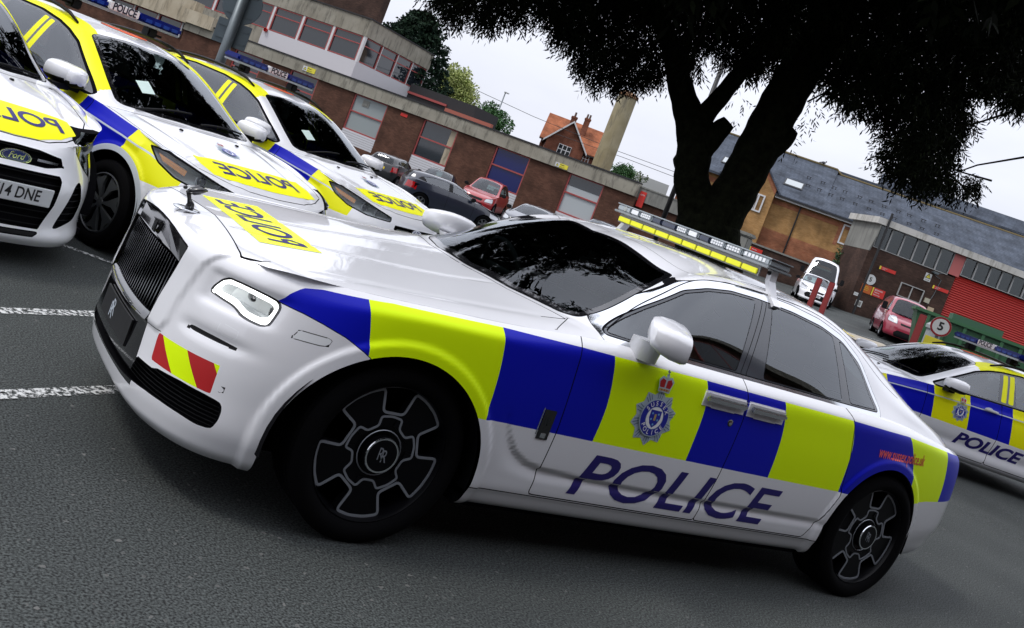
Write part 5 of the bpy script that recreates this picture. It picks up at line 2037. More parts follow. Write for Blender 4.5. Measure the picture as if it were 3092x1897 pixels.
ASPH = asphalt_mat()
axis = sorted(set([-400, -250, -160, -120, -100, -85] + list(range(-76, 41, 4)) + [60, 100, 200, 400]))
V = [(x, y, terrain(x, y)) for y in axis for x in axis]
n = len(axis)
F = [(j * n + i, j * n + i + 1, (j + 1) * n + i + 1, (j + 1) * n + i) for j in range(n - 1) for i in range(n - 1)]
tag(mk('ground', V, F, [ASPH], smooth=True), kind='structure')


def worn_paint():
    m = mat('road_paint', (.55, .56, .55), .8)
    nt, b = nodes_of(m)
    N = nt.nodes.new
    tc, nz, rp, tr, mx = N('ShaderNodeTexCoord'), N('ShaderNodeTexNoise'), N('ShaderNodeValToRGB'), N('ShaderNodeBsdfTransparent'), N('ShaderNodeMixShader')
    nz.inputs['Scale'].default_value = 38
    nz.inputs['Detail'].default_value = 6
    nz.inputs['Roughness'].default_value = .7
    rp.color_ramp.elements[0].position = .44
    rp.color_ramp.elements[1].position = .54
    out = [x for x in nt.nodes if x.type == 'OUTPUT_MATERIAL'][0]
    nt.links.new(tc.outputs['Object'], nz.inputs['Vector'])
    nt.links.new(nz.outputs['Fac'], rp.inputs['Fac'])
    nt.links.new(rp.outputs['Color'], mx.inputs['Fac'])
    nt.links.new(b.outputs['BSDF'], mx.inputs[1])
    nt.links.new(tr.outputs['BSDF'], mx.inputs[2])
    nt.links.new(mx.outputs['Shader'], out.inputs['Surface'])
    return m


ROADP = worn_paint()


def ground_strip(mb, p, q, w, m=0, dz=.005):
    p, q = Vector((*p, 0)), Vector((*q, 0))
    d = (q - p).normalized()
    s = Vector((-d.y, d.x, 0)) * w / 2
    k = max(1, int((q - p).length / 2))
    pts = [p + (q - p) * i / k for i in range(k + 1)]
    V = []
    for c in pts:
        for o in (s, -s):
            V.append((c.x + o.x, c.y + o.y, terrain(c.x + o.x, c.y + o.y) + dz))
    mb.add(V, [(2 * i, 2 * i + 1, 2 * i + 3, 2 * i + 2) for i in range(k)], m)


mb = MB()
for p, q, w in (((2.6, -.33), (.30, -1.68), .085), ((2.9, .91), (.25, -.59), .085), ((1.05, -3.29), (-.6, -2.42), .06), ((1.05, -3.29), (1.35, -8.2), .08),
                ((-13.82, -22.04), (-13.2, -19.6), .10), ((-31.87, -20.84), (-31.3, -19.4), .12), ((-37.61, -29.01), (-39.4, -28.3), .12),
                ((-31.2, -20.9), (-33.4, -19.7), .10), ((-32.2, -20.0), (-34.6, -19.2), .10)):
    ground_strip(mb, p, q, w)
tag(mb.build('road_markings', [ROADP]), kind='structure')
mb = MB()
yl = [(-34.45, -22.36), (-33.4, -21.6), (-31.6, -20.2), (-29.95, -18.76), (-29.6, -18.2)]
for p, q in zip(yl[:-1], yl[1:]):
    ground_strip(mb, p, q, .10)
tag(mb.build('yellow_line', [mat('road_paint_yellow', (.62, .50, .08), .8)]), kind='structure')
mb = MB()
ap = [(-31.0, -19.6), (-29.3, -18.3), (-28.2, -17.0), (-27.6, -15.8), (-30.2, -16.9), (-31.6, -18.4)]
mb.add([(x, y, terrain(x, y) + .008) for x, y in ap], [tuple(range(len(ap) - 1, -1, -1))])
ao = mb.build('paved_apron', [noise_tint(mat('pale_concrete', (.3, .27, .2), .9), 3, (.24, .21, .16), (.36, .32, .25))])
tag(ao, kind='structure')


# ------------------------------------------------------------------ building materials
def brick_mat(name, c1, c2, mortar, scale=4.6, rowh=.25, w=.75, msize=.012, z_bands=None):
    m = mat(name, c1, .85, spec=.2)
    nt, b = nodes_of(m)
    N = nt.nodes.new
    tc, sp, cm_, bt, nz, mul = N('ShaderNodeTexCoord'), N('ShaderNodeSeparateXYZ'), N('ShaderNodeCombineXYZ'), N('ShaderNodeTexBrick'), N('ShaderNodeTexNoise'), N('ShaderNodeMixRGB')
    ad = N('ShaderNodeMath')
    L_ = nt.links.new
    L_(tc.outputs['Object'], sp.inputs['Vector'])
    L_(sp.outputs['X'], ad.inputs[0])
    L_(sp.outputs['Y'], ad.inputs[1])
    L_(ad.outputs[0], cm_.inputs['X'])
    L_(sp.outputs['Z'], cm_.inputs['Y'])
    L_(cm_.outputs['Vector'], bt.inputs['Vector'])
    bt.inputs['Scale'].default_value = scale
    bt.inputs['Mortar Size'].default_value = msize
    bt.inputs['Brick Width'].default_value = w
    bt.inputs['Row Height'].default_value = rowh
    bt.inputs['Color1'].default_value = (*c1, 1)
    bt.inputs['Color2'].default_value = (*c2, 1)
    bt.inputs['Mortar'].default_value = (*mortar, 1)
    nz.inputs['Scale'].default_value = 1.3
    nz.inputs['Detail'].default_value = 7
    L_(tc.outputs['Object'], nz.inputs['Vector'])
    rp = N('ShaderNodeValToRGB')
    rp.color_ramp.elements[0].position, rp.color_ramp.elements[0].color = .3, (.55, .55, .55, 1)
    rp.color_ramp.elements[1].position, rp.color_ramp.elements[1].color = .75, (1.3, 1.3, 1.3, 1)
    L_(nz.outputs['Fac'], rp.inputs['Fac'])
    mul.blend_type = 'MULTIPLY'
    mul.inputs['Fac'].default_value = 1
    L_(bt.outputs['Color'], mul.inputs['Color1'])
    L_(rp.outputs['Color'], mul.inputs['Color2'])
    L_(mul.outputs['Color'], b.inputs['Base Color'])
    return m


BROWN = brick_mat('brown_brick', (.075, .034, .022), (.105, .050, .032), (.045, .028, .022))
DKBR = brick_mat('dark_brick', (.045, .026, .020), (.070, .040, .030), (.025, .018, .015))
YBRICK = brick_mat('yellow_brick', (.30, .165, .060), (.36, .21, .085), (.20, .13, .07))
RBRICK = brick_mat('red_brick', (.24, .085, .042), (.30, .12, .06), (.22, .15, .11))
HBRICK = brick_mat('house_brick', (.15, .050, .028), (.20, .075, .045), (.12, .08, .06))
SLATE = brick_mat('slate', (.058, .070, .092), (.078, .092, .118), (.030, .036, .048), 3.2, .30, .9, .035)
TILE = brick_mat('orange_tile', (.26, .085, .035), (.32, .11, .05), (.17, .06, .03), 3.4, .3, .5, .03)


def stained(name, lo, hi, streak=(.09, .085, .07)):
    m = mat(name, hi, .9, spec=.2)
    nt, b = nodes_of(m)
    N = nt.nodes.new
    tc, mp, n1, n2, r1, r2, mx = N('ShaderNodeTexCoord'), N('ShaderNodeMapping'), N('ShaderNodeTexNoise'), N('ShaderNodeTexNoise'), N('ShaderNodeValToRGB'), N('ShaderNodeValToRGB'), N('ShaderNodeMixRGB')
    mp.inputs['Scale'].default_value = (3.0, 3.0, .55)
    n1.inputs['Scale'].default_value = 1.1
    n1.inputs['Detail'].default_value = 8
    n2.inputs['Scale'].default_value = 1.5
    n2.inputs['Detail'].default_value = 9
    n2.inputs['Roughness'].default_value = .7
    r1.color_ramp.elements[0].position, r1.color_ramp.elements[0].color = .32, (*lo, 1)
    r1.color_ramp.elements[1].position, r1.color_ramp.elements[1].color = .68, (*hi, 1)
    r2.color_ramp.elements[0].position, r2.color_ramp.elements[0].color = .50, (0, 0, 0, 1)
    r2.color_ramp.elements[1].position, r2.color_ramp.elements[1].color = .66, (.85, .85, .85, 1)
    mx.inputs['Color2'].default_value = (*streak, 1)
    L_ = nt.links.new
    L_(tc.outputs['Object'], n1.inputs['Vector'])
    L_(tc.outputs['Object'], mp.inputs['Vector'])
    L_(mp.outputs['Vector'], n2.inputs['Vector'])
    L_(n1.outputs['Fac'], r1.inputs['Fac'])
    L_(n2.outputs['Fac'], r2.inputs['Fac'])
    L_(r1.outputs['Color'], mx.inputs['Color1'])
    L_(r2.outputs['Color'], mx.inputs['Fac'])
    L_(mx.outputs['Color'], b.inputs['Base Color'])
    return m


CONC = stained('weathered_concrete', (.21, .195, .155), (.30, .285, .235))
CREAM = stained('cream_concrete', (.32, .27, .19), (.42, .37, .28), (.16, .14, .10))
SMOOTHC = stained('smooth_concrete', (.17, .17, .155), (.22, .22, .20), (.12, .12, .11))
WHITEP = mat('white_panel', (.50, .50, .52), .6)
WFRAME = mat('white_frame', (.55, .55, .55), .5)
REDF = mat('red_frame', (.30, .055, .050), .5)
ROOFDK = mat('dark_roof', (.018, .018, .020), .8)
PANE = mat('window_pane', (.015, .020, .026), .04, spec=.8)
PANEB = mat('pane_blue', (.003, .008, .085), .15)
PANEG = mat('pane_blind', (.24, .27, .27), .25)
PANEW = mat('pane_pale', (.36, .39, .40), .3)
SIGNR = mat('sign_red', (.50, .018, .010), .45)
SIGNO = mat('sign_orange', (.42, .09, .008), .45)
SIGNY = mat('sign_yellow', (.62, .55, .04), .45)
SIGNW = mat('sign_white', (.50, .51, .50), .5)
PIPE = mat('black_pipe', (.008, .008, .009), .5)
STEEL = mat('galvanised', (.12, .14, .15), .45, metal=.5)


def frame_of(ox, oy, ux, uy, name, label, cat, group=None, k=1.0):
    # k moves the whole frame along the line of sight from the camera's standpoint, real size growing with it
    o = empty(name, (2.084 + (ox - 2.084) * k, 4.15 + (oy - 4.15) * k, 1.595 * (1 - k)), math.atan2(uy, ux), label, cat, group)
    o.scale = (k, k, k)
    return o


def wall_box(root, name, x0, x1, y0, y1, z0, z1, m, bevel=0):
    mb = MB()
    mb.box(x0, x1, y0, y1, z0, z1)
    return mb.build(name, [m], root)


def window(root, x0, x1, z0, z1, y, fm, pm, mull=(), trans=(), w=.07, depth=.06, pane2=None):
    """A window standing in a wall at local y: frame with bars, pane behind."""
    fb = MB()
    fb.box(x0, x0 + w, y - depth, y + .05, z0, z1)
    fb.box(x1 - w, x1, y - depth, y + .05, z0, z1)
    fb.box(x0 + w, x1 - w, y - depth, y + .05, z0, z0 + w)
    fb.box(x0 + w, x1 - w, y - depth, y + .05, z1 - w, z1)
    for t in trans:
        fb.box(x0 + w, x1 - w, y - depth + .01, y + .045, t - w / 2, t + w / 2)
    for t in mull:
        fb.box(t - w / 2, t + w / 2, y - depth + .005, y + .04, z0 + w, z1 - w)
    o = fb.build('window', [fm], root)
    pb = MB()
    pb.box(x0 + w * .8, x1 - w * .8, y + .012, y + .03, z0 + w * .8, z1 - w * .8)
    pb.build('pane', [pm], o)
    if pane2:
        for a, b, c, d, m_ in pane2:
            qb = MB()
            qb.box(a, b, y - .004, y + .011, c, d)
            qb.build('pane', [m_], o)
    return o


# ------------------------------------------------------------------ the long low station block
blk_ = frame_of(-18.637, -42.016, -.559, .829, 'station_block', 'long low brown brick block with stained concrete fascia and red framed windows', 'building', k=1.15)
wins = [(-8.30, -6.35), (-4.45, -2.62), (-.26, 1.80), (3.98, 5.95), (8.10, 9.94), (12.0, 13.76)]
edges = [-12.1] + [e for w_ in wins for e in w_] + [15.3]
mb = MB()
for a, b in zip(edges[0::2], edges[1::2]):
    mb.box(a, b, 0, .3, -2, 2.60)
for a, b in wins:
    mb.box(a, b, .02, .3, -2, .05)
mb.box(-12.1, 15.3, .45, 11, -2, 3.0)
mb.build('brick_wall', [BROWN], blk_)
specs = [(PANE, None), (PANE, None), (PANEG, None), (PANE, [(5.55, 5.88, .80, 1.66, CREAM), (5.55, 5.88, 1.74, 2.52, CREAM)]), (PANEB, None),
         (PANEW, [(12.07, 13.69, 2.05, 2.53, PANE)])]
for (a, b), (pm, p2) in zip(wins, specs):
    window(blk_, a, b, .72, 2.598, .10, REDF, pm, trans=(1.70,), w=.07, pane2=p2)
    pb = MB()
    for k in range(6):
        pb.box(a, b, .03 + .0 * k, .10, .72 - .115 * (k + 1) + .012, .72 - .115 * k)
    pb.build('apron_panel', [WHITEP], blk_)
ub = MB()
ub.box(-.05 + .35, .35 + .35, .085, .11, 2.10, 2.42)
ub.box(.40, .60, .07, .09, 2.16, 2.36)
ub.build('extractor_fan', [SMOOTHC], blk_)
wall_box(blk_, 'concrete_fascia', -12.1, 15.25, -.12, .45, 2.60, 3.20, CONC)
wall_box(blk_, 'coping', -12.1, 15.25, -.16, .50, 3.20, 3.27, ROOFDK)
mb = MB()
mb.box(15.25, 17.6, .25, .6, 2.48, 3.08)
mb.build('plain_fascia', [SMOOTHC], blk_)
wall_box(blk_, 'return_wall', 15.3, 17.6, .40, .7, -2, 2.48, BROWN)
wall_box(blk_, 'return_coping', 15.25, 17.6, .22, .65, 3.08, 3.13, SMOOTHC)
# upper storey
mb = MB()
mb.box(-24, -4.05, 5.0, 13.3, 5.92, 6.92)
mb.box(-24, -11.0, 5.0, 13.2, 3.0, 4.42)
mb.build('upper_concrete', [CONC], blk_)
wall_box(blk_, 'upper_coping', -24, -4.0, 4.93, 13.4, 6.92, 6.99, ROOFDK)
wall_box(blk_, 'white_spandrel', -11.0, -4.07, 5.0, 13.25, 3.27, 4.42, WHITEP)
wall_box(blk_, 'upper_core', -23.9, -4.5, 5.4, 13.0, 4.42, 5.92, PIPE)
ux = [-24, -21.7, -19.5, -17.3, -15.1, -12.95, -10.72, -8.52, -6.30, -4.15]
for a, b in zip(ux[:-1], ux[1:]):
    window(blk_, a + .09, b - .09, 4.44, 5.90, 5.10, REDF, PANE, trans=(5.42,), w=.06)
    wall_box(blk_, 'mullion', b - .075, b + .075, 5.03, 5.25, 4.42, 5.92, WFRAME)
for k in range(4):
    a, b = 5.25 + 2.0 * k, 7.2 + 2.0 * k
    mb = MB()
    mb.box(-4.20, -4.12, a, a + .06, 4.44, 5.90)
    mb.box(-4.20, -4.12, b - .06, b, 4.44, 5.90)
    mb.box(-4.20, -4.12, a + .06, b - .06, 4.44, 4.50)
    mb.box(-4.20, -4.12, a + .06, b - .06, 5.84, 5.90)
    mb.box(-4.20, -4.125, a + .06, b - .06, 5.39, 5.45)
    w_ = mb.build('window', [REDF], blk_)
    wall_box(w_, 'pane', -4.24, -4.18, a + .04, b - .04, 4.46, 5.88, PANE)
    wall_box(blk_, 'mullion', -4.24, -4.08, b + .0, b + .05, 4.42, 5.92, WFRAME)
wall_box(blk_, 'roof_tower', -13.5, -4.0, 5.3, 6.0, 6.99, 10.5, DKBR)
# canopy side on the left
wall_box(blk_, 'cream_fascia', -30, -12.2, .3, 1.0, 2.97, 4.3, CREAM)
wall_box(blk_, 'cream_box', -12.25, -10.1, -.35, 1.2, 3.02, 3.74, CREAM)
wall_box(blk_, 'left_wall', -30, -12.2, .8, 1.2, -2, 2.97, BROWN)
for a in (-20.5, -18.6, -16.7, -14.8):
    window(blk_, a, a + 1.75, 2.1, 2.95, .78, REDF, PANE, w=.06)
    wall_box(blk_, 'mullion', a + 1.76, a + 1.88, .70, .80, 2.05, 2.97, WFRAME)
rl = MB()
rl.lathe([(.11, 0), (.13, .05), (.11, .16), (0, .17)], 12, 'y', (-10.73, 4.83, 4.37))
rl.build('alarm_bell', [SIGNR], blk_, smooth=True)


def wall_sign(root, x, z, w, h, y, face, text=(), ink=None, rot=0.0, name='wall_sign', label=None, tri=False, strip=None):
    mb = MB()
    mb.box(-w / 2, w / 2, -.02, 0, -h / 2, h / 2, 0)
    if strip:
        mb.box(-w / 2, -w / 2 + w * .09, -.023, -.0205, -h / 2, h / 2, 3)
    if tri:
        q = h * .42
        cx = -w * .33 if w > h else 0
        cz = 0 if w > h else h * .16
        pr = lambda pts, d0, d1, m_: mb.prism(pts, lambda a, b: (a, d0, b), lambda a, b: (a, d1, b), m_)
        if w > h:
            mb.box(-w / 2, -w * .16, -.0225, -.0205, -h / 2, h / 2, 4)
        pr([(cx - q * .9, cz - q * .7), (cx, cz + q * .85), (cx + q * .9, cz - q * .7)][::-1], -.0245, -.0226, 1)
        pr([(cx - q * .6, cz - q * .52), (cx, cz + q * .48), (cx + q * .6, cz - q * .52)][::-1], -.0262, -.0246, 3)
        mb.box(cx - .05 * q, cx + .05 * q, -.028, -.0263, cz - q * .3, cz + q * .15, 1)
    for t, size, tx_, tz_ in text:
        V, F = text_mesh(t, size, bold=size * .02, align='LEFT')
        mb.add([(tx_ + a, -.0235, tz_ + b) for a, b in V], F, 1)
    c, s = math.cos(rot), math.sin(rot)
    o = mb.build(name, [face, ink or mat('sign_black', (.012, .012, .012), .5), SIGNW, SIGNY, SIGNW], None)
    o.parent = None
    o.matrix_world = root.matrix_basis @ Matrix.Translation((x, y, z)) @ Matrix.Rotation(rot, 4, 'Y')
    tag(o, label, 'sign')
    return o


bpy.context.view_layer.update()
wall_sign(blk_, 11.54, 2.74, .64, .20, -.125, SIGNY, [('Danger', .075, -.08, .045), ('Fragile roof', .055, -.08, -.05)], tri=True, label='yellow warning sign on the concrete fascia above the pale window')
wall_sign(blk_, -3.30, 2.88, .80, .26, -.125, SIGNY, [('Danger', .09, -.10, .05), ('Fragile roof', .065, -.10, -.06)], tri=True, label='yellow warning sign on the fascia below the two storey part')
wall_sign(blk_, 15.50, 2.58, .30, .72, .22, SIGNR, [('GATE', .08, -.11, .2)], ink=SIGNW, label='upright red sign at the end of the stained fascia')
wall_sign(blk_, 2.84, 2.40, .40, .15, -.005, SIGNR, label='small red box high on the brown brick by the blind window')
# roof clutter behind the parapet
rc = frame_of(-18.637, -42.016, -.559, .829, 'low_roof', 'dark felt roof edge with red trim behind the low parapet', 'roof', k=1.15)
mb = MB()
mb.box(-1.9, 2.6, 8.0, 11.5, 3.3, 4.45)
mb.build('roof_slab', [ROOFDK], rc)
rc_ = wall_box(rc, 'red_trim', -1.9, .8, 7.90, 7.99, 3.85, 3.98, REDF)
wall_box(rc, 'tile_edge', .9, 4.0, 7.7, 8.0, 3.55, 3.78, mat('tile_red', (.30, .09, .06), .7))

# the station wing behind the photographer: what the car sides and windows look at
wg_ = empty('station_wing', (14, 10.2, -.2), math.pi, 'tall dark brick station wing behind the photographer', 'building')
wall_box(wg_, 'brick_wall', 0, 46, -9, -.0, 0, 10.2, BROWN)
wall_box(wg_, 'coping', -.2, 46.2, -9.2, .25, 10.2, 10.5, CONC)
for k in range(10):
    for zf in (1.0, 4.4, 7.6):
        window(wg_, 1.2 + 4.5 * k, 4.4 + 4.5 * k, zf, zf + 2.2, .03, REDF, PANE, mull=(2.8 + 4.5 * k,), depth=.025)
# round concrete flue
fl = empty('flue_stack', (-36.7, -44.3, -.11), 0, 'tall round weathered concrete flue rising behind the brick block', 'chimney')
fl.scale = (1.07, 1.07, 1.07)
mb = MB()
mb.lathe([(.58, -2), (.575, 3), (.565, 6), (.555, 8.15)], 36, 'z', cap1=True)
mb.build('shaft', [stained('flue_concrete', (.22, .19, .11), (.31, .28, .185), (.13, .12, .09))], fl, auto=40)
mb = MB()
mb.lathe([(.60, 8.15), (.63, 8.18), (.63, 8.30), (.30, 8.47), (.1, 8.5)], 36, 'z', cap0=True, cap1=True)
mb.build('cap', [mat('rusty_cap', (.22, .12, .06), .8)], fl, auto=40)
mb = MB()
mb.lathe([(.07, 8.45), (.07, 9.1)], 12, 'z', cap1=True)
mb.build('pipe', [STEEL], fl, smooth=True)


# ------------------------------------------------------------------ houses beyond
def gable_house(name, label, ox, oy, rz, L_, D, z0, ze, zr, wm, rm, along='x'):
    """Plain pitched-roof house: ridge along local x."""
    h = empty(name, (ox, oy, 0), rz, label, 'house')
    mb = MB()
    mb.prism([(0, z0), (D, z0), (D, ze), (D / 2, zr), (0, ze)], lambda a, b: (0, a, b), lambda a, b: (L_, a, b))
    mb.build('wall', [wm], h)
    rb = MB()
    t, o = .12, .28
    k = (zr - ze) / (D / 2)
    for s in (0, 1):
        pts = [(-o, ze - k * o), (D / 2, zr), (D / 2, zr + t), (-o, ze - k * o + t)]
        if s:
            pts = [(D - a, b) for a, b in pts][::-1]
        rb.prism(pts, lambda a, b: (-.22, a, b + .01), lambda a, b: (L_ + .22, a, b + .01))
    rb.build('roof', [rm], h)
    return h


def chimney(h, x, y, z0, z1, w=.55, pots=2, m=None):
    mb = MB()
    mb.box(x - w / 2, x + w / 2, y - w / 2, y + w / 2, z0, z1, 0)
    mb.box(x - w * .58, x + w * .58, y - w * .58, y + w * .58, z1 - .18, z1 - .05, 0)
    for k in range(pots):
        xx = x + (k - (pots - 1) / 2) * w * .45
        mb.lathe([(.10, z1), (.085, z1 + .35), (.10, z1 + .38)], 10, 'z', (xx, y, 0), 1, cap1=True)
    return mb.build('chimney', [m or HBRICK, mat('pot_clay', (.10, .06, .045), .8)], h)


oh = gable_house('tiled_house', 'red brick house under a broad orange tiled roof beside the flue', -49.4, -69.7, math.atan2(2.95, -3.96), 5.3, 7.0, 0, 5.75, 8.15, HBRICK, TILE)
chimney(oh, 3.35, 2.2, 6.8, 8.9)
for x in (.7, 2.35, 4.1):
    window(oh, x, x + .62, 4.75, 5.5, .01, WFRAME, PANE, mull=(x + .31,), trans=(5.2,), w=.07)
wall_box(oh, 'gutter', -.2, 5.5, -.36, -.26, 5.50, 5.60, PIPE)
gh = gable_house('gabled_house', 'brick house with white bargeboards and white window, left of the orange roof', -52.45, -73.6, math.atan2(2.0, -3.0) - math.pi / 2, 9, 3.4, 0, 5.6, 7.55, HBRICK, mat('roof_dark', (.05, .04, .04), .8))
mb = MB()
for s in (0, 1):
    pts = [(-.3, 5.28), (1.7, 7.62), (1.7, 7.80), (-.3, 5.46)]
    if s:
        pts = [(3.4 - a, b) for a, b in pts][::-1]
    mb.prism(pts, lambda a, b: (9.22, a, b), lambda a, b: (9.32, a, b))
mb.build('bargeboard', [WFRAME], gh)
mb = MB()
mb.box(9.0, 9.05, 1.15, 2.3, 4.5, 5.55)
gw = mb.build('window', [WFRAME], gh)
mb = MB()
for a in (1.20, 1.58, 1.96):
    mb.box(9.051, 9.06, a, a + .30, 4.56, 5.08)
    mb.box(9.051, 9.06, a, a + .30, 5.16, 5.50)
mb.build('pane', [PANE], gw)
chimney(gh, 6.6, 1.7, 7.2, 8.35, .5)
gv = gable_house('villa', 'small pale grey house with shallow roof seen past the tree trunk', -53.0, -60.6, math.atan2(2.0, -2.25), 3.2, 3.0, 0, 4.55, 5.35, SMOOTHC, mat('roof_grey', (.13, .135, .13), .8))
for x in (.5, 1.6):
    window(gv, x, x + .6, 3.8, 4.35, .01, WFRAME, PANE, w=.06)

# ------------------------------------------------------------------ yellow brick terrace with slate roof
yb = frame_of(-42.262, -41.324, -.616, .788, 'terrace', 'yellow brick terrace with red brick bands and a slate roof with skylights', 'building', k=1.15)
mb = MB()
mb.box(-1.2, 24, 0, 10, 1, 6.25, 0)
mb.build('wall', [YBRICK], yb)
bd = MB()
for z0, z1 in ((5.60, 5.90), (2.0, 4.05)):
    bd.box(-1.2, 24, -.012, -.002, z0, z1)
for a, b, z0, z1 in ((3.18, 4.25, 4.5, 6.05), (8.55, 10.0, 4.5, 6.1)):
    for x0, x1 in ((a, a + .22), (b - .25, b)):
        bd.box(x0, x1, -.016, -.013, z0, z1)
    bd.box(a, b, -.018, -.0165, z1 - .2, z1)
bd.build('brick_band', [RBRICK], yb)
rf = MB()
rf.prism([(-.40, 6.10), (5, 9.22), (5, 9.36), (-.40, 6.24)], lambda a, b: (-1.2, a, b), lambda a, b: (7.3, a, b))
rf.prism([(-.40, 6.10), (4.6, 8.92), (4.6, 9.04), (-.40, 6.24)], lambda a, b: (7.3, a, b), lambda a, b: (24, a, b))
rf.prism([(5, 9.22), (10.4, 6.1), (10.4, 6.24), (5, 9.36)], lambda a, b: (-1.2, a, b), lambda a, b: (24, a, b))
roof = rf.build('roof', [SLATE], yb)
rt = MB()
rt.tube([(-1.2, 5, 9.38), (7.2, 5, 9.38), (7.55, 4.8, 9.10), (24, 4.7, 9.05)], .09, 8)
rt.build('ridge_tile', [mat('ridge_mossy', (.10, .075, .03), .9)], roof)
slope = lambda y: 6.24 + (y + .40) * (9.36 - 6.24) / 5.4
for x0, x1 in ((4.68, 5.70), (.62, 1.26)):
    sb = MB()
    y0, y1 = .95, 1.62
    sb.add([(x0 - .08, y0 - .1, slope(y0 - .1) + .06), (x1 + .08, y0 - .1, slope(y0 - .1) + .06), (x1 + .08, y1 + .1, slope(y1 + .1) + .06), (x0 - .08, y1 + .1, slope(y1 + .1) + .06)], [(0, 1, 2, 3)], 0)
    sb.add([(x0, y0, slope(y0) + .08), (x1, y0, slope(y0) + .08), (x1, y1, slope(y1) + .08), (x0, y1, slope(y1) + .08)], [(0, 1, 2, 3)], 1)
    sb.build('skylight', [PIPE, PANEW], roof)
for k in range(22):
    x = 5.9 + .78 * (k // 2) + random.uniform(-.12, .12)
    y = (2.6 if k % 2 else 1.6) - .045 * (x - 6)
    z = slope(y) - (.05 if x > 7.3 else 0)
    hb = MB()
    hb.box(x - .11, x - .07, y - .02, y + .02, z, z + .13)
    hb.box(x + .07, x + .11, y - .02, y + .02, z, z + .13)
    hb.box(x - .16, x + .16, y - .025, y + .015, z + .13, z + .16)
    hb.build('snow_guard', [PIPE], roof)
gb_ = MB()
gb_.prism([(1.2, 1), (4.45, 1), (4.45, 6.45), (2.85, 8.15), (1.2, 6.45)], lambda a, b: (a, -.45, b), lambda a, b: (a, 3, b))
gb_.build('gable', [YBRICK], yb)
gr_ = MB()
for q in ([(4.75, 6.15), (2.85, 8.2), (2.85, 8.34), (4.75, 6.3)], [(.9, 6.15), (2.85, 8.2), (2.85, 8.34), (.9, 6.3)][::-1]):
    gr_.prism(q[::-1], lambda a, b: (a, -.6, b), lambda a, b: (a, 3.2, b))
gr_.build('gable_roof', [SLATE], yb)
gt = MB()
gt.prism([(4.46, 6.1), (4.46, 6.5), (2.85, 8.18), (2.85, 7.82)][::-1], lambda a, b: (a, -.47, b), lambda a, b: (a, -.452, b))
gt.build('gable_trim', [RBRICK], yb)
window(yb, 3.45, 4.0, 4.75, 5.85, -.46, WFRAME, PANE, mull=(3.62,), w=.09)
window(yb, 8.78, 9.72, 4.68, 5.88, .0, WFRAME, PANE, mull=(9.25,), w=.09)
wall_box(yb, 'gutter', 4.5, 24, -.50, -.40, 6.08, 6.18, PIPE)
wall_box(yb, 'fascia_board', 4.5, 24, -.38, -.30, 5.98, 6.10, WFRAME)
dp = MB()
dp.tube([(6.13, -.07, 6.1), (6.13, -.07, 2.6)], .045, 8)
dp.build('downpipe', [PIPE], yb)
bg_ = tag(MB().sphere((0, 0, .09), .09, 8, 0, (1.5, .8, .9)).sphere((.13, 0, .19), .05, 6, 0).tube([(-.1, 0, .08), (-.28, 0, .03)], [.05, .02], 6, 0).build('pigeon', [mat('pigeon_grey', (.04, .042, .05), .7)], None, smooth=True),
           'grey pigeon perched on the mossy slate ridge', 'bird')
bg_.matrix_world = yb.matrix_basis @ Matrix.Translation((6.25, 4.9, 9.44))
bh = empty('slate_house', (-77.4, -55.2, -.4), math.atan2(7.4, -6.5), 'large slate roofed house behind the terrace, seen under the hanging leaves', 'house')
bh.scale = (1.25, 1.25, 1.25)
mb = MB()
mb.prism([(-4, 1), (4, 1), (4, 7.6), (0, 11.2), (-4, 7.6)], lambda a, b: (0, a, b), lambda a, b: (30, a, b))
mb.build('wall', [YBRICK], bh)
mb = MB()
for q in ([(-4.6, 7.3), (0, 11.4), (0, 11.55), (-4.6, 7.45)], [(4.6, 7.3), (0, 11.4), (0, 11.55), (4.6, 7.45)][::-1]):
    mb.prism(q, lambda a, b: (-.2, a, b), lambda a, b: (30, a, b))
mb.build('roof', [SLATE], bh)
# boundary wall in front of the terrace
bw = frame_of(-42.262, -41.324, -.616, .788, 'boundary_wall', 'dark brick boundary wall below the yellow terrace', 'wall', k=1.15)
wall_box(bw, 'brickwork', .5, 9.3, -2.3, -2.0, .5, 2.80, DKBR)
wall_box(bw, 'coping', .5, 9.3, -2.36, -1.95, 2.80, 2.90, SMOOTHC)
bpy.context.view_layer.update()
wall_sign(bw, 4.72, 2.52, .78, .22, -2.305, SIGNR, [('Vehicles', .09, -.25, .0)], ink=SIGNW, label='red strip sign on the dark boundary wall', strip=True)
wall_sign(bw, 5.88, 2.20, .42, .42, -2.305, SIGNR, [('STOP', .11, -.15, .0)], ink=SIGNW, label='small red warning sign on the dark boundary wall near the van')
cs_ = empty('gate_pier', (-27.36, -22.95, 0), 2.0, 'broken pale concrete pier at the foot of the tree', 'pier')
mb = MB()
mb.rbox(-.42, .42, -.3, .3, .3, 2.55, .04)
mb.rbox(-.5, .5, -.36, .36, 2.55, 2.72, .05)
mb.build('pier_block', [SMOOTHC], cs_, auto=30)

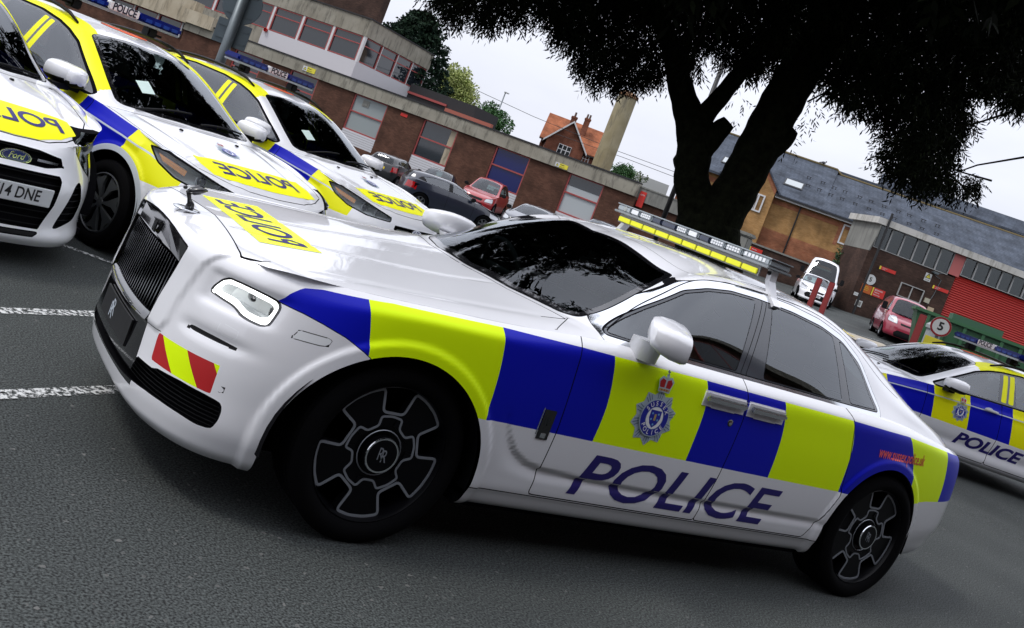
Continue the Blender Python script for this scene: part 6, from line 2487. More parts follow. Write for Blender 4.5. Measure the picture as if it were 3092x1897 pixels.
# ------------------------------------------------------------------ workshop
wk = frame_of(-38.069, -24.984, -.844, .536, 'workshop', 'dark brick workshop with a white flat roof edge, clerestory glazing and red shutter', 'building', k=1.217)
mb = MB()
mb.box(-.15, 4.08, 0, 3.2, .4, 4.42, 0)
mb.box(4.08, 14, .35, 6, .4, 4.6, 0)
mb.build('brick_wall', [DKBR], wk)
wall_box(wk, 'roof_edge', -.35, 14, -.30, 3.4, 5.52, 5.82, stained('roof_edge_white', (.40, .39, .36), (.50, .49, .46), (.20, .19, .16)))
wall_box(wk, 'inner_core', .2, 14, .8, 3.1, 4.5, 5.50, mat('interior_grey', (.035, .04, .038), .8))
pn_ = MB()
pn_.prism([(-.02, 4.20), (4, 4.2), (4, 5.55), (-.30, 5.55), (-.30, 4.9)], lambda a, b: (-.16, a * .8, b), lambda a, b: (-.10, a * .8, b))
pn_.build('end_panel', [SMOOTHC], wk)
xs = [-.05, .57, 1.19, 1.84, 2.44, 3.01, 3.66]
for a, b in zip(xs[:-1], xs[1:]):
    window(wk, a, b, 4.42, 5.52, .02, mat('frame_grey', (.30, .30, .29), .5), glass_mat('workshop_glass', (.8, .9, .85), .5), w=.03)
wall_box(wk, 'pink_panel', 3.68, 4.20, -.03, .1, 4.5, 5.52, mat('pink_panel', (.42, .11, .10), .6))
xs = [4.22, 4.82, 5.48, 6.05, 6.62, 7.25, 7.9, 8.5, 9.1, 9.7]
for a, b in zip(xs[:-1], xs[1:]):
    window(wk, a, b, 4.62, 5.52, .02, mat('frame_grey', (.30, .30, .29), .5), glass_mat('workshop_glass', (.8, .9, .85), .5), w=.03)
for i, (x0, x1, z0, z1) in enumerate(((1.4, 1.75, 4.45, 4.62), (1.9, 2.35, 4.45, 4.75), (2.5, 3.0, 4.45, 5.05), (3.1, 3.55, 4.45, 4.95))):
    wall_box(wk, 'stored_box', x0, x1, .25, .55, z0, z1, mat('cardboard', (.22, .20, .14), .9))
sh_ = MB()
for k in range(34):
    z = 1.0 + .105 * k
    sh_.prism([(.10, z), (.06, z + .052), (.10, z + .104)], lambda a, b: (4.12, a, b), lambda a, b: (12.5, a, b))
sh_.build('roller_shutter', [mat('shutter_red', (.36, .022, .016), .4)], wk)
window(wk, 1.80, 2.96, 2.70, 3.36, -.01, mat('frame_grey', (.30, .30, .29), .5), PANE, mull=(2.38,), w=.04)
pp = MB()
pp.tube([(.13, -.34, 6.15), (.10, -.34, 1.1)], .06, 8)
pp.build('downpipe', [PIPE], wk)
lb_ = MB()
lb_.rbox(2.92, 3.18, -.32, -.02, 4.25, 4.36, .03)
lb_.tube([(3.0, -.02, 4.3), (3.4, -.02, 4.38), (3.66, -.03, 4.5)], .012, 6)
lb_.build('wall_lamp', [STEEL], wk)
cb_ = MB()
cb_.tube([(3.15, -.02, 4.2), (3.5, -.02, 4.1), (3.42, -.02, 3.3), (3.3, -.02, 2.8)], .014, 6)
cb_.build('conduit', [STEEL], wk)
wall_box(wk, 'vent', .16, .46, -.03, 0, 1.56, 1.86, SIGNW)
wall_box(wk, 'vent_grille', .21, .41, -.035, -.031, 1.61, 1.81, SMOOTHC)
wall_box(wk, 'meter_box', 3.1, 3.34, -.08, 0, 2.86, 3.08, mat('meter_cream', (.36, .34, .26), .7))
wall_box(wk, 'junction_box', 3.38, 3.66, -.08, 0, 2.45, 2.74, mat('junction_cream', (.42, .33, .22), .7))
bpy.context.view_layer.update()


def round_sign(name, label, txt, R, loc, rz, red=False, post=None):
    root = empty(name, loc, rz, label, 'sign')
    mb = MB()
    mb.lathe([(0, -.012), (R, -.012), (R, .0), (0, .0)], 32, 'y', m=0)
    if red:
        mb.lathe([(R * .99, -.0135), (R * .80, -.0135)], 32, 'y', m=2)
    V, F = text_mesh(txt, R * 1.15, bold=R * .035)
    mb.add([(a, -.015, b) for a, b in V], F, 1)
    mb.build('disc', [SIGNW, mat('sign_black', (.012, .012, .012), .5), mat('sign_ring_red', (.22, .008, .012), .5)], root)
    if post:
        pb = MB()
        pb.tube([(0, .035, R * .9), (0, .035, -post)], .035, 10)
        pb.build('post', [STEEL], root)
    return root


fm = wk.matrix_basis
p = fm @ Vector((.42, -.03, 2.94))
round_sign('speed_sign', 'round white sign reading 5 on the workshop brick wall', '5', .30, p, wk.rotation_euler.z)
wall_sign(wk, .40, 2.47, .48, .40, -.005, SIGNO, [('PARKING', .055, -.17, .10), ('RESTRICTED', .05, -.17, .02), ('AREA ONLY', .05, -.17, -.06)], ink=SIGNY, label='orange sign with yellow lines under the round 5 sign')
wall_sign(wk, .98, 2.47, .62, .40, -.005, SIGNR, [('BEWARE', .10, -.20, .11), ('Vehicles', .08, -.20, .0), ('Reversing', .08, -.20, -.11)], ink=SIGNW, label='red BEWARE sign on the workshop brick wall', strip=True)
wall_sign(wk, 1.0, 3.64, .80, .16, -.005, SIGNR, [('Authorised', .05, -.26, .03), ('vehicles', .05, -.26, -.035)], ink=SIGNW, label='red strip sign high on the workshop wall above the 5 sign', strip=True)
wall_sign(wk, 3.63, 3.68, .78, .16, -.005, SIGNR, [('Authorised', .05, -.26, .03), ('vehicles', .05, -.26, -.035)], ink=SIGNW, label='red strip sign on the workshop wall beside the red shutter', strip=True)
wall_sign(wk, 2.88, 4.0, .30, .38, -.005, SIGNW, [('DANGER', .05, -.10, -.13)], tri=True, label='white sign with yellow warning triangle under the wall lamp')
wall_sign(wk, -.10, 2.08, .20, .15, -.345, SIGNW, [('NO ENTRY', .03, -.08, .0)], label='small white plate on the black pipe at the workshop corner')
zt = terrain(-20.1, -9.43)
sp5 = round_sign('speed_sign', 'round red ringed sign reading 5 on a post beside the red van', '5', .235, (-20.084, -9.436, 1.83), math.radians(128), True, 1.83 - zt)
wall_b = MB()
wall_b.rbox(-.24, .24, -.02, 0, -.62, -.30, .008)
wall_b.build('sub_plate', [SIGNY], sp5)


def post_(name, label, x, y, top, w=.16):
    z0 = terrain(x, y)
    r = empty(name, (x, y, z0), math.radians(30), label, 'post', 'red posts at the yard entrance')
    mb = MB()
    mb.rbox(-w / 2, w / 2, -w / 2, w / 2, 0, top - z0, .012, 0)
    mb.build('column', [mat('post_red', (.27, .035, .035), .5)], r, auto=30)
    mb = MB()
    mb.rbox(-w * .42, w * .42, -w * .42, w * .42, top - z0, top - z0 + .02, .006)
    mb.box(-w * .3, w * .3, -w * .53, -w * .505, top - z0 - .3, top - z0 - .1)
    mb.build('cap', [mat('post_dark', (.05, .02, .03), .6)], r)


post_('barrier_post', 'left of two red square posts in front of the white hatchback', -21.59, -14.28, 1.93, .15)
post_('barrier_post', 'right of two red square posts in front of the white hatchback', -21.79, -13.98, 1.95, .15)
post_('barrier_post', 'single red square post in front of the red van', -19.86, -9.80, 1.95, .16)

# green skips along the right edge
for k, (sx_, sy_, lab) in enumerate(((-29.9, -16.2, 'green steel skip below the red shutter, nearest the red van'), (-32.1, -12.4, 'green steel skip at the right edge below the red shutter'))):
    z0 = terrain(sx_, sy_)
    sk = empty('skip', (sx_, sy_, z0), math.atan2(.80, -.6), lab, 'skip', 'green skips by the workshop')
    hgt = 2.18 - z0
    mb = MB()
    mb.prism([(0, .15), (3.6, .15), (4.0, hgt), (-.3, hgt)], lambda a, b: (a, -.9, b), lambda a, b: (a, .9, b))
    mb.build('tub', [mat('skip_green', (.018, .075, .030), .5)], sk)
    rb = MB()
    for x in np.linspace(.1, 3.6, 7):
        rb.box(x - .05, x + .05, -.97, -.905, .15, hgt)
    rb.rbox(-.38, 4.08, -1.0, 1.0, hgt, hgt + .12, .02)
    rb.build('rim', [mat('skip_green_light', (.028, .10, .042), .5)], sk)
    rb = MB()
    rb.box(.8, 2.4, -.7, .5, hgt + .12, hgt + .34)
    rb.rbox(3.3, 3.42, -.6, -.48, hgt + .12, hgt + .7, .02)
    rb.build('load', [mat('skip_load', (.03, .09, .05), .7)], sk)
gbm = tag(MB().lathe([(.0, 0), (.24, 0), (.24, 1.25), (.30, 1.27), (.30, 1.38), (.20, 1.48), (0, 1.5)], 20, 'z').build('litter_bin', [mat('bin_grey', (.26, .28, .28), .5)], None, auto=35), 'pale grey domed bin beside the green skip', 'bin')
gbm.location = (-28.9, -15.0, terrain(-28.9, -15.0) - .05)

# ------------------------------------------------------------------ street furniture
sg = empty('traffic_sign', (-2.41, -11.21, 0), math.radians(62 + 90), 'back of a round road sign with a square plate on a grey pole', 'sign')
mb = MB()
mb.tube([(0, 0, 0), (0, 0, 3.1)], .082, 16)
mb.build('pole', [STEEL], sg, smooth=True)
for nm, m_ in (('disc', 0), ('plate', 1)):
    mb = MB()
    if m_ == 0:
        mb.lathe([(0, .09), (.31, .09), (.315, .10), (.31, .11), (0, .11)], 40, 'y', (0, 0, 2.56))
        mb.box(-.2, .2, .075, .09, 2.38, 2.41)
        mb.box(-.2, .2, .075, .09, 2.70, 2.73)
    else:
        mb.rbox(-.27, .27, .09, .105, 1.88, 2.27, .004)
        mb.box(-.24, .24, .075, .09, 2.16, 2.19)
        mb.box(-.24, .24, .075, .09, 1.96, 1.99)
    mb.build(nm, [mat('sign_back', (.085, .11, .125), .45, metal=.3)], sg, auto=40)
lp_ = empty('street_lamp', (-40.3, -63.7, 0), 0, 'slim grey street lamp between the green tree and the gabled house', 'street lamp')
mb = MB()
mb.tube([(0, 0, 0), (0, 0, 7.5)], [.09, .05], 8)
mb.build('column', [STEEL], lp_, smooth=True)
mb = MB()
mb.rbox(-.35, .1, -.1, .1, 7.5, 7.6, .03)
mb.build('lamp_head', [SIGNW], lp_)
mb = MB()
mb.tube([(0, 0, 0), (0, 0, 7.2)], [.07, .055], 10)
mb.build('pole', [PIPE], None, smooth=True)
po = bpy.data.objects['pole.001'] if 'pole.001' in bpy.data.objects else bpy.context.scene.objects[-1]
po.location = (-15.0, -14.15, terrain(-15, -14.15))
po.name = 'lamp_column'
tag(po, 'thin black pole standing behind the forked tree', 'pole')
for nm, pts, lab in (('overhead_wire', [(-36.0, -72.0, 7.6), (-41.6, -68.8, 7.16), (-45.4, -66.3, 6.84), (-51.7, -61.7, 6.62), (-60.0, -55.0, 6.7)], 'thin overhead wire sagging past the orange roof, upper one'),
                     ('overhead_wire', [(-47.0, -64.5, 6.1), (-51.9, -61.0, 6.25), (-60, -54.5, 6.2)], 'thin overhead wire right of the flue, lower one')):
    mb = MB()
    mb.tube(pts, .022, 5)
    tag(mb.build(nm, [PIPE], None), lab, 'wire')


# ------------------------------------------------------------------ trees
def fast_mesh(name, V, nper, m, parent=None):
    """Many separate n-gons given as consecutive vertices."""
    V = np.asarray(V, np.float32)
    k = len(V) // nper
    me = bpy.data.meshes.new(name)
    me.vertices.add(len(V))
    me.vertices.foreach_set('co', V.ravel())
    me.loops.add(len(V))
    me.loops.foreach_set('vertex_index', np.arange(len(V), dtype=np.int32))
    me.polygons.add(k)
    me.polygons.foreach_set('loop_start', np.arange(k, dtype=np.int32) * nper)
    me.polygons.foreach_set('loop_total', np.full(k, nper, np.int32))
    me.update(calc_edges=True)
    for q in (m if isinstance(m, (list, tuple)) else [m]):
        me.materials.append(q)
    if isinstance(m, (list, tuple)):
        me.polygons.foreach_set('material_index', RNG.integers(0, len(m), k).astype(np.int32))
    o = bpy.data.objects.new(name, me)
    C.objects.link(o)
    o.parent = parent
    return o


def unit(a):
    return a / (np.linalg.norm(a, axis=-1, keepdims=True) + 1e-9)


def leaves(P, D, length, width):
    """Pointed leaves (4-gons) from base points P along directions D."""
    n_ = len(P)
    R = unit(np.cross(D, unit(RNG.normal(size=(n_, 3)))))
    l = np.asarray(length).reshape(-1, 1) * np.ones((n_, 1))
    w = np.asarray(width).reshape(-1, 1) * np.ones((n_, 1))
    q = np.stack([P, P + D * l * .45 + R * w, P + D * l, P + D * l * .45 - R * w], axis=1)
    return q.reshape(-1, 3)


BARK = noise_tint(mat('bark_dark', (.03, .028, .02), .95, spec=.03), 9, (.004, .0045, .003), (.016, .018, .010), 8, bump=.9, bscale=30)
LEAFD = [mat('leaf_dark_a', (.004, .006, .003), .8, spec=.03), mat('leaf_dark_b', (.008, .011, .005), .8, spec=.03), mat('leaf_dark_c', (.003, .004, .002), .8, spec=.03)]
big = empty('ash_tree', (-10.95, -8.25, 0), 0, 'large dark forked tree with drooping narrow leaves behind the saloon', 'tree')
limbs = dict(
    trunk=[((-11.1, -8.1, -.1), .70), ((-11.05, -8.16, .7), .62), ((-10.9, -8.31, 1.43), .60), ((-10.76, -8.46, 1.87), .57), ((-10.68, -8.54, 2.15), .46)],
    left=[((-10.66, -8.56, 1.75), .42), ((-10.53, -8.69, 2.30), .36), ((-10.36, -8.86, 2.62), .31), ((-10.3, -8.91, 2.89), .31), ((-10.23, -8.98, 3.23), .31), ((-10.09, -9.11, 3.58), .285), ((-9.89, -9.29, 3.94), .24), ((-9.74, -9.42, 4.22), .22), ((-9.5, -9.63, 4.71), .19), ((-9.24, -9.84, 5.06), .16), ((-8.89, -10.12, 5.44), .14), ((-8.4, -10.5, 5.8), .11), ((-7.7, -11.0, 6.3), .05)],
    inner=[((-10.18, -9.02, 3.20), .26), ((-10.22, -8.99, 3.82), .185), ((-10.31, -8.91, 4.15), .163), ((-10.4, -8.81, 4.57), .15), ((-10.58, -8.64, 5.24), .127), ((-10.71, -8.51, 5.95), .11), ((-10.82, -8.4, 6.6), .08)],
    stub=[((-10.28, -8.93, 2.95), .25), ((-10.38, -8.84, 3.4), .22), ((-10.49, -8.73, 3.72), .17), ((-10.53, -8.69, 3.82), .13)],
    right=[((-10.74, -8.48, 1.72), .55), ((-10.82, -8.40, 2.2), .46), ((-10.88, -8.34, 2.5), .40), ((-10.93, -8.29, 2.96), .375), ((-10.96, -8.25, 3.42), .375), ((-11.02, -8.19, 4.2), .375), ((-11.1, -8.11, 5.06), .363), ((-11.2, -8.0, 5.92), .345), ((-11.25, -7.94, 6.6), .31), ((-11.3, -7.88, 7.4), .25)],
    knob=[((-11.02, -8.19, 3.6), .30), ((-11.2, -8.0, 3.9), .22), ((-11.26, -7.95, 4.08), .14)],
    burr=[((-10.34, -8.88, 2.95), .30), ((-10.14, -9.06, 2.83), .22), ((-10.08, -9.1, 2.78), .12)],
)
tb = MB()
for nm, pts in limbs.items():
    P = np.array([p for p, r in pts])
    r = np.array([q for p, q in pts])
    cc = curve(P, .14)
    tt = np.concatenate([[0], np.cumsum(np.linalg.norm(np.diff(P, axis=0), axis=1))])
    tc_ = np.concatenate([[0], np.cumsum(np.linalg.norm(np.diff(cc, axis=0), axis=1))])
    rr = np.interp(tc_ / tc_[-1], tt / tt[-1], r) * (1 + .03 * np.sin(np.arange(len(cc)) * 1.7))
    tb.tube([tuple(p) for p in cc], list(rr), 20)
tb.build('trunk', [BARK], big, smooth=True).matrix_parent_inverse = big.matrix_basis.inverted()
CROWN = np.array([
(-5.7,-11.96,4.89,0.26),(-5.28,-11.08,4.47,0.25),(-6.01,-12.29,4.6,0.27),(-5.2,-10.57,4.07,0.24),(-6.53,-13.13,4.28,0.28),(-5.65,-11.49,4.82,0.26),(-5.22,-10.61,4.48,0.24),(-5.75,-11.36,4.5,0.25),
(-5.75,-11.18,4.31,0.25),(-5.15,-9.99,3.9,0.23),(-6.37,-12.11,4.03,0.12),(-5.26,-10.23,4.64,0.24),(-5.07,-9.8,4.39,0.23),(-6.81,-13.08,4.94,0.28),(-5.09,-9.53,4.08,0.23),(-7.09,-13.4,4.55,0.29),
(-6.11,-11.32,4,0.26),(-7.1,-13.51,5.54,0.29),(-5.45,-10.09,4.54,0.24),(-6.08,-11.32,4.58,0.26),(-6.76,-12.47,4.69,0.28),(-6.82,-12.44,4.47,0.28),(-7.3,-13.07,4.48,0.29),(-6.32,-11.68,5.14,0.26),
(-7.4,-13.42,5.41,0.29),(-7.26,-13.04,5.05,0.29),(-6.88,-12.11,4.73,0.27),(-6.63,-11.61,4.47,0.26),(-5.53,-9.37,3.86,0.18),(-5.83,-9.88,3.83,0.08),(-5.3,-9.38,4.7,0.23),(-6.93,-12.2,5.17,0.27),
(-6.43,-11.12,4.84,0.26),(-7.58,-13.07,5.06,0.29),(-6.06,-10.26,4.3,0.24),(-6.19,-10.32,4.17,0.24),(-6,-10.24,5.07,0.24),(-5.81,-9.79,4.78,0.23),(-5.57,-9.33,4.44,0.23),(-7.6,-12.74,4.95,0.29),
(-7.89,-13.08,4.93,0.29),(-7.13,-11.5,4.41,0.27),(-6.87,-11.42,5.41,0.26),(-5.73,-9.39,4.76,0.23),(-6.55,-10.68,4.81,0.25),(-7.67,-12.45,5.09,0.28),(-7.15,-11.34,4.68,0.26),(-7.42,-11.71,4.53,0.27),
(-7.03,-11.37,5.52,0.26),(-8.05,-12.98,5.61,0.29),(-7.97,-12.61,5.42,0.29),(-7.33,-11.35,4.97,0.27),(-7.82,-12.23,4.95,0.28),(-6.25,-9.5,4.18,0.23),(-5.83,-9.08,4.96,0.23),(-6.02,-9.18,4.91,0.23),
(-8.53,-13.07,5.63,0.3),(-6.13,-9.06,4.51,0.23),(-6.09,-8.97,4.39,0.23),(-8.21,-12.16,4.86,0.28),(-6.41,-9.71,5.24,0.24),(-6.09,-9.06,4.94,0.23),(-8.1,-12.1,5.41,0.28),(-6.47,-9.41,4.7,0.23),
(-8.51,-12.46,5.15,0.29),(-8.54,-12.34,4.91,0.29),(-7.11,-10.55,5.57,0.25),(-7.63,-11.06,5.46,0.26),(-6.25,-8.9,4.77,0.23),(-6.59,-9.21,4.75,0.23),(-8.89,-12.71,5.27,0.29),(-8.83,-12.46,5,0.12),
(-6.84,-9.35,4.3,0.1),(-7,-9.44,4.15,0.07),(-6.31,-8.97,5.21,0.23),(-7.83,-11.08,5.59,0.27),(-8.23,-11.47,5.53,0.27),(-6.64,-9.01,4.76,0.23),(-7.05,-9.59,4.69,0.24),(-8.26,-11.21,4.89,0.27),
(-6.95,-9.21,4.33,0.24),(-7.03,-9.11,4.13,0.24),(-8.44,-11.16,4.38,0.19),(-6.59,-8.92,5.26,0.23),(-7.24,-9.89,5.32,0.25),(-9.06,-12.38,5.86,0.29),(-9.08,-12.39,5.59,0.29),(-6.6,-8.6,4.55,0.23),
(-8.87,-11.68,5.15,0.28),(-9.33,-12.26,5.12,0.3),(-8.06,-10.44,4.5,0.27),(-7.36,-9.25,4.06,0.25),(-9.78,-12.46,4.46,0.23),(-8.64,-10.81,4.03,0.12),(-9.42,-12.89,6.51,0.3),(-7.95,-10.63,5.68,0.26),
(-8.55,-11.34,5.75,0.28),(-7.94,-10.44,5.27,0.26),(-8.54,-11.04,5.25,0.27),(-8.94,-11.62,5.19,0.28),(-8.47,-10.71,4.77,0.28),(-9.87,-12.52,4.99,0.31),(-7.15,-8.75,4.09,0.24),(-9.96,-12.49,4.63,0.31),
(-9.71,-11.98,4.28,0.3),(-7.97,-9.45,3.73,0.2),(-9.24,-12.28,6.37,0.29),(-8.05,-10.39,5.77,0.26),(-6.96,-8.69,5.09,0.23),(-7.49,-9.34,5.12,0.24),(-7.93,-9.93,5.11,0.25),(-7.3,-8.94,4.6,0.24),
(-8.34,-10.26,4.82,0.27),(-7.59,-9.06,4.33,0.25),(-10.14,-12.32,4.91,0.31),(-9.67,-11.7,4.59,0.3),(-9.88,-11.85,4.32,0.3),(-8.95,-10.49,3.96,0.28),(-9.63,-12.38,6.54,0.3),(-8.28,-10.49,5.8,0.26),
(-8.9,-11.14,5.91,0.28),(-7.33,-8.85,5.07,0.24),(-8.03,-9.71,5.17,0.25),(-7.76,-9.33,4.85,0.24),(-9.3,-11.16,5.09,0.29),(-9.2,-10.93,4.84,0.29),(-10.25,-12.17,4.9,0.31),(-9.22,-10.68,4.39,0.28),
(-9.35,-10.78,4.28,0.28),(-8.56,-9.62,3.84,0.12),(-7.49,-9.13,5.66,0.24),(-8.61,-10.53,5.95,0.27),(-8.67,-10.55,5.73,0.27),(-8.08,-9.56,5.33,0.25),(-10.01,-12.03,5.84,0.3),(-8.61,-10.1,5.16,0.26),
(-8.19,-9.39,4.74,0.26),(-7.71,-8.63,4.52,0.24),(-9.22,-10.54,4.66,0.28),(-10.04,-11.47,4.7,0.3),(-8.6,-9.51,4.09,0.26),(-8.87,-9.67,3.97,0.1),(-9.5,-11.65,6.56,0.29),(-7.69,-8.94,5.58,0.24),
(-7.94,-9.33,5.55,0.25),(-9.13,-10.72,5.79,0.27),(-8.91,-10.3,5.42,0.27),(-9.12,-10.4,5.35,0.27),(-10.34,-11.85,5.56,0.24),(-8.33,-9.14,4.61,0.26),(-9.36,-10.37,4.74,0.28),(-8.04,-8.56,4.17,0.25),
(-10.52,-11.56,4.64,0.31),(-8.79,-9.25,4.03,0.11),(-10.59,-11.92,5.56,0.16),(-8.44,-9.01,4.68,0.17),(-10.42,-11.41,5.01,0.3),(-9.72,-10.4,4.64,0.28),(-9.94,-10.5,4.52,0.29),(-10.18,-10.66,4.39,0.15),
(-11.06,-11.65,5.1,0.1),(-8.89,-9.03,4.26,0.15),(-7.83,-9.1,5.9,0.24),(-7.45,-8.34,5.48,0.23),(-9.3,-10.76,5.99,0.27),(-9.79,-11.21,5.97,0.28),(-7.8,-8.63,5.08,0.24),(-9.39,-10.39,5.41,0.27),
(-9.16,-10.4,6.4,0.27),(-8.93,-10.06,6.06,0.26),(-8.97,-9.95,5.86,0.26),(-9.29,-10.28,5.78,0.27),(-10.03,-11.02,5.88,0.28),(-7.7,-8.05,4.91,0.23),(-8.72,-9.52,6.26,0.26),(-8.58,-9.39,6,0.25),
(-10.25,-11.19,6.38,0.29),(-7.68,-7.95,5.2,0.23),(-8.84,-9.31,5.49,0.25),(-10.78,-11.61,5.85,0.31),(-10.37,-10.9,5.63,0.3),(-9.43,-9.75,5.12,0.2),(-9.51,-10.31,6.54,0.27),(-7.85,-8.14,5.73,0.23),
(-8.87,-9.28,5.89,0.25),(-8.09,-8.3,5.45,0.24),(-9.03,-9.24,5.55,0.25),(-10.72,-11.11,5.89,0.29),(-10.82,-11.14,5.7,0.3),(-8.95,-8.83,4.91,0.26),(-10.49,-10.56,5.13,0.24),(-10.77,-10.73,5.02,0.12),
(-9.35,-9.87,6.57,0.27),(-10.33,-10.92,6.68,0.29),(-10.03,-10.47,6.38,0.28),(-8.72,-8.73,5.6,0.25),(-10.96,-11.23,6.25,0.3),(-8.09,-7.71,5.03,0.23),(-8.4,-8.05,4.92,0.24),(-8.6,-8.1,4.8,0.15),
(-8.29,-7.73,4.45,0.18),(-8.66,-8.03,4.38,0.14),(-9.07,-9.18,6.45,0.25),(-9.09,-9.1,6.15,0.25),(-9.47,-9.41,6.19,0.26),(-9.01,-8.82,5.8,0.25),(-11.25,-11.36,6.36,0.3),(-8.6,-8.16,5.26,0.24),
(-8.84,-8.19,5.09,0.25),(-9.75,-9.15,5.22,0.23),(-8.62,-8.4,6.16,0.24),(-9.76,-9.7,6.49,0.27),(-9.79,-9.51,6.33,0.27),(-10.69,-10.51,6.47,0.28),(-9.38,-8.84,5.69,0.25),(-8.91,-8.16,5.4,0.24),
(-8.91,-8.07,5.17,0.25),(-10.26,-9.52,5.39,0.28),(-10.75,-10,5.28,0.11),(-9.9,-9.52,6.75,0.27),(-9.04,-8.54,6.19,0.25),(-10.3,-9.79,6.44,0.27),(-10.98,-10.57,6.54,0.29),(-8.66,-7.8,5.44,0.24),
(-9.47,-8.66,5.59,0.25),(-11.04,-10.18,5.95,0.29),(-9.28,-8.18,5.18,0.25),(-10.07,-8.95,5.21,0.27),(-9.82,-8.52,4.88,0.12),(-8.93,-8.14,6.32,0.24),(-9.97,-9.29,6.56,0.26),(-9.66,-8.76,6.2,0.26),
(-9.37,-8.45,5.95,0.25),(-8.46,-7.33,5.44,0.23),(-9.64,-8.56,5.64,0.25),(-10.82,-9.63,5.79,0.29),(-10.67,-9.4,5.58,0.28),(-11.93,-10.67,5.8,0.31),(-11.95,-10.54,5.5,0.23),(-11.28,-10.58,7.34,0.29),
(-11.26,-10.4,7.09,0.29),(-8.94,-7.85,6,0.24),(-9.56,-8.46,6.06,0.25),(-10.51,-9.33,6.15,0.27),(-9.1,-7.64,5.47,0.24),(-11,-9.57,5.86,0.29),(-9.69,-8.04,5.26,0.26),(-10.43,-8.82,5.31,0.27),
(-9.89,-8.09,4.94,0.26),(-9.29,-7.35,4.58,0.11),(-10.77,-9.71,7.07,0.28),(-9.91,-8.65,6.58,0.26),(-9.5,-8.08,6.18,0.25),(-12,-10.72,6.98,0.3),(-9.6,-8.04,5.84,0.25),(-9.3,-7.7,5.56,0.24),
(-10.39,-8.67,5.75,0.27),(-11.83,-10.1,5.94,0.3),(-9.52,-7.59,5.06,0.25),(-10.04,-8.08,5,0.26),(-12.37,-10.3,5.48,0.21),(-11.39,-10.16,7.46,0.29),(-9.61,-8.14,6.42,0.25),(-11.18,-9.59,6.83,0.28),
(-12.21,-10.55,7.04,0.3),(-11.37,-9.58,6.47,0.28),(-10.51,-8.71,6.01,0.26),(-11.94,-9.96,6.28,0.3),(-9,-6.97,5.12,0.24),(-9.67,-7.46,5.09,0.25),(-9.88,-7.58,5.02,0.16),(-10.34,-8.67,6.94,0.26),
(-10.75,-8.98,6.93,0.27),(-11.09,-9.33,6.89,0.28),(-10.37,-8.51,6.42,0.26),(-10.47,-8.5,6.24,0.26),(-9.62,-7.59,5.7,0.24),(-10.47,-8.36,5.84,0.27),(-9.08,-6.77,5.13,0.2),(-9.5,-7.15,5.16,0.17),
(-10.32,-8.51,6.92,0.26),(-11.75,-9.84,7.4,0.29),(-8.8,-6.76,5.97,0.23),(-12.47,-10.29,7.13,0.3),(-8.99,-6.79,5.68,0.23),(-11.13,-8.81,6.29,0.27),(-10.15,-7.74,5.74,0.26),(-9.03,-6.59,5.15,0.12),
(-12.03,-9.88,7.68,0.29),(-9.33,-7.16,6.32,0.24),(-12.18,-9.8,7.29,0.29),(-9.87,-7.46,6.25,0.24),(-9.09,-6.63,5.73,0.23),(-9.8,-7.17,5.74,0.16),(-10.64,-7.99,5.86,0.1),(-10.9,-8.57,7.26,0.27),
(-12.3,-9.84,7.57,0.29),(-12.43,-9.89,7.42,0.3),(-10,-7.46,6.27,0.25),(-12.53,-9.63,7,0.29),(-10.22,-7.35,5.93,0.25),(-9.87,-7.23,6.78,0.24),(-11.72,-8.93,7.33,0.28),(-9.86,-7.09,6.35,0.24),
(-12.27,-9.22,7.14,0.29),(-12.85,-9.66,7.09,0.3),(-10.76,-8.33,7.16,0.26),(-11.31,-8.85,7.12,0.27),(-11.23,-8.65,6.92,0.27),(-10.16,-7.58,6.34,0.25),(-11.25,-8.34,6.31,0.27),(-11.99,-8.93,6.35,0.11),
(-11.72,-8.46,5.6,0.09),(-12.21,-8.72,5.57,0.14),(-11.47,-8.92,7.51,0.28),(-11.64,-8.84,7.31,0.28),(-12.46,-9.57,7.45,0.29),(-10.46,-7.67,6.46,0.25),(-11.12,-8.09,6.49,0.26),(-9.39,-6.38,5.64,0.23),
(-11.16,-7.93,6.12,0.27),(-9.93,-6.77,5.45,0.23),(-11.68,-8.24,5.89,0.28),(-10.31,-6.92,5.3,0.25),(-11.56,-7.96,5.38,0.25),(-10.76,-7.12,5.02,0.2),(-10.08,-7.27,6.81,0.24),(-11.29,-8.27,7.23,0.27),
(-11.36,-8.22,6.96,0.27),(-10.85,-7.69,6.66,0.26),(-9.93,-6.8,6.08,0.24),(-10.29,-7.09,6.02,0.25),(-12.94,-9.36,6.71,0.31),(-10.19,-6.78,5.56,0.25),(-13.29,-9.51,6.44,0.31),(-10.56,-6.96,5.36,0.25),
(-11.03,-7.27,5.35,0.26),(-11.86,-7.9,5.34,0.28),(-12.96,-8.72,5.4,0.17),(-13.06,-9.79,8.11,0.3),(-10.66,-7.43,6.9,0.25),(-12.49,-9.05,7.45,0.29),(-12.98,-9.4,7.42,0.3),(-11.34,-7.8,6.57,0.26),
(-11.37,-7.83,6.37,0.26),(-9.98,-6.48,5.77,0.24),(-10.65,-6.95,5.82,0.26),(-13.24,-9.06,6.37,0.31),(-12.3,-8.15,5.89,0.29),(-11.65,-7.55,5.57,0.27),(-12.67,-8.3,5.62,0.29),(-11.44,-7.25,5.01,0.23),
(-9.85,-5.81,4.49,0.12),(-9.43,-6.21,6.56,0.23),(-10,-6.67,6.68,0.24),(-13.17,-9.43,7.79,0.3),(-9.8,-6.43,6.26,0.23),(-9.91,-6.35,6.1,0.23),(-12.44,-8.53,6.74,0.29),(-13.02,-8.97,6.84,0.3),
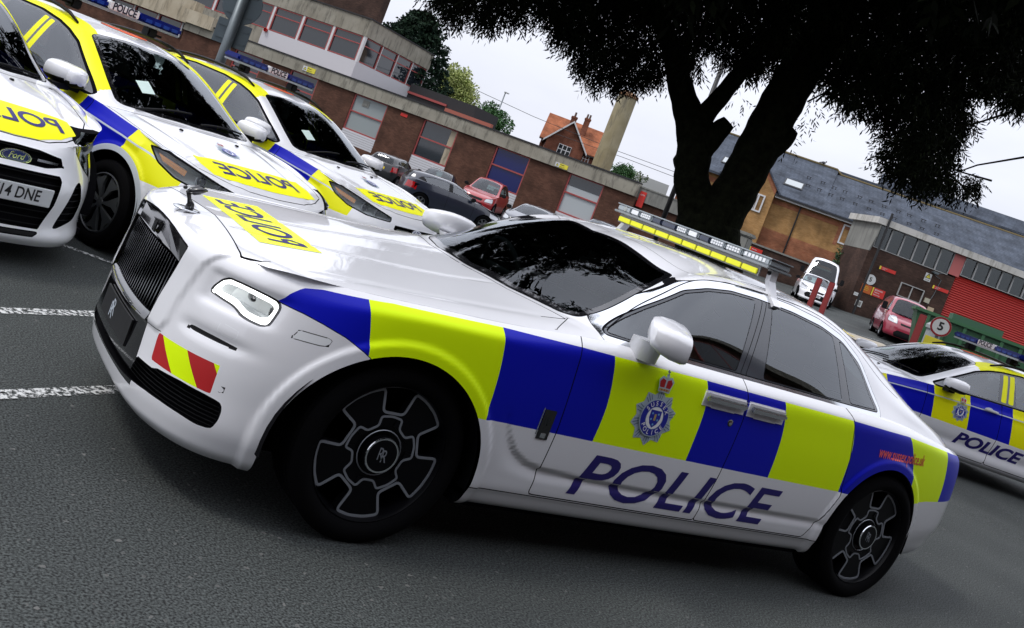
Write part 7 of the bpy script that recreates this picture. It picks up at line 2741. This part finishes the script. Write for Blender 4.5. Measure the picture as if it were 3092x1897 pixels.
(-13.54,-9.24,6.75,0.31),(-9.86,-5.98,5.31,0.24),(-12.74,-8.33,6.02,0.29),(-11.5,-7.28,5.53,0.27),(-10.77,-6.49,5.11,0.25),(-13.26,-8.44,5.54,0.3),(-11.16,-6.75,4.83,0.21),(-12.74,-8.98,8.05,0.29),
(-12.72,-8.89,7.78,0.29),(-11.66,-7.8,7.12,0.27),(-10.04,-6.33,6.32,0.23),(-11,-7.06,6.5,0.25),(-10.45,-6.48,6.06,0.24),(-13.59,-9.2,7.04,0.31),(-13.5,-8.95,6.73,0.31),(-12.19,-7.81,6.15,0.28),
(-11.6,-7.21,5.79,0.27),(-13.17,-8.43,6,0.3),(-12.63,-7.86,5.62,0.29),(-11.19,-6.6,5.03,0.26),(-13.56,-8.41,5.41,0.3),(-11.92,-6.99,4.86,0.18),(-11.17,-7.43,7.4,0.26),(-11.66,-7.69,7.36,0.27),
(-12.09,-8,7.26,0.27),(-11.94,-7.77,7.08,0.27),(-10.35,-6.3,6.23,0.24),(-10.05,-5.98,5.98,0.23),(-10.66,-6.41,6.01,0.25),(-13.37,-8.63,6.68,0.3),(-13.72,-8.77,6.62,0.31),(-11.36,-6.76,5.64,0.26),
(-10.84,-6.27,5.33,0.25),(-10.41,-5.89,5.04,0.24),(-13.12,-7.9,5.53,0.29),(-12.78,-7.62,5.33,0.29),(-13.45,-7.93,5.25,0.12),(-10.06,-6.19,6.84,0.23),(-11.68,-7.5,7.39,0.26),(-12.75,-8.3,7.58,0.28),
(-12.74,-8.17,7.42,0.28),(-11.28,-6.84,6.57,0.25),(-13.1,-8.37,7.05,0.29),(-11.21,-6.64,6.23,0.26),(-11.9,-7.2,6.31,0.27),(-10.22,-5.75,5.48,0.24),(-10.72,-6.03,5.47,0.25),(-13.36,-8.11,6.15,0.3),
(-10.55,-5.83,5.14,0.24),(-13.65,-8.14,5.8,0.3),(-13.18,-7.59,5.38,0.29),(-11.92,-6.66,4.96,0.22),(-13.06,-7.4,4.97,0.18),(-14.18,-8.16,4.97,0.2),(-12.85,-7.02,4.58,0.28),(-10.86,-5.51,4.01,0.17),
(-13.98,-7.68,4.32,0.13),(-12.54,-8.07,8,0.28),(-11.2,-6.91,7.17,0.25),(-10.41,-6.17,6.67,0.24),(-10.22,-5.91,6.37,0.23),(-10.29,-5.91,6.3,0.23),(-12.92,-7.91,7.1,0.28),(-12.84,-7.74,6.78,0.29),
(-12.64,-7.51,6.52,0.28),(-13.27,-7.9,6.5,0.3),(-10.22,-5.52,5.35,0.24),(-12.85,-7.44,5.95,0.29),(-11.98,-6.75,5.58,0.27),(-13.48,-7.79,5.8,0.3),(-13.17,-7.43,5.41,0.29),(-12.65,-6.99,5.14,0.28),
(-13.02,-7.1,4.97,0.29),(-12.91,-6.91,4.8,0.28),(-11.84,-6.14,4.37,0.26),(-14.31,-7.86,4.64,0.31),(-10.93,-5.31,3.85,0.22),(-14.57,-7.84,4.33,0.21),(-10.38,-6.05,6.95,0.24),(-10.35,-5.95,6.82,0.23),
(-12.42,-7.6,7.49,0.27),(-12.62,-7.68,7.38,0.28),(-10.84,-6.19,6.46,0.24),(-11.21,-6.37,6.4,0.25),(-12.98,-7.68,6.9,0.29),(-13.31,-7.88,6.72,0.3),(-13.09,-7.54,6.46,0.29),(-13.11,-7.53,6.29,0.29),
(-11.11,-5.87,5.44,0.25),(-13.37,-7.5,5.94,0.29),(-10.8,-5.49,5.04,0.24),(-11.29,-5.81,5.01,0.25),(-10.55,-5.17,4.7,0.24),(-13.6,-7.35,5.18,0.29),(-14.03,-7.64,5.1,0.3),(-10.59,-5.06,4.18,0.24),
(-14.17,-7.48,4.74,0.3),(-12.45,-6.13,4.15,0.27),(-10.69,-4.86,3.72,0.22),(-12.15,-7.36,7.84,0.27),(-11.15,-6.48,7.16,0.25),(-10.75,-6.07,6.76,0.24),(-10.38,-5.66,6.52,0.23),(-13.94,-8.45,7.68,0.3),
(-12.25,-6.93,6.77,0.27),(-10.8,-5.8,6.08,0.25),(-11.3,-6.09,6.08,0.26),(-14.09,-8.04,6.78,0.31),(-10.43,-5.31,5.45,0.24),(-13.84,-7.75,6.27,0.3),(-12,-6.24,5.58,0.27),(-13.05,-7.03,5.69,0.29),
(-13.03,-6.92,5.44,0.28),(-13.37,-7.07,5.43,0.29),(-14.3,-7.67,5.4,0.31),(-10.7,-4.92,4.37,0.24),(-12.15,-5.94,4.48,0.26),(-12.21,-5.92,4.38,0.26),(-10.7,-4.77,3.86,0.24),(-13.87,-6.9,4.26,0.22),
(-12.61,-5.98,3.93,0.08),(-13.28,-8.01,8.29,0.29),(-11.19,-6.33,7.21,0.25),(-10.51,-5.64,6.67,0.23),(-12.11,-6.81,7.12,0.26),(-12.03,-6.6,6.89,0.26),(-14.08,-8.14,7.47,0.3),(-13.94,-8.03,7.27,0.3),
(-13.39,-7.48,6.85,0.29),(-11.28,-5.85,5.96,0.25),(-13,-6.97,6.29,0.28),(-11.68,-5.98,5.73,0.26),(-12.76,-6.6,5.79,0.28),(-12.39,-6.26,5.56,0.27),(-12.92,-6.53,5.44,0.28),(-10.79,-5.01,4.8,0.24),
(-13.16,-6.66,5.16,0.28),(-14.17,-7.23,5.17,0.3),(-12.22,-5.84,4.63,0.26),(-12.69,-6,4.44,0.27),(-13.61,-6.66,4.45,0.29),(-12.02,-5.44,3.98,0.17),(-10.28,-5.45,7.02,0.23),(-13.82,-8.16,8.35,0.29),
(-11.87,-6.5,7.23,0.26),(-10.97,-5.71,6.68,0.24),(-12.47,-6.81,7.1,0.27),(-14.1,-7.97,7.46,0.3),(-12.21,-6.44,6.61,0.27),(-10.6,-5.18,5.94,0.24),(-14.29,-7.85,6.94,0.31),(-12.69,-6.55,6.26,0.28),
(-11.83,-5.86,5.82,0.26),(-12.58,-6.28,5.81,0.23),(-13.13,-6.62,5.75,0.17),(-12.37,-5.99,5.32,0.26),(-13.54,-6.72,5.45,0.29),(-14.27,-7.19,5.5,0.3),(-12.55,-5.89,4.83,0.21),(-12.28,-5.7,4.64,0.18),
(-12.03,-5.44,4.35,0.14),(-14.58,-6.97,4.45,0.18),(-13.18,-5.99,4.08,0.14),(-12.75,-7.07,8.03,0.27),(-13.04,-7.22,7.99,0.28),(-10.72,-5.5,6.84,0.24),(-11.71,-6.1,7.04,0.25),(-14.43,-8,7.88,0.3),
(-13.37,-7.17,7.23,0.28),(-10.68,-5.2,6.13,0.24),(-11.99,-5.99,6.34,0.26),(-10.69,-5.05,5.81,0.24),(-13.1,-6.65,6.4,0.28),(-10.75,-4.94,5.41,0.24),(-11.92,-5.67,5.59,0.14),(-13.55,-6.69,5.69,0.13),
(-11.91,-5.48,5.07,0.2),(-13.51,-6.44,5.37,0.13),(-13.37,-6.28,5.14,0.09),(-14.2,-6.42,4.27,0.25),(-14.15,-8.01,8.66,0.3),(-12.14,-6.44,7.59,0.26),(-13.59,-7.41,8.03,0.29),(-14.12,-7.75,8.01,0.29),
(-13.12,-6.83,7.44,0.27),(-12.62,-6.38,7,0.27),(-14.36,-7.6,7.48,0.31),(-13.61,-7,7,0.29),(-12.14,-5.84,6.31,0.26),(-12.36,-5.93,6.12,0.27),(-12.26,-5.79,5.95,0.26),(-12.8,-6.06,5.86,0.21),
(-15.12,-6.81,4.54,0.09),(-11.35,-5.71,7.45,0.24),(-13.12,-6.95,8,0.28),(-11.93,-5.96,7.34,0.25),(-12.43,-6.26,7.28,0.26),(-13.88,-7.23,7.69,0.29),(-13.23,-6.69,7.19,0.27),(-13.48,-6.75,7.07,0.29),
(-14.48,-7.4,7.23,0.31),(-11.33,-5.14,5.98,0.25),(-11.48,-5.13,5.86,0.25),(-10.97,-4.75,5.52,0.24),(-14.07,-6.8,6.32,0.3),(-12.03,-5.33,5.54,0.12),(-14.05,-7.51,8.67,0.29),(-12.6,-6.28,7.79,0.26),
(-14.61,-7.65,8.42,0.3),(-10.92,-5.02,6.73,0.23),(-13.87,-7.02,7.69,0.29),(-14.62,-7.46,7.7,0.31),(-11.11,-4.93,6.26,0.24),(-10.65,-4.52,5.98,0.23),(-14.13,-6.88,6.9,0.3),(-11.17,-4.75,5.82,0.24),
(-14.87,-7.17,6.74,0.31),(-14.55,-6.93,6.47,0.3),(-13.89,-6.39,6.06,0.16),(-12.26,-5.93,7.81,0.26),(-12.32,-6.01,7.73,0.26),(-11.65,-5.37,7.26,0.24),(-14.45,-7.23,8.13,0.29),(-14.15,-7.04,7.86,0.29),
(-12.29,-5.6,6.93,0.25),(-10.75,-4.51,6.17,0.23),(-10.83,-4.48,6.08,0.24),(-14.3,-6.8,7.09,0.3),(-11.07,-4.56,5.84,0.24),(-14.58,-6.75,6.75,0.3),(-13.74,-6.17,6.25,0.29),(-11.68,-4.69,5.44,0.17),
(-12.96,-6.28,8.2,0.27),(-14.47,-7.27,8.63,0.29),(-14.51,-7.13,8.41,0.29),(-10.87,-4.58,6.7,0.23),(-11.15,-4.74,6.7,0.23),(-13.13,-5.97,7.27,0.27),(-12.63,-5.56,6.85,0.27),(-13.47,-6.09,6.97,0.28),
(-13.55,-6.02,6.85,0.28),(-15.01,-6.89,7.12,0.31),(-11.91,-4.86,5.86,0.25),(-13.55,-5.86,6.27,0.28),(-12.2,-4.93,5.65,0.25),(-12.97,-5.31,5.7,0.09),(-12.41,-5.78,7.96,0.26),(-10.95,-4.65,7.09,0.23),
(-12.21,-5.42,7.42,0.25),(-12.24,-5.34,7.3,0.25),(-11.48,-4.77,6.82,0.24),(-13.7,-6.12,7.41,0.28),(-10.87,-4.29,6.21,0.23),(-12.86,-5.51,6.76,0.27),(-14.25,-6.29,7.12,0.29),(-14.72,-6.57,7.04,0.3),
(-12.78,-5.24,6.19,0.27),(-14.4,-6.22,6.51,0.3),(-11.22,-4.09,5.35,0.19),(-11.1,-4.01,5.18,0.06),(-10.97,-4.51,7.26,0.23),(-11.9,-5.09,7.52,0.25),(-14.21,-6.58,8.27,0.29),(-14.47,-6.69,8.12,0.29),
(-12.7,-5.46,7.34,0.26),(-11,-4.29,6.45,0.23),(-14.08,-6.11,7.42,0.08),(-12.8,-5.28,6.72,0.15),(-14.13,-5.99,7,0.09),(-13.4,-5.51,6.62,0.12),(-13.76,-5.68,6.56,0.14),(-12.41,-4.79,5.92,0.16),
(-14.82,-6.19,6.38,0.2)])
CB = CROWN.copy()
NB = len(CB)


def sprays(centres, radii, per, nl, length, lw, rachis):
    """Feather-like sprays hanging through balls of foliage: nl narrow leaflets along each stalk."""
    n_ = len(centres)
    c = np.repeat(centres, per, axis=0)
    r = np.repeat(radii, per)[:, None]
    u = unit(RNG.normal(size=(n_ * per, 3))) * (RNG.random((n_ * per, 1)) ** .45)
    base = c + u * r * 1.05
    d = unit(u * .55 + RNG.normal(size=base.shape) * .45 + np.array([0, 0, -.75]))
    k = len(base)
    t = np.linspace(.12, 1, nl)
    stalk = rachis * (.7 + .6 * RNG.random((k, 1, 1)))
    droop = np.array([0, 0, -1.0])
    pts = base[:, None, :] + d[:, None, :] * stalk * t[None, :, None] + droop * (t ** 2)[None, :, None] * stalk * .35
    side = unit(np.cross(d, unit(RNG.normal(size=(k, 3)))))
    sgn = np.where(np.arange(nl) % 2 == 0, 1.0, -1.0)[None, :, None]
    ld = unit(d[:, None, :] * .55 + side[:, None, :] * sgn * .75 + np.array([0, 0, -.55]) + RNG.normal(size=(k, nl, 3)) * .18)
    P, D = pts.reshape(-1, 3), ld.reshape(-1, 3)
    return leaves(P, D, length * (.7 + .6 * RNG.random(len(P))), lw)


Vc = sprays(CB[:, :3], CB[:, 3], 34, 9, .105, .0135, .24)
# the rest of the crown, spreading over the yard above the picture
ax_r, ax_u, ax_f = cam_axes()
up_b = []
while len(up_b) < 330:
    v = unit(RNG.normal(size=3)) * RNG.random() ** .4
    p = np.array([-7.4, -8.2, 8.6]) + v * np.array([7.2, 6.2, 3.4])
    d_ = p - np.array(CAM_POS)
    z_ = d_ @ ax_f
    py = PY0 - FPX * (d_ @ ax_u) / z_
    if py < -45 - .62 * FPX / z_:
        up_b.append((*p, RNG.uniform(.5, .75)))
UB = np.array(up_b)
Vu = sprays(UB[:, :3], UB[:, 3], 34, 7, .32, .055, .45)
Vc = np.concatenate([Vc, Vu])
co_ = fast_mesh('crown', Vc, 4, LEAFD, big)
co_.matrix_parent_inverse = big.matrix_basis.inverted()
# thin twigs carrying the sprays, and the wispy shoots on the right stem
tw = MB()
for i in range(0, NB, 5):
    a = CB[i, :3]
    b = a + RNG.normal(size=3) * .5 + np.array([0, 0, .4])
    tw.tube([tuple(a), tuple((a + b) / 2 + RNG.normal(size=3) * .08), tuple(b)], [.008, .014, .02], 5)
tw.build('twigs', [BARK], big).matrix_parent_inverse = big.matrix_basis.inverted()
sh = []
for x, y, z in ((-11.35, -7.85, 4.35), (-11.42, -7.8, 4.15), (-11.4, -7.78, 4.6), (-11.3, -7.9, 3.75), (-10.62, -8.62, 3.95), (-10.55, -8.66, 4.25)):
    sh.append((x, y, z))
Vs = sprays(np.array(sh), np.full(len(sh), .10), 3, 7, .10, .013, .22)
so = fast_mesh('shoots', Vs, 4, LEAFD, big)
so.matrix_parent_inverse = big.matrix_basis.inverted()


def crown_tree(name, label, base, height, trunk_r, blobs, cols, n_, size, flat=1.0):
    """Distant tree: tapered trunk with limbs, leaf clusters through the crown's volume."""
    t = empty(name, base, 0, label, 'tree')
    mb = MB()
    top = max(b[2] for b in blobs)
    mb.tube([(0, 0, 0), (.05, .02, height * .35), (0, .06, height * .8)], [trunk_r, trunk_r * .75, trunk_r * .3], 10)
    for b in blobs[:10]:
        mb.tube([(0, 0, height * .3), (b[0] * .5, b[1] * .5, (height * .35 + b[2]) / 2), (b[0], b[1], b[2])], [trunk_r * .45, trunk_r * .3, trunk_r * .1], 6)
    mb.build('trunk', [BARK], t, smooth=True)
    B = np.array(blobs, float)
    w = B[:, 3] ** 2
    idx = RNG.choice(len(B), n_, p=w / w.sum())
    u = unit(RNG.normal(size=(n_, 3)))
    rad = (RNG.random((n_, 1)) ** .33)
    # clump the leaves so that light and dark tufts show
    tuft = unit(RNG.normal(size=(len(B), 14, 3)))
    pick = tuft[idx, RNG.integers(0, 14, n_)]
    u = unit(u * .55 + pick)
    P = B[idx, :3] + u * rad * B[idx, 3:4] * np.array([1, 1, flat])
    D = unit(u + RNG.normal(size=(n_, 3)) * .6 + np.array([0, 0, -.15]))
    fast_mesh('crown', leaves(P, D, size * (.7 + .6 * RNG.random(n_)), size * .32), 4, cols, t)
    return t


def blobs_round(rx, rz, zc, k, r0, r1):
    out = []
    for i in range(k):
        v = unit(RNG.normal(size=3))
        q = RNG.random() ** .4
        out.append((v[0] * rx * q, v[1] * rx * q, zc + v[2] * rz * q, RNG.uniform(r0, r1)))
    return out


# cedar: flat tiers
cb = []
for k in range(17):
    z = 5.2 + k * .33
    R = 3.3 * (1 - (k / 17) ** 1.6) + .4
    for j in range(7):
        a = 2.4 * k + j * 6.28 / 7 + RNG.uniform(-.3, .3)
        q = R * RNG.uniform(.35, 1.0)
        cb.append((q * math.cos(a), q * math.sin(a), z + RNG.uniform(-.15, .15), RNG.uniform(.55, .85)))
crown_tree('cedar_tree', 'tall dark cedar with layered branches behind the two storey block', (-31.0, -63.3, -.2), 10.4, .35, cb,
           [mat('cedar_a', (.010, .022, .014), .8, spec=.1), mat('cedar_b', (.018, .036, .020), .8, spec=.1)], 17000, .26, .32)
crown_tree('golden_tree', 'rounded pale yellow green tree beside the cedar', (-37.2, -65.6, -.2), 7.9, .28, blobs_round(1.75, 1.75, 6.55, 60, .5, .85),
           [mat('golden_a', (.30, .34, .09), .7), mat('golden_b', (.20, .26, .06), .7), mat('golden_c', (.36, .40, .15), .7)], 13000, .19)
crown_tree('garden_tree', 'mid green bushy tree behind the parapet, left of the gabled house', (-34.9, -55.4, -.2), 5.2, .2, blobs_round(1.45, 1.25, 4.35, 46, .45, .7),
           [mat('green_a', (.022, .075, .016), .7), mat('green_b', (.035, .11, .025), .7)], 9000, .17)
crown_tree('garden_tree', 'dark green tree right of the concrete flue', (-46.0, -53.4, -.2), 5.0, .2, blobs_round(.95, 1.0, 4.35, 30, .4, .6),
           [mat('green_a', (.022, .075, .016), .7), mat('green_b', (.035, .11, .025), .7)], 6000, .16)
crown_tree('creeper', 'green creeper climbing between the yellow terrace and the workshop', (-49.1, -34.3, 2.6), 2.0, .05, [(RNG.uniform(-.4, .4), RNG.uniform(-.5, .5), RNG.uniform(.2, 2.3), .35) for k in range(22)],
           [mat('ivy_a', (.015, .05, .015), .7), mat('ivy_b', (.03, .08, .02), .7)], 3500, .13)
crown_tree('garden_shrub', 'leafy shrub in front of the small grey house past the trunk', (-50.9, -58.5, 0), 5.2, .1, [(RNG.uniform(-1.4, 1.4), RNG.uniform(-.5, .5), RNG.uniform(3.6, 5.2), .4) for k in range(16)],
           [mat('ivy_a', (.015, .05, .015), .7), mat('shrub_y', (.10, .14, .03), .7)], 2200, .15)
# ------------------------------------------------------------------ vehicles across the yard
def plain_car(name, label, cat, xy, deg, paint, L=4.2, W=1.75, H=1.45, kind='hatch', roofm=None, plate=None, rear_view=False, trim=BLK, glass=None, z=None, belt=None, grille=True, lampc=None):
    base = EST if kind in ('estate', 'suv', 'van') else HAT
    if kind == 'saloon':
        base = EST
    x0b, x1b = base['tail'], base['stn'][0][0]
    sy = W / (2 * base['hw'])
    zb = belt or (1.0 if kind != 'suv' else 1.08)
    roof0 = 1.555 if base is EST else 1.525

    def R(p):
        x, y, zz = p[0], p[1], p[2]
        if kind == 'van':
            xx = x * (.80 if x > -.34 else .55) if x > -1.6 else -.88 + (x + 1.6) * (L - 1.63) / 2.3
            xx = min(xx, .75)
        else:
            xx = (x - x1b) * L / (x1b - x0b) + x1b * L / 4.6
        if zz > 1.0:
            zz = zb + (zz - 1.0) * (H - zb) / (roof0 - 1.0)
        else:
            zz = .2 + (zz - .2) * (zb - .2) / .8 if zz > .2 else zz
        if kind in ('suv', 'van') and zz < .5:
            zz += .06
        return (xx, y * sy, zz)
    top = [[R(p) for p in r] for r in base['top']]
    if kind == 'saloon':                       # boot instead of a tailgate
        for r in top[11:]:
            for i, p in enumerate(r):
                pass
        k0 = 11
        prof = [(-2.55, H), (-2.85, H - .10), (-3.25, zb + .14), (-3.75, zb + .05), (-3.86, zb - .03)]
        for r, (px_, pz_) in zip(top[11:], prof):
            zc0 = r[0][2]
            for i, p in enumerate(r):
                f = (p[2] - zb) / max(.05, zc0 - zb)
                r[i] = (px_ + (p[0] - r[0][0]) * .6, p[1], zb + max(-.02, (pz_ - zb)) * min(1, max(0, f)) if i < 5 else min(p[2], pz_ + .05))
    stn = [R((x, y, .5))[:2] for x, y in base['stn']]
    wf, wr = np.array(base['wf'], float), np.array(base['wr'], float)
    bl_ = lambda f, s, r: wf * f + (1 - wf - wr) * s + wr * r
    rows = []
    for ins, zs in base['rows']:
        zv = bl_(*zs) if len(zs) == 3 else np.array(zs, float)
        rows.append((bl_(*ins) * sy, np.array([R((0 if kind != 'van' else -.2, 0, v))[2] for v in zv])))
    root = empty(name, (*xy, terrain(*xy) if z is None else z), math.radians(deg), label, cat)
    q = Surf()
    A = skirt_grid(stn, rows, .075, .06)
    q.grid(A, 'body', 0, grp=0)
    if q.N[len(A) // 2 * A.shape[1] + 3][1] < 0:
        q.N *= -1
        q.F = [f[::-1] for f in q.F]
    edge = A[:, -1]
    T = spl_patch(np.array(top, float), .07, .06, base['tcrease'], ())
    T[:, -1] = snap_to(T[:, -1], edge)
    T[0], T[-1] = snap_to(T[0], edge), snap_to(T[-1], edge)
    T[0, 0, 1] = T[-1, 0, 1] = 0
    n0, f0 = len(q.V), len(q.F)
    q.grid(T, 'body', 4 if roofm else 0, grp=1)
    if q.N[n0][2] < 0:
        q.N[n0:] *= -1
        q.F[f0:] = [f[::-1] for f in q.F[f0:]]
    n = len(q.V)
    full = BVHTree.FromPolygons([tuple(v) for v in q.V] + [(v[0], -v[1], v[2]) for v in q.V], q.F + [tuple(i + n for i in f[::-1]) for f in q.F])
    if roofm:
        q.put(lambda x, y, z_: z_ < zb + .03, m=0, grp=(1,))
    wr_ = R((0, 0, base['R']))[2]
    Rw = base['R'] * (1.08 if kind in ('suv',) else 1.0 if kind != 'van' else 1.03) * (.95 if H < 1.43 and L < 3.8 else 1)
    xw = [R((0.02, 0, 0))[0], R((base['wb'], 0, 0))[0]]
    if kind == 'van':
        xw[0] = -.05
    for cx in xw:
        q.region(lambda x, y, z_, cx=cx: np.hypot(x - cx, z_ - Rw) - Rw * 1.15 + 9 * (y < .5 * sy), '-', grp=(0,))
    g = lambda poly: [(R((a, 0, b))[0], R((a, 0, b))[2]) for a, b in poly]
    panes = base['panes']
    if kind == 'saloon':
        panes = [panes[0], [(-1.86, 1.095), (-1.84, 1.448), (-2.0, 1.462), (-2.45, 1.43), (-2.75, 1.15), (-2.7, 1.115)]]
    if kind == 'van':
        panes = [panes[0]]
    dl = sd_poly(fillet(g(base['dlo']), .03)) if kind not in ('van', 'saloon') else None
    if dl:
        f = lambda x, y, z_: np.where((y > .4 * sy) & (z_ > zb - .02), dl(x, z_), 9.0)
        q.region(f, m=2, grp=(1,))
    for poly in panes:
        gg = sd_poly(fillet(g(poly), .02))
        fw = lambda x, y, z_, gg=gg: np.where((y > .4 * sy) & (z_ > zb - .02), gg(x, z_), 9.0)
        q.region(fw, 'side_window', m=6, grp=(1,))
    h = [R((a, b, 1.2))[:2] for a, b in base['ws']]
    wgf = sd_poly(fillet(h + [(x, -y) for x, y in h[-2:0:-1]], .04))
    lim = R((base['ws_lim'], 0, 0))[0]
    f = lambda x, y, z_: np.where(x > lim, wgf(x, y), 9.0)
    q.region(f, 'windscreen', m=1, grp=(1,))
    q.ring(f, .02, m=2, grp=(1,), only=('body',))
    if kind != 'saloon':
        rw = [(y * sy, R((0, 0, z_))[2]) for y, z_ in base['rw']]
        rgf = sd_poly(fillet(rw, .05))
        lim2 = R((base['rw_lim'], 0, 0))[0]
        q.region(lambda x, y, z_: np.where(x < lim2, rgf(y, z_), 9.0), 'rear_window', m=1, grp=(1,))
    # lamps and front mouth
    fr_ = lambda poly: (lambda g_: (lambda x, y, z_: np.where(x > .15, g_(y, z_), 9.0)))(sd_poly(poly))
    z1, z2 = R((0, 0, .58))[2], R((0, 0, .76))[2]
    if kind == 'van':
        z1, z2 = z1 + .10, z2 + .22
    lp = fr_(fillet([(.48 * sy, z1 + .03), (.52 * sy, z2 - .02), (.80 * sy, z2 + .06), (.84 * sy, z1 + .06)], .03))
    q.region(lp, 'headlight', m=3, grp=(0, 1))
    q.ring(lp, .012, m=2, grp=(0, 1), only=('body',))
    q.region(fr_(fillet([(-.5, .27), (.46 * sy, .27), (.52 * sy, .42), (.40 * sy, .54), (-.5, .54)], .03)), m=2, grp=(0,), only=('body',))
    q.region(fr_(fillet([(-.5, z1 + .02), (.34 * sy, z1 + .02), (.38 * sy, z2 - .06), (-.5, z2 - .06)], .02)), m=2, grp=(0,), only=('body',))
    tl_ = lambda x, y, z_: np.where(x < xw[1] - .3, np.maximum(np.abs(y - .70 * sy) - .11, np.abs(z_ - (zb - .16)) - (.12 if kind != 'van' else .25)), 9.0)
    q.region(tl_, 'tail_light', m=5, only=('body',), grp=(0,))
    q.ring(lambda x, y, z_: np.where((y > .5 * sy), x - R((-1.66, 0, 0))[0], 9.0), .006, m=2, grp=(0,), only=('body',))
    q.ring(lambda x, y, z_: np.where((y > .5 * sy), x - R((-.55, 0, 0))[0], 9.0), .006, m=2, grp=(0,), only=('body',))
    M = [paint, glass or GLS, BLK, lampc or mat('lamp_clear', (.55, .57, .60), .12, coat=1.0), roofm or paint, REDLAMP, GLSS]
    parts = q.build(M, root, {}, both=('body', 'windscreen', 'rear_window'))
    tail = min(v[0] for v in T.reshape(-1, 3))
    mb = MB()
    mb.box(tail + .25, .5, -W * .40, W * .40, .2, .26)
    mb.box(tail + .3, R((-.36, 0, 0))[0], -W * .44, W * .44, .3, .36)
    for s in (1, -1):
        for cx in xw:
            well(mb, cx, Rw, Rw * 1.18, s * W * .485, s * W * .28, 14)
        mb.box(tail + .3, R((-.5, 0, 0))[0], s * W * .45 - .02, s * W * .45 + .02, .3, zb - .06)
    mb.build('underbody', [GAP], root)
    mb = MB()
    cw = R((-.36, 0, 0))[0]
    mb.box(cw - .35, cw - .03, -W * .42, W * .42, .6, zb - .03)
    for sx_, sy_ in ((cw - .95, .36), (cw - .95, -.36)):
        mb.rbox(sx_ - .12, sx_, sy_ - .22, sy_ + .22, .5, zb + .08, .04)
        mb.rbox(sx_ - .2, sx_ - .1, sy_ - .12, sy_ + .12, zb + .10, zb + .30, .04)
    if kind not in ('van',):
        mb.rbox(cw - 1.95, cw - 1.8, -W * .36, W * .36, .5, zb + .05, .04)
    mb.build('seats', [DARK], root)
    for cx in xw:
        for s in (1, -1):
            w_ = empty('wheel', (cx, s * (W / 2 - .12), Rw))
            w_.parent = root
            t = MB()
            t.lathe([(Rw * .62, -.10), (Rw * .93, -.105), (Rw, -.08), (Rw, .08), (Rw * .93, .105), (Rw * .62, .10)], 28, 'y')
            t.build('tyre', [TYRE], w_, auto=35)
            r_ = MB()
            r_.lathe([(Rw * .63, s * .09), (Rw * .58, s * .06), (0, s * .05)], 24, 'y', m=1)
            for k in range(6):
                a = k * math.pi / 3
                pts = [(Rw * r0 * math.cos(a + d), Rw * r0 * math.sin(a + d)) for r0, d in ((.10, .8), (.60, .16), (.60, -.16), (.10, -.8))]
                r_.prism(pts, lambda a, b: (a, s * .06, b), lambda a, b: (a, s * .085, b), 0)
            r_.lathe([(Rw * .64, s * .095), (Rw * .60, s * .10), (Rw * .57, s * .08)], 24, 'y', m=0)
            r_.build('rim', [mat('alloy_far', (.16, .17, .18), .35, metal=.6), GAP], w_, auto=35)
    for s in (1, -1):
        m_ = MB()
        mx, my, mz = R((-.72, W / 2 / sy, 1.06))
        m_.rbox(mx - .06, mx + .10, s * (W / 2 + .10) - .10, s * (W / 2 + .10) + .10, mz - .05, mz + (.10 if kind != 'van' else .28), .03)
        m_.box(mx - .02, mx + .04, s * (W / 2 - .06) - .08, s * (W / 2 - .06) + .08, mz - .04, mz)
        m_.build('door_mirror', [trim], root)
    if plate:
        txt, yellow = plate
        if yellow:
            o = full.ray_cast(Vector((tail - 2, 0, zb - .22)), Vector((1, 0, 0)))[0]
            number_plate(root, txt, ((o.x if o else tail) - .012, 0, zb - .22), -1, False)
        else:
            o = full.ray_cast(Vector((3, 0, .45)), Vector((-1, 0, 0)))[0]
            number_plate(root, txt, (o.x + .008, 0, .45), 1, True)
    return root


def paint_(name, c, rough=.3):
    return mat(name, c, rough, coat=1.0)


P_BLK, P_RED, P_NAVY = paint_('paint_black', (.006, .007, .009)), paint_('paint_red', (.30, .008, .012)), paint_('paint_navy', (.010, .014, .028))
P_CRIM, P_BLUE = paint_('paint_crimson', (.26, .018, .040)), paint_('paint_steel_blue', (.05, .065, .09))
plain_car('hatchback', 'small black hatchback seen from behind with yellow rear plate, parked against the brick block', 'car', (-20.1, -37.5), -139.5, P_BLK, 3.65, 1.69, 1.41, 'hatch', plate=('RU56 VKL', True))
plain_car('hatchback', 'small red hatchback with black roof pillars behind the dark blue hatchback', 'car', (-21.1, -36.1), 51, P_RED, 3.6, 1.66, 1.46, 'hatch', roofm=P_BLK)
plain_car('hatchback', 'dark blue five door hatchback side on, nearest of the cars by the brick block', 'car', (-18.9, -28.0), 164, P_NAVY, 4.32, 1.77, 1.42, 'hatch')
plain_car('four_by_four', 'red four by four parked in front of the blue window', 'car', (-23.8, -36.1), 45, P_RED, 4.4, 1.81, 1.75, 'suv')
plain_car('saloon_car', 'navy saloon car with clear headlamps, right of the red four by four', 'car', (-20.8, -27.7), 41, P_NAVY, 4.6, 1.76, 1.44, 'saloon')
plain_car('saloon_car', 'grey blue car roof showing over the white saloon, in front of the pale window', 'car', (-25.2, -28.6), 41, P_BLUE, 4.4, 1.74, 1.42, 'saloon')
plain_car('panel_van', 'white high roof panel van parked behind the white hatchback', 'van', (-43.4, -31.2), 39, WHITE, 5.5, 2.0, 2.5, 'van', belt=1.30)
plain_car('hatchback', 'white hatchback in front of the white panel van', 'car', (-40.0, -28.6), 43, WHITE, 4.3, 1.78, 1.47, 'hatch', plate=('GK13 HVD', False))
plain_car('panel_van', 'crimson van with white headlamps in front of the workshop window', 'van', (-36.6, -21.0), 43, P_CRIM, 4.8, 1.9, 1.96, 'van', belt=1.18)
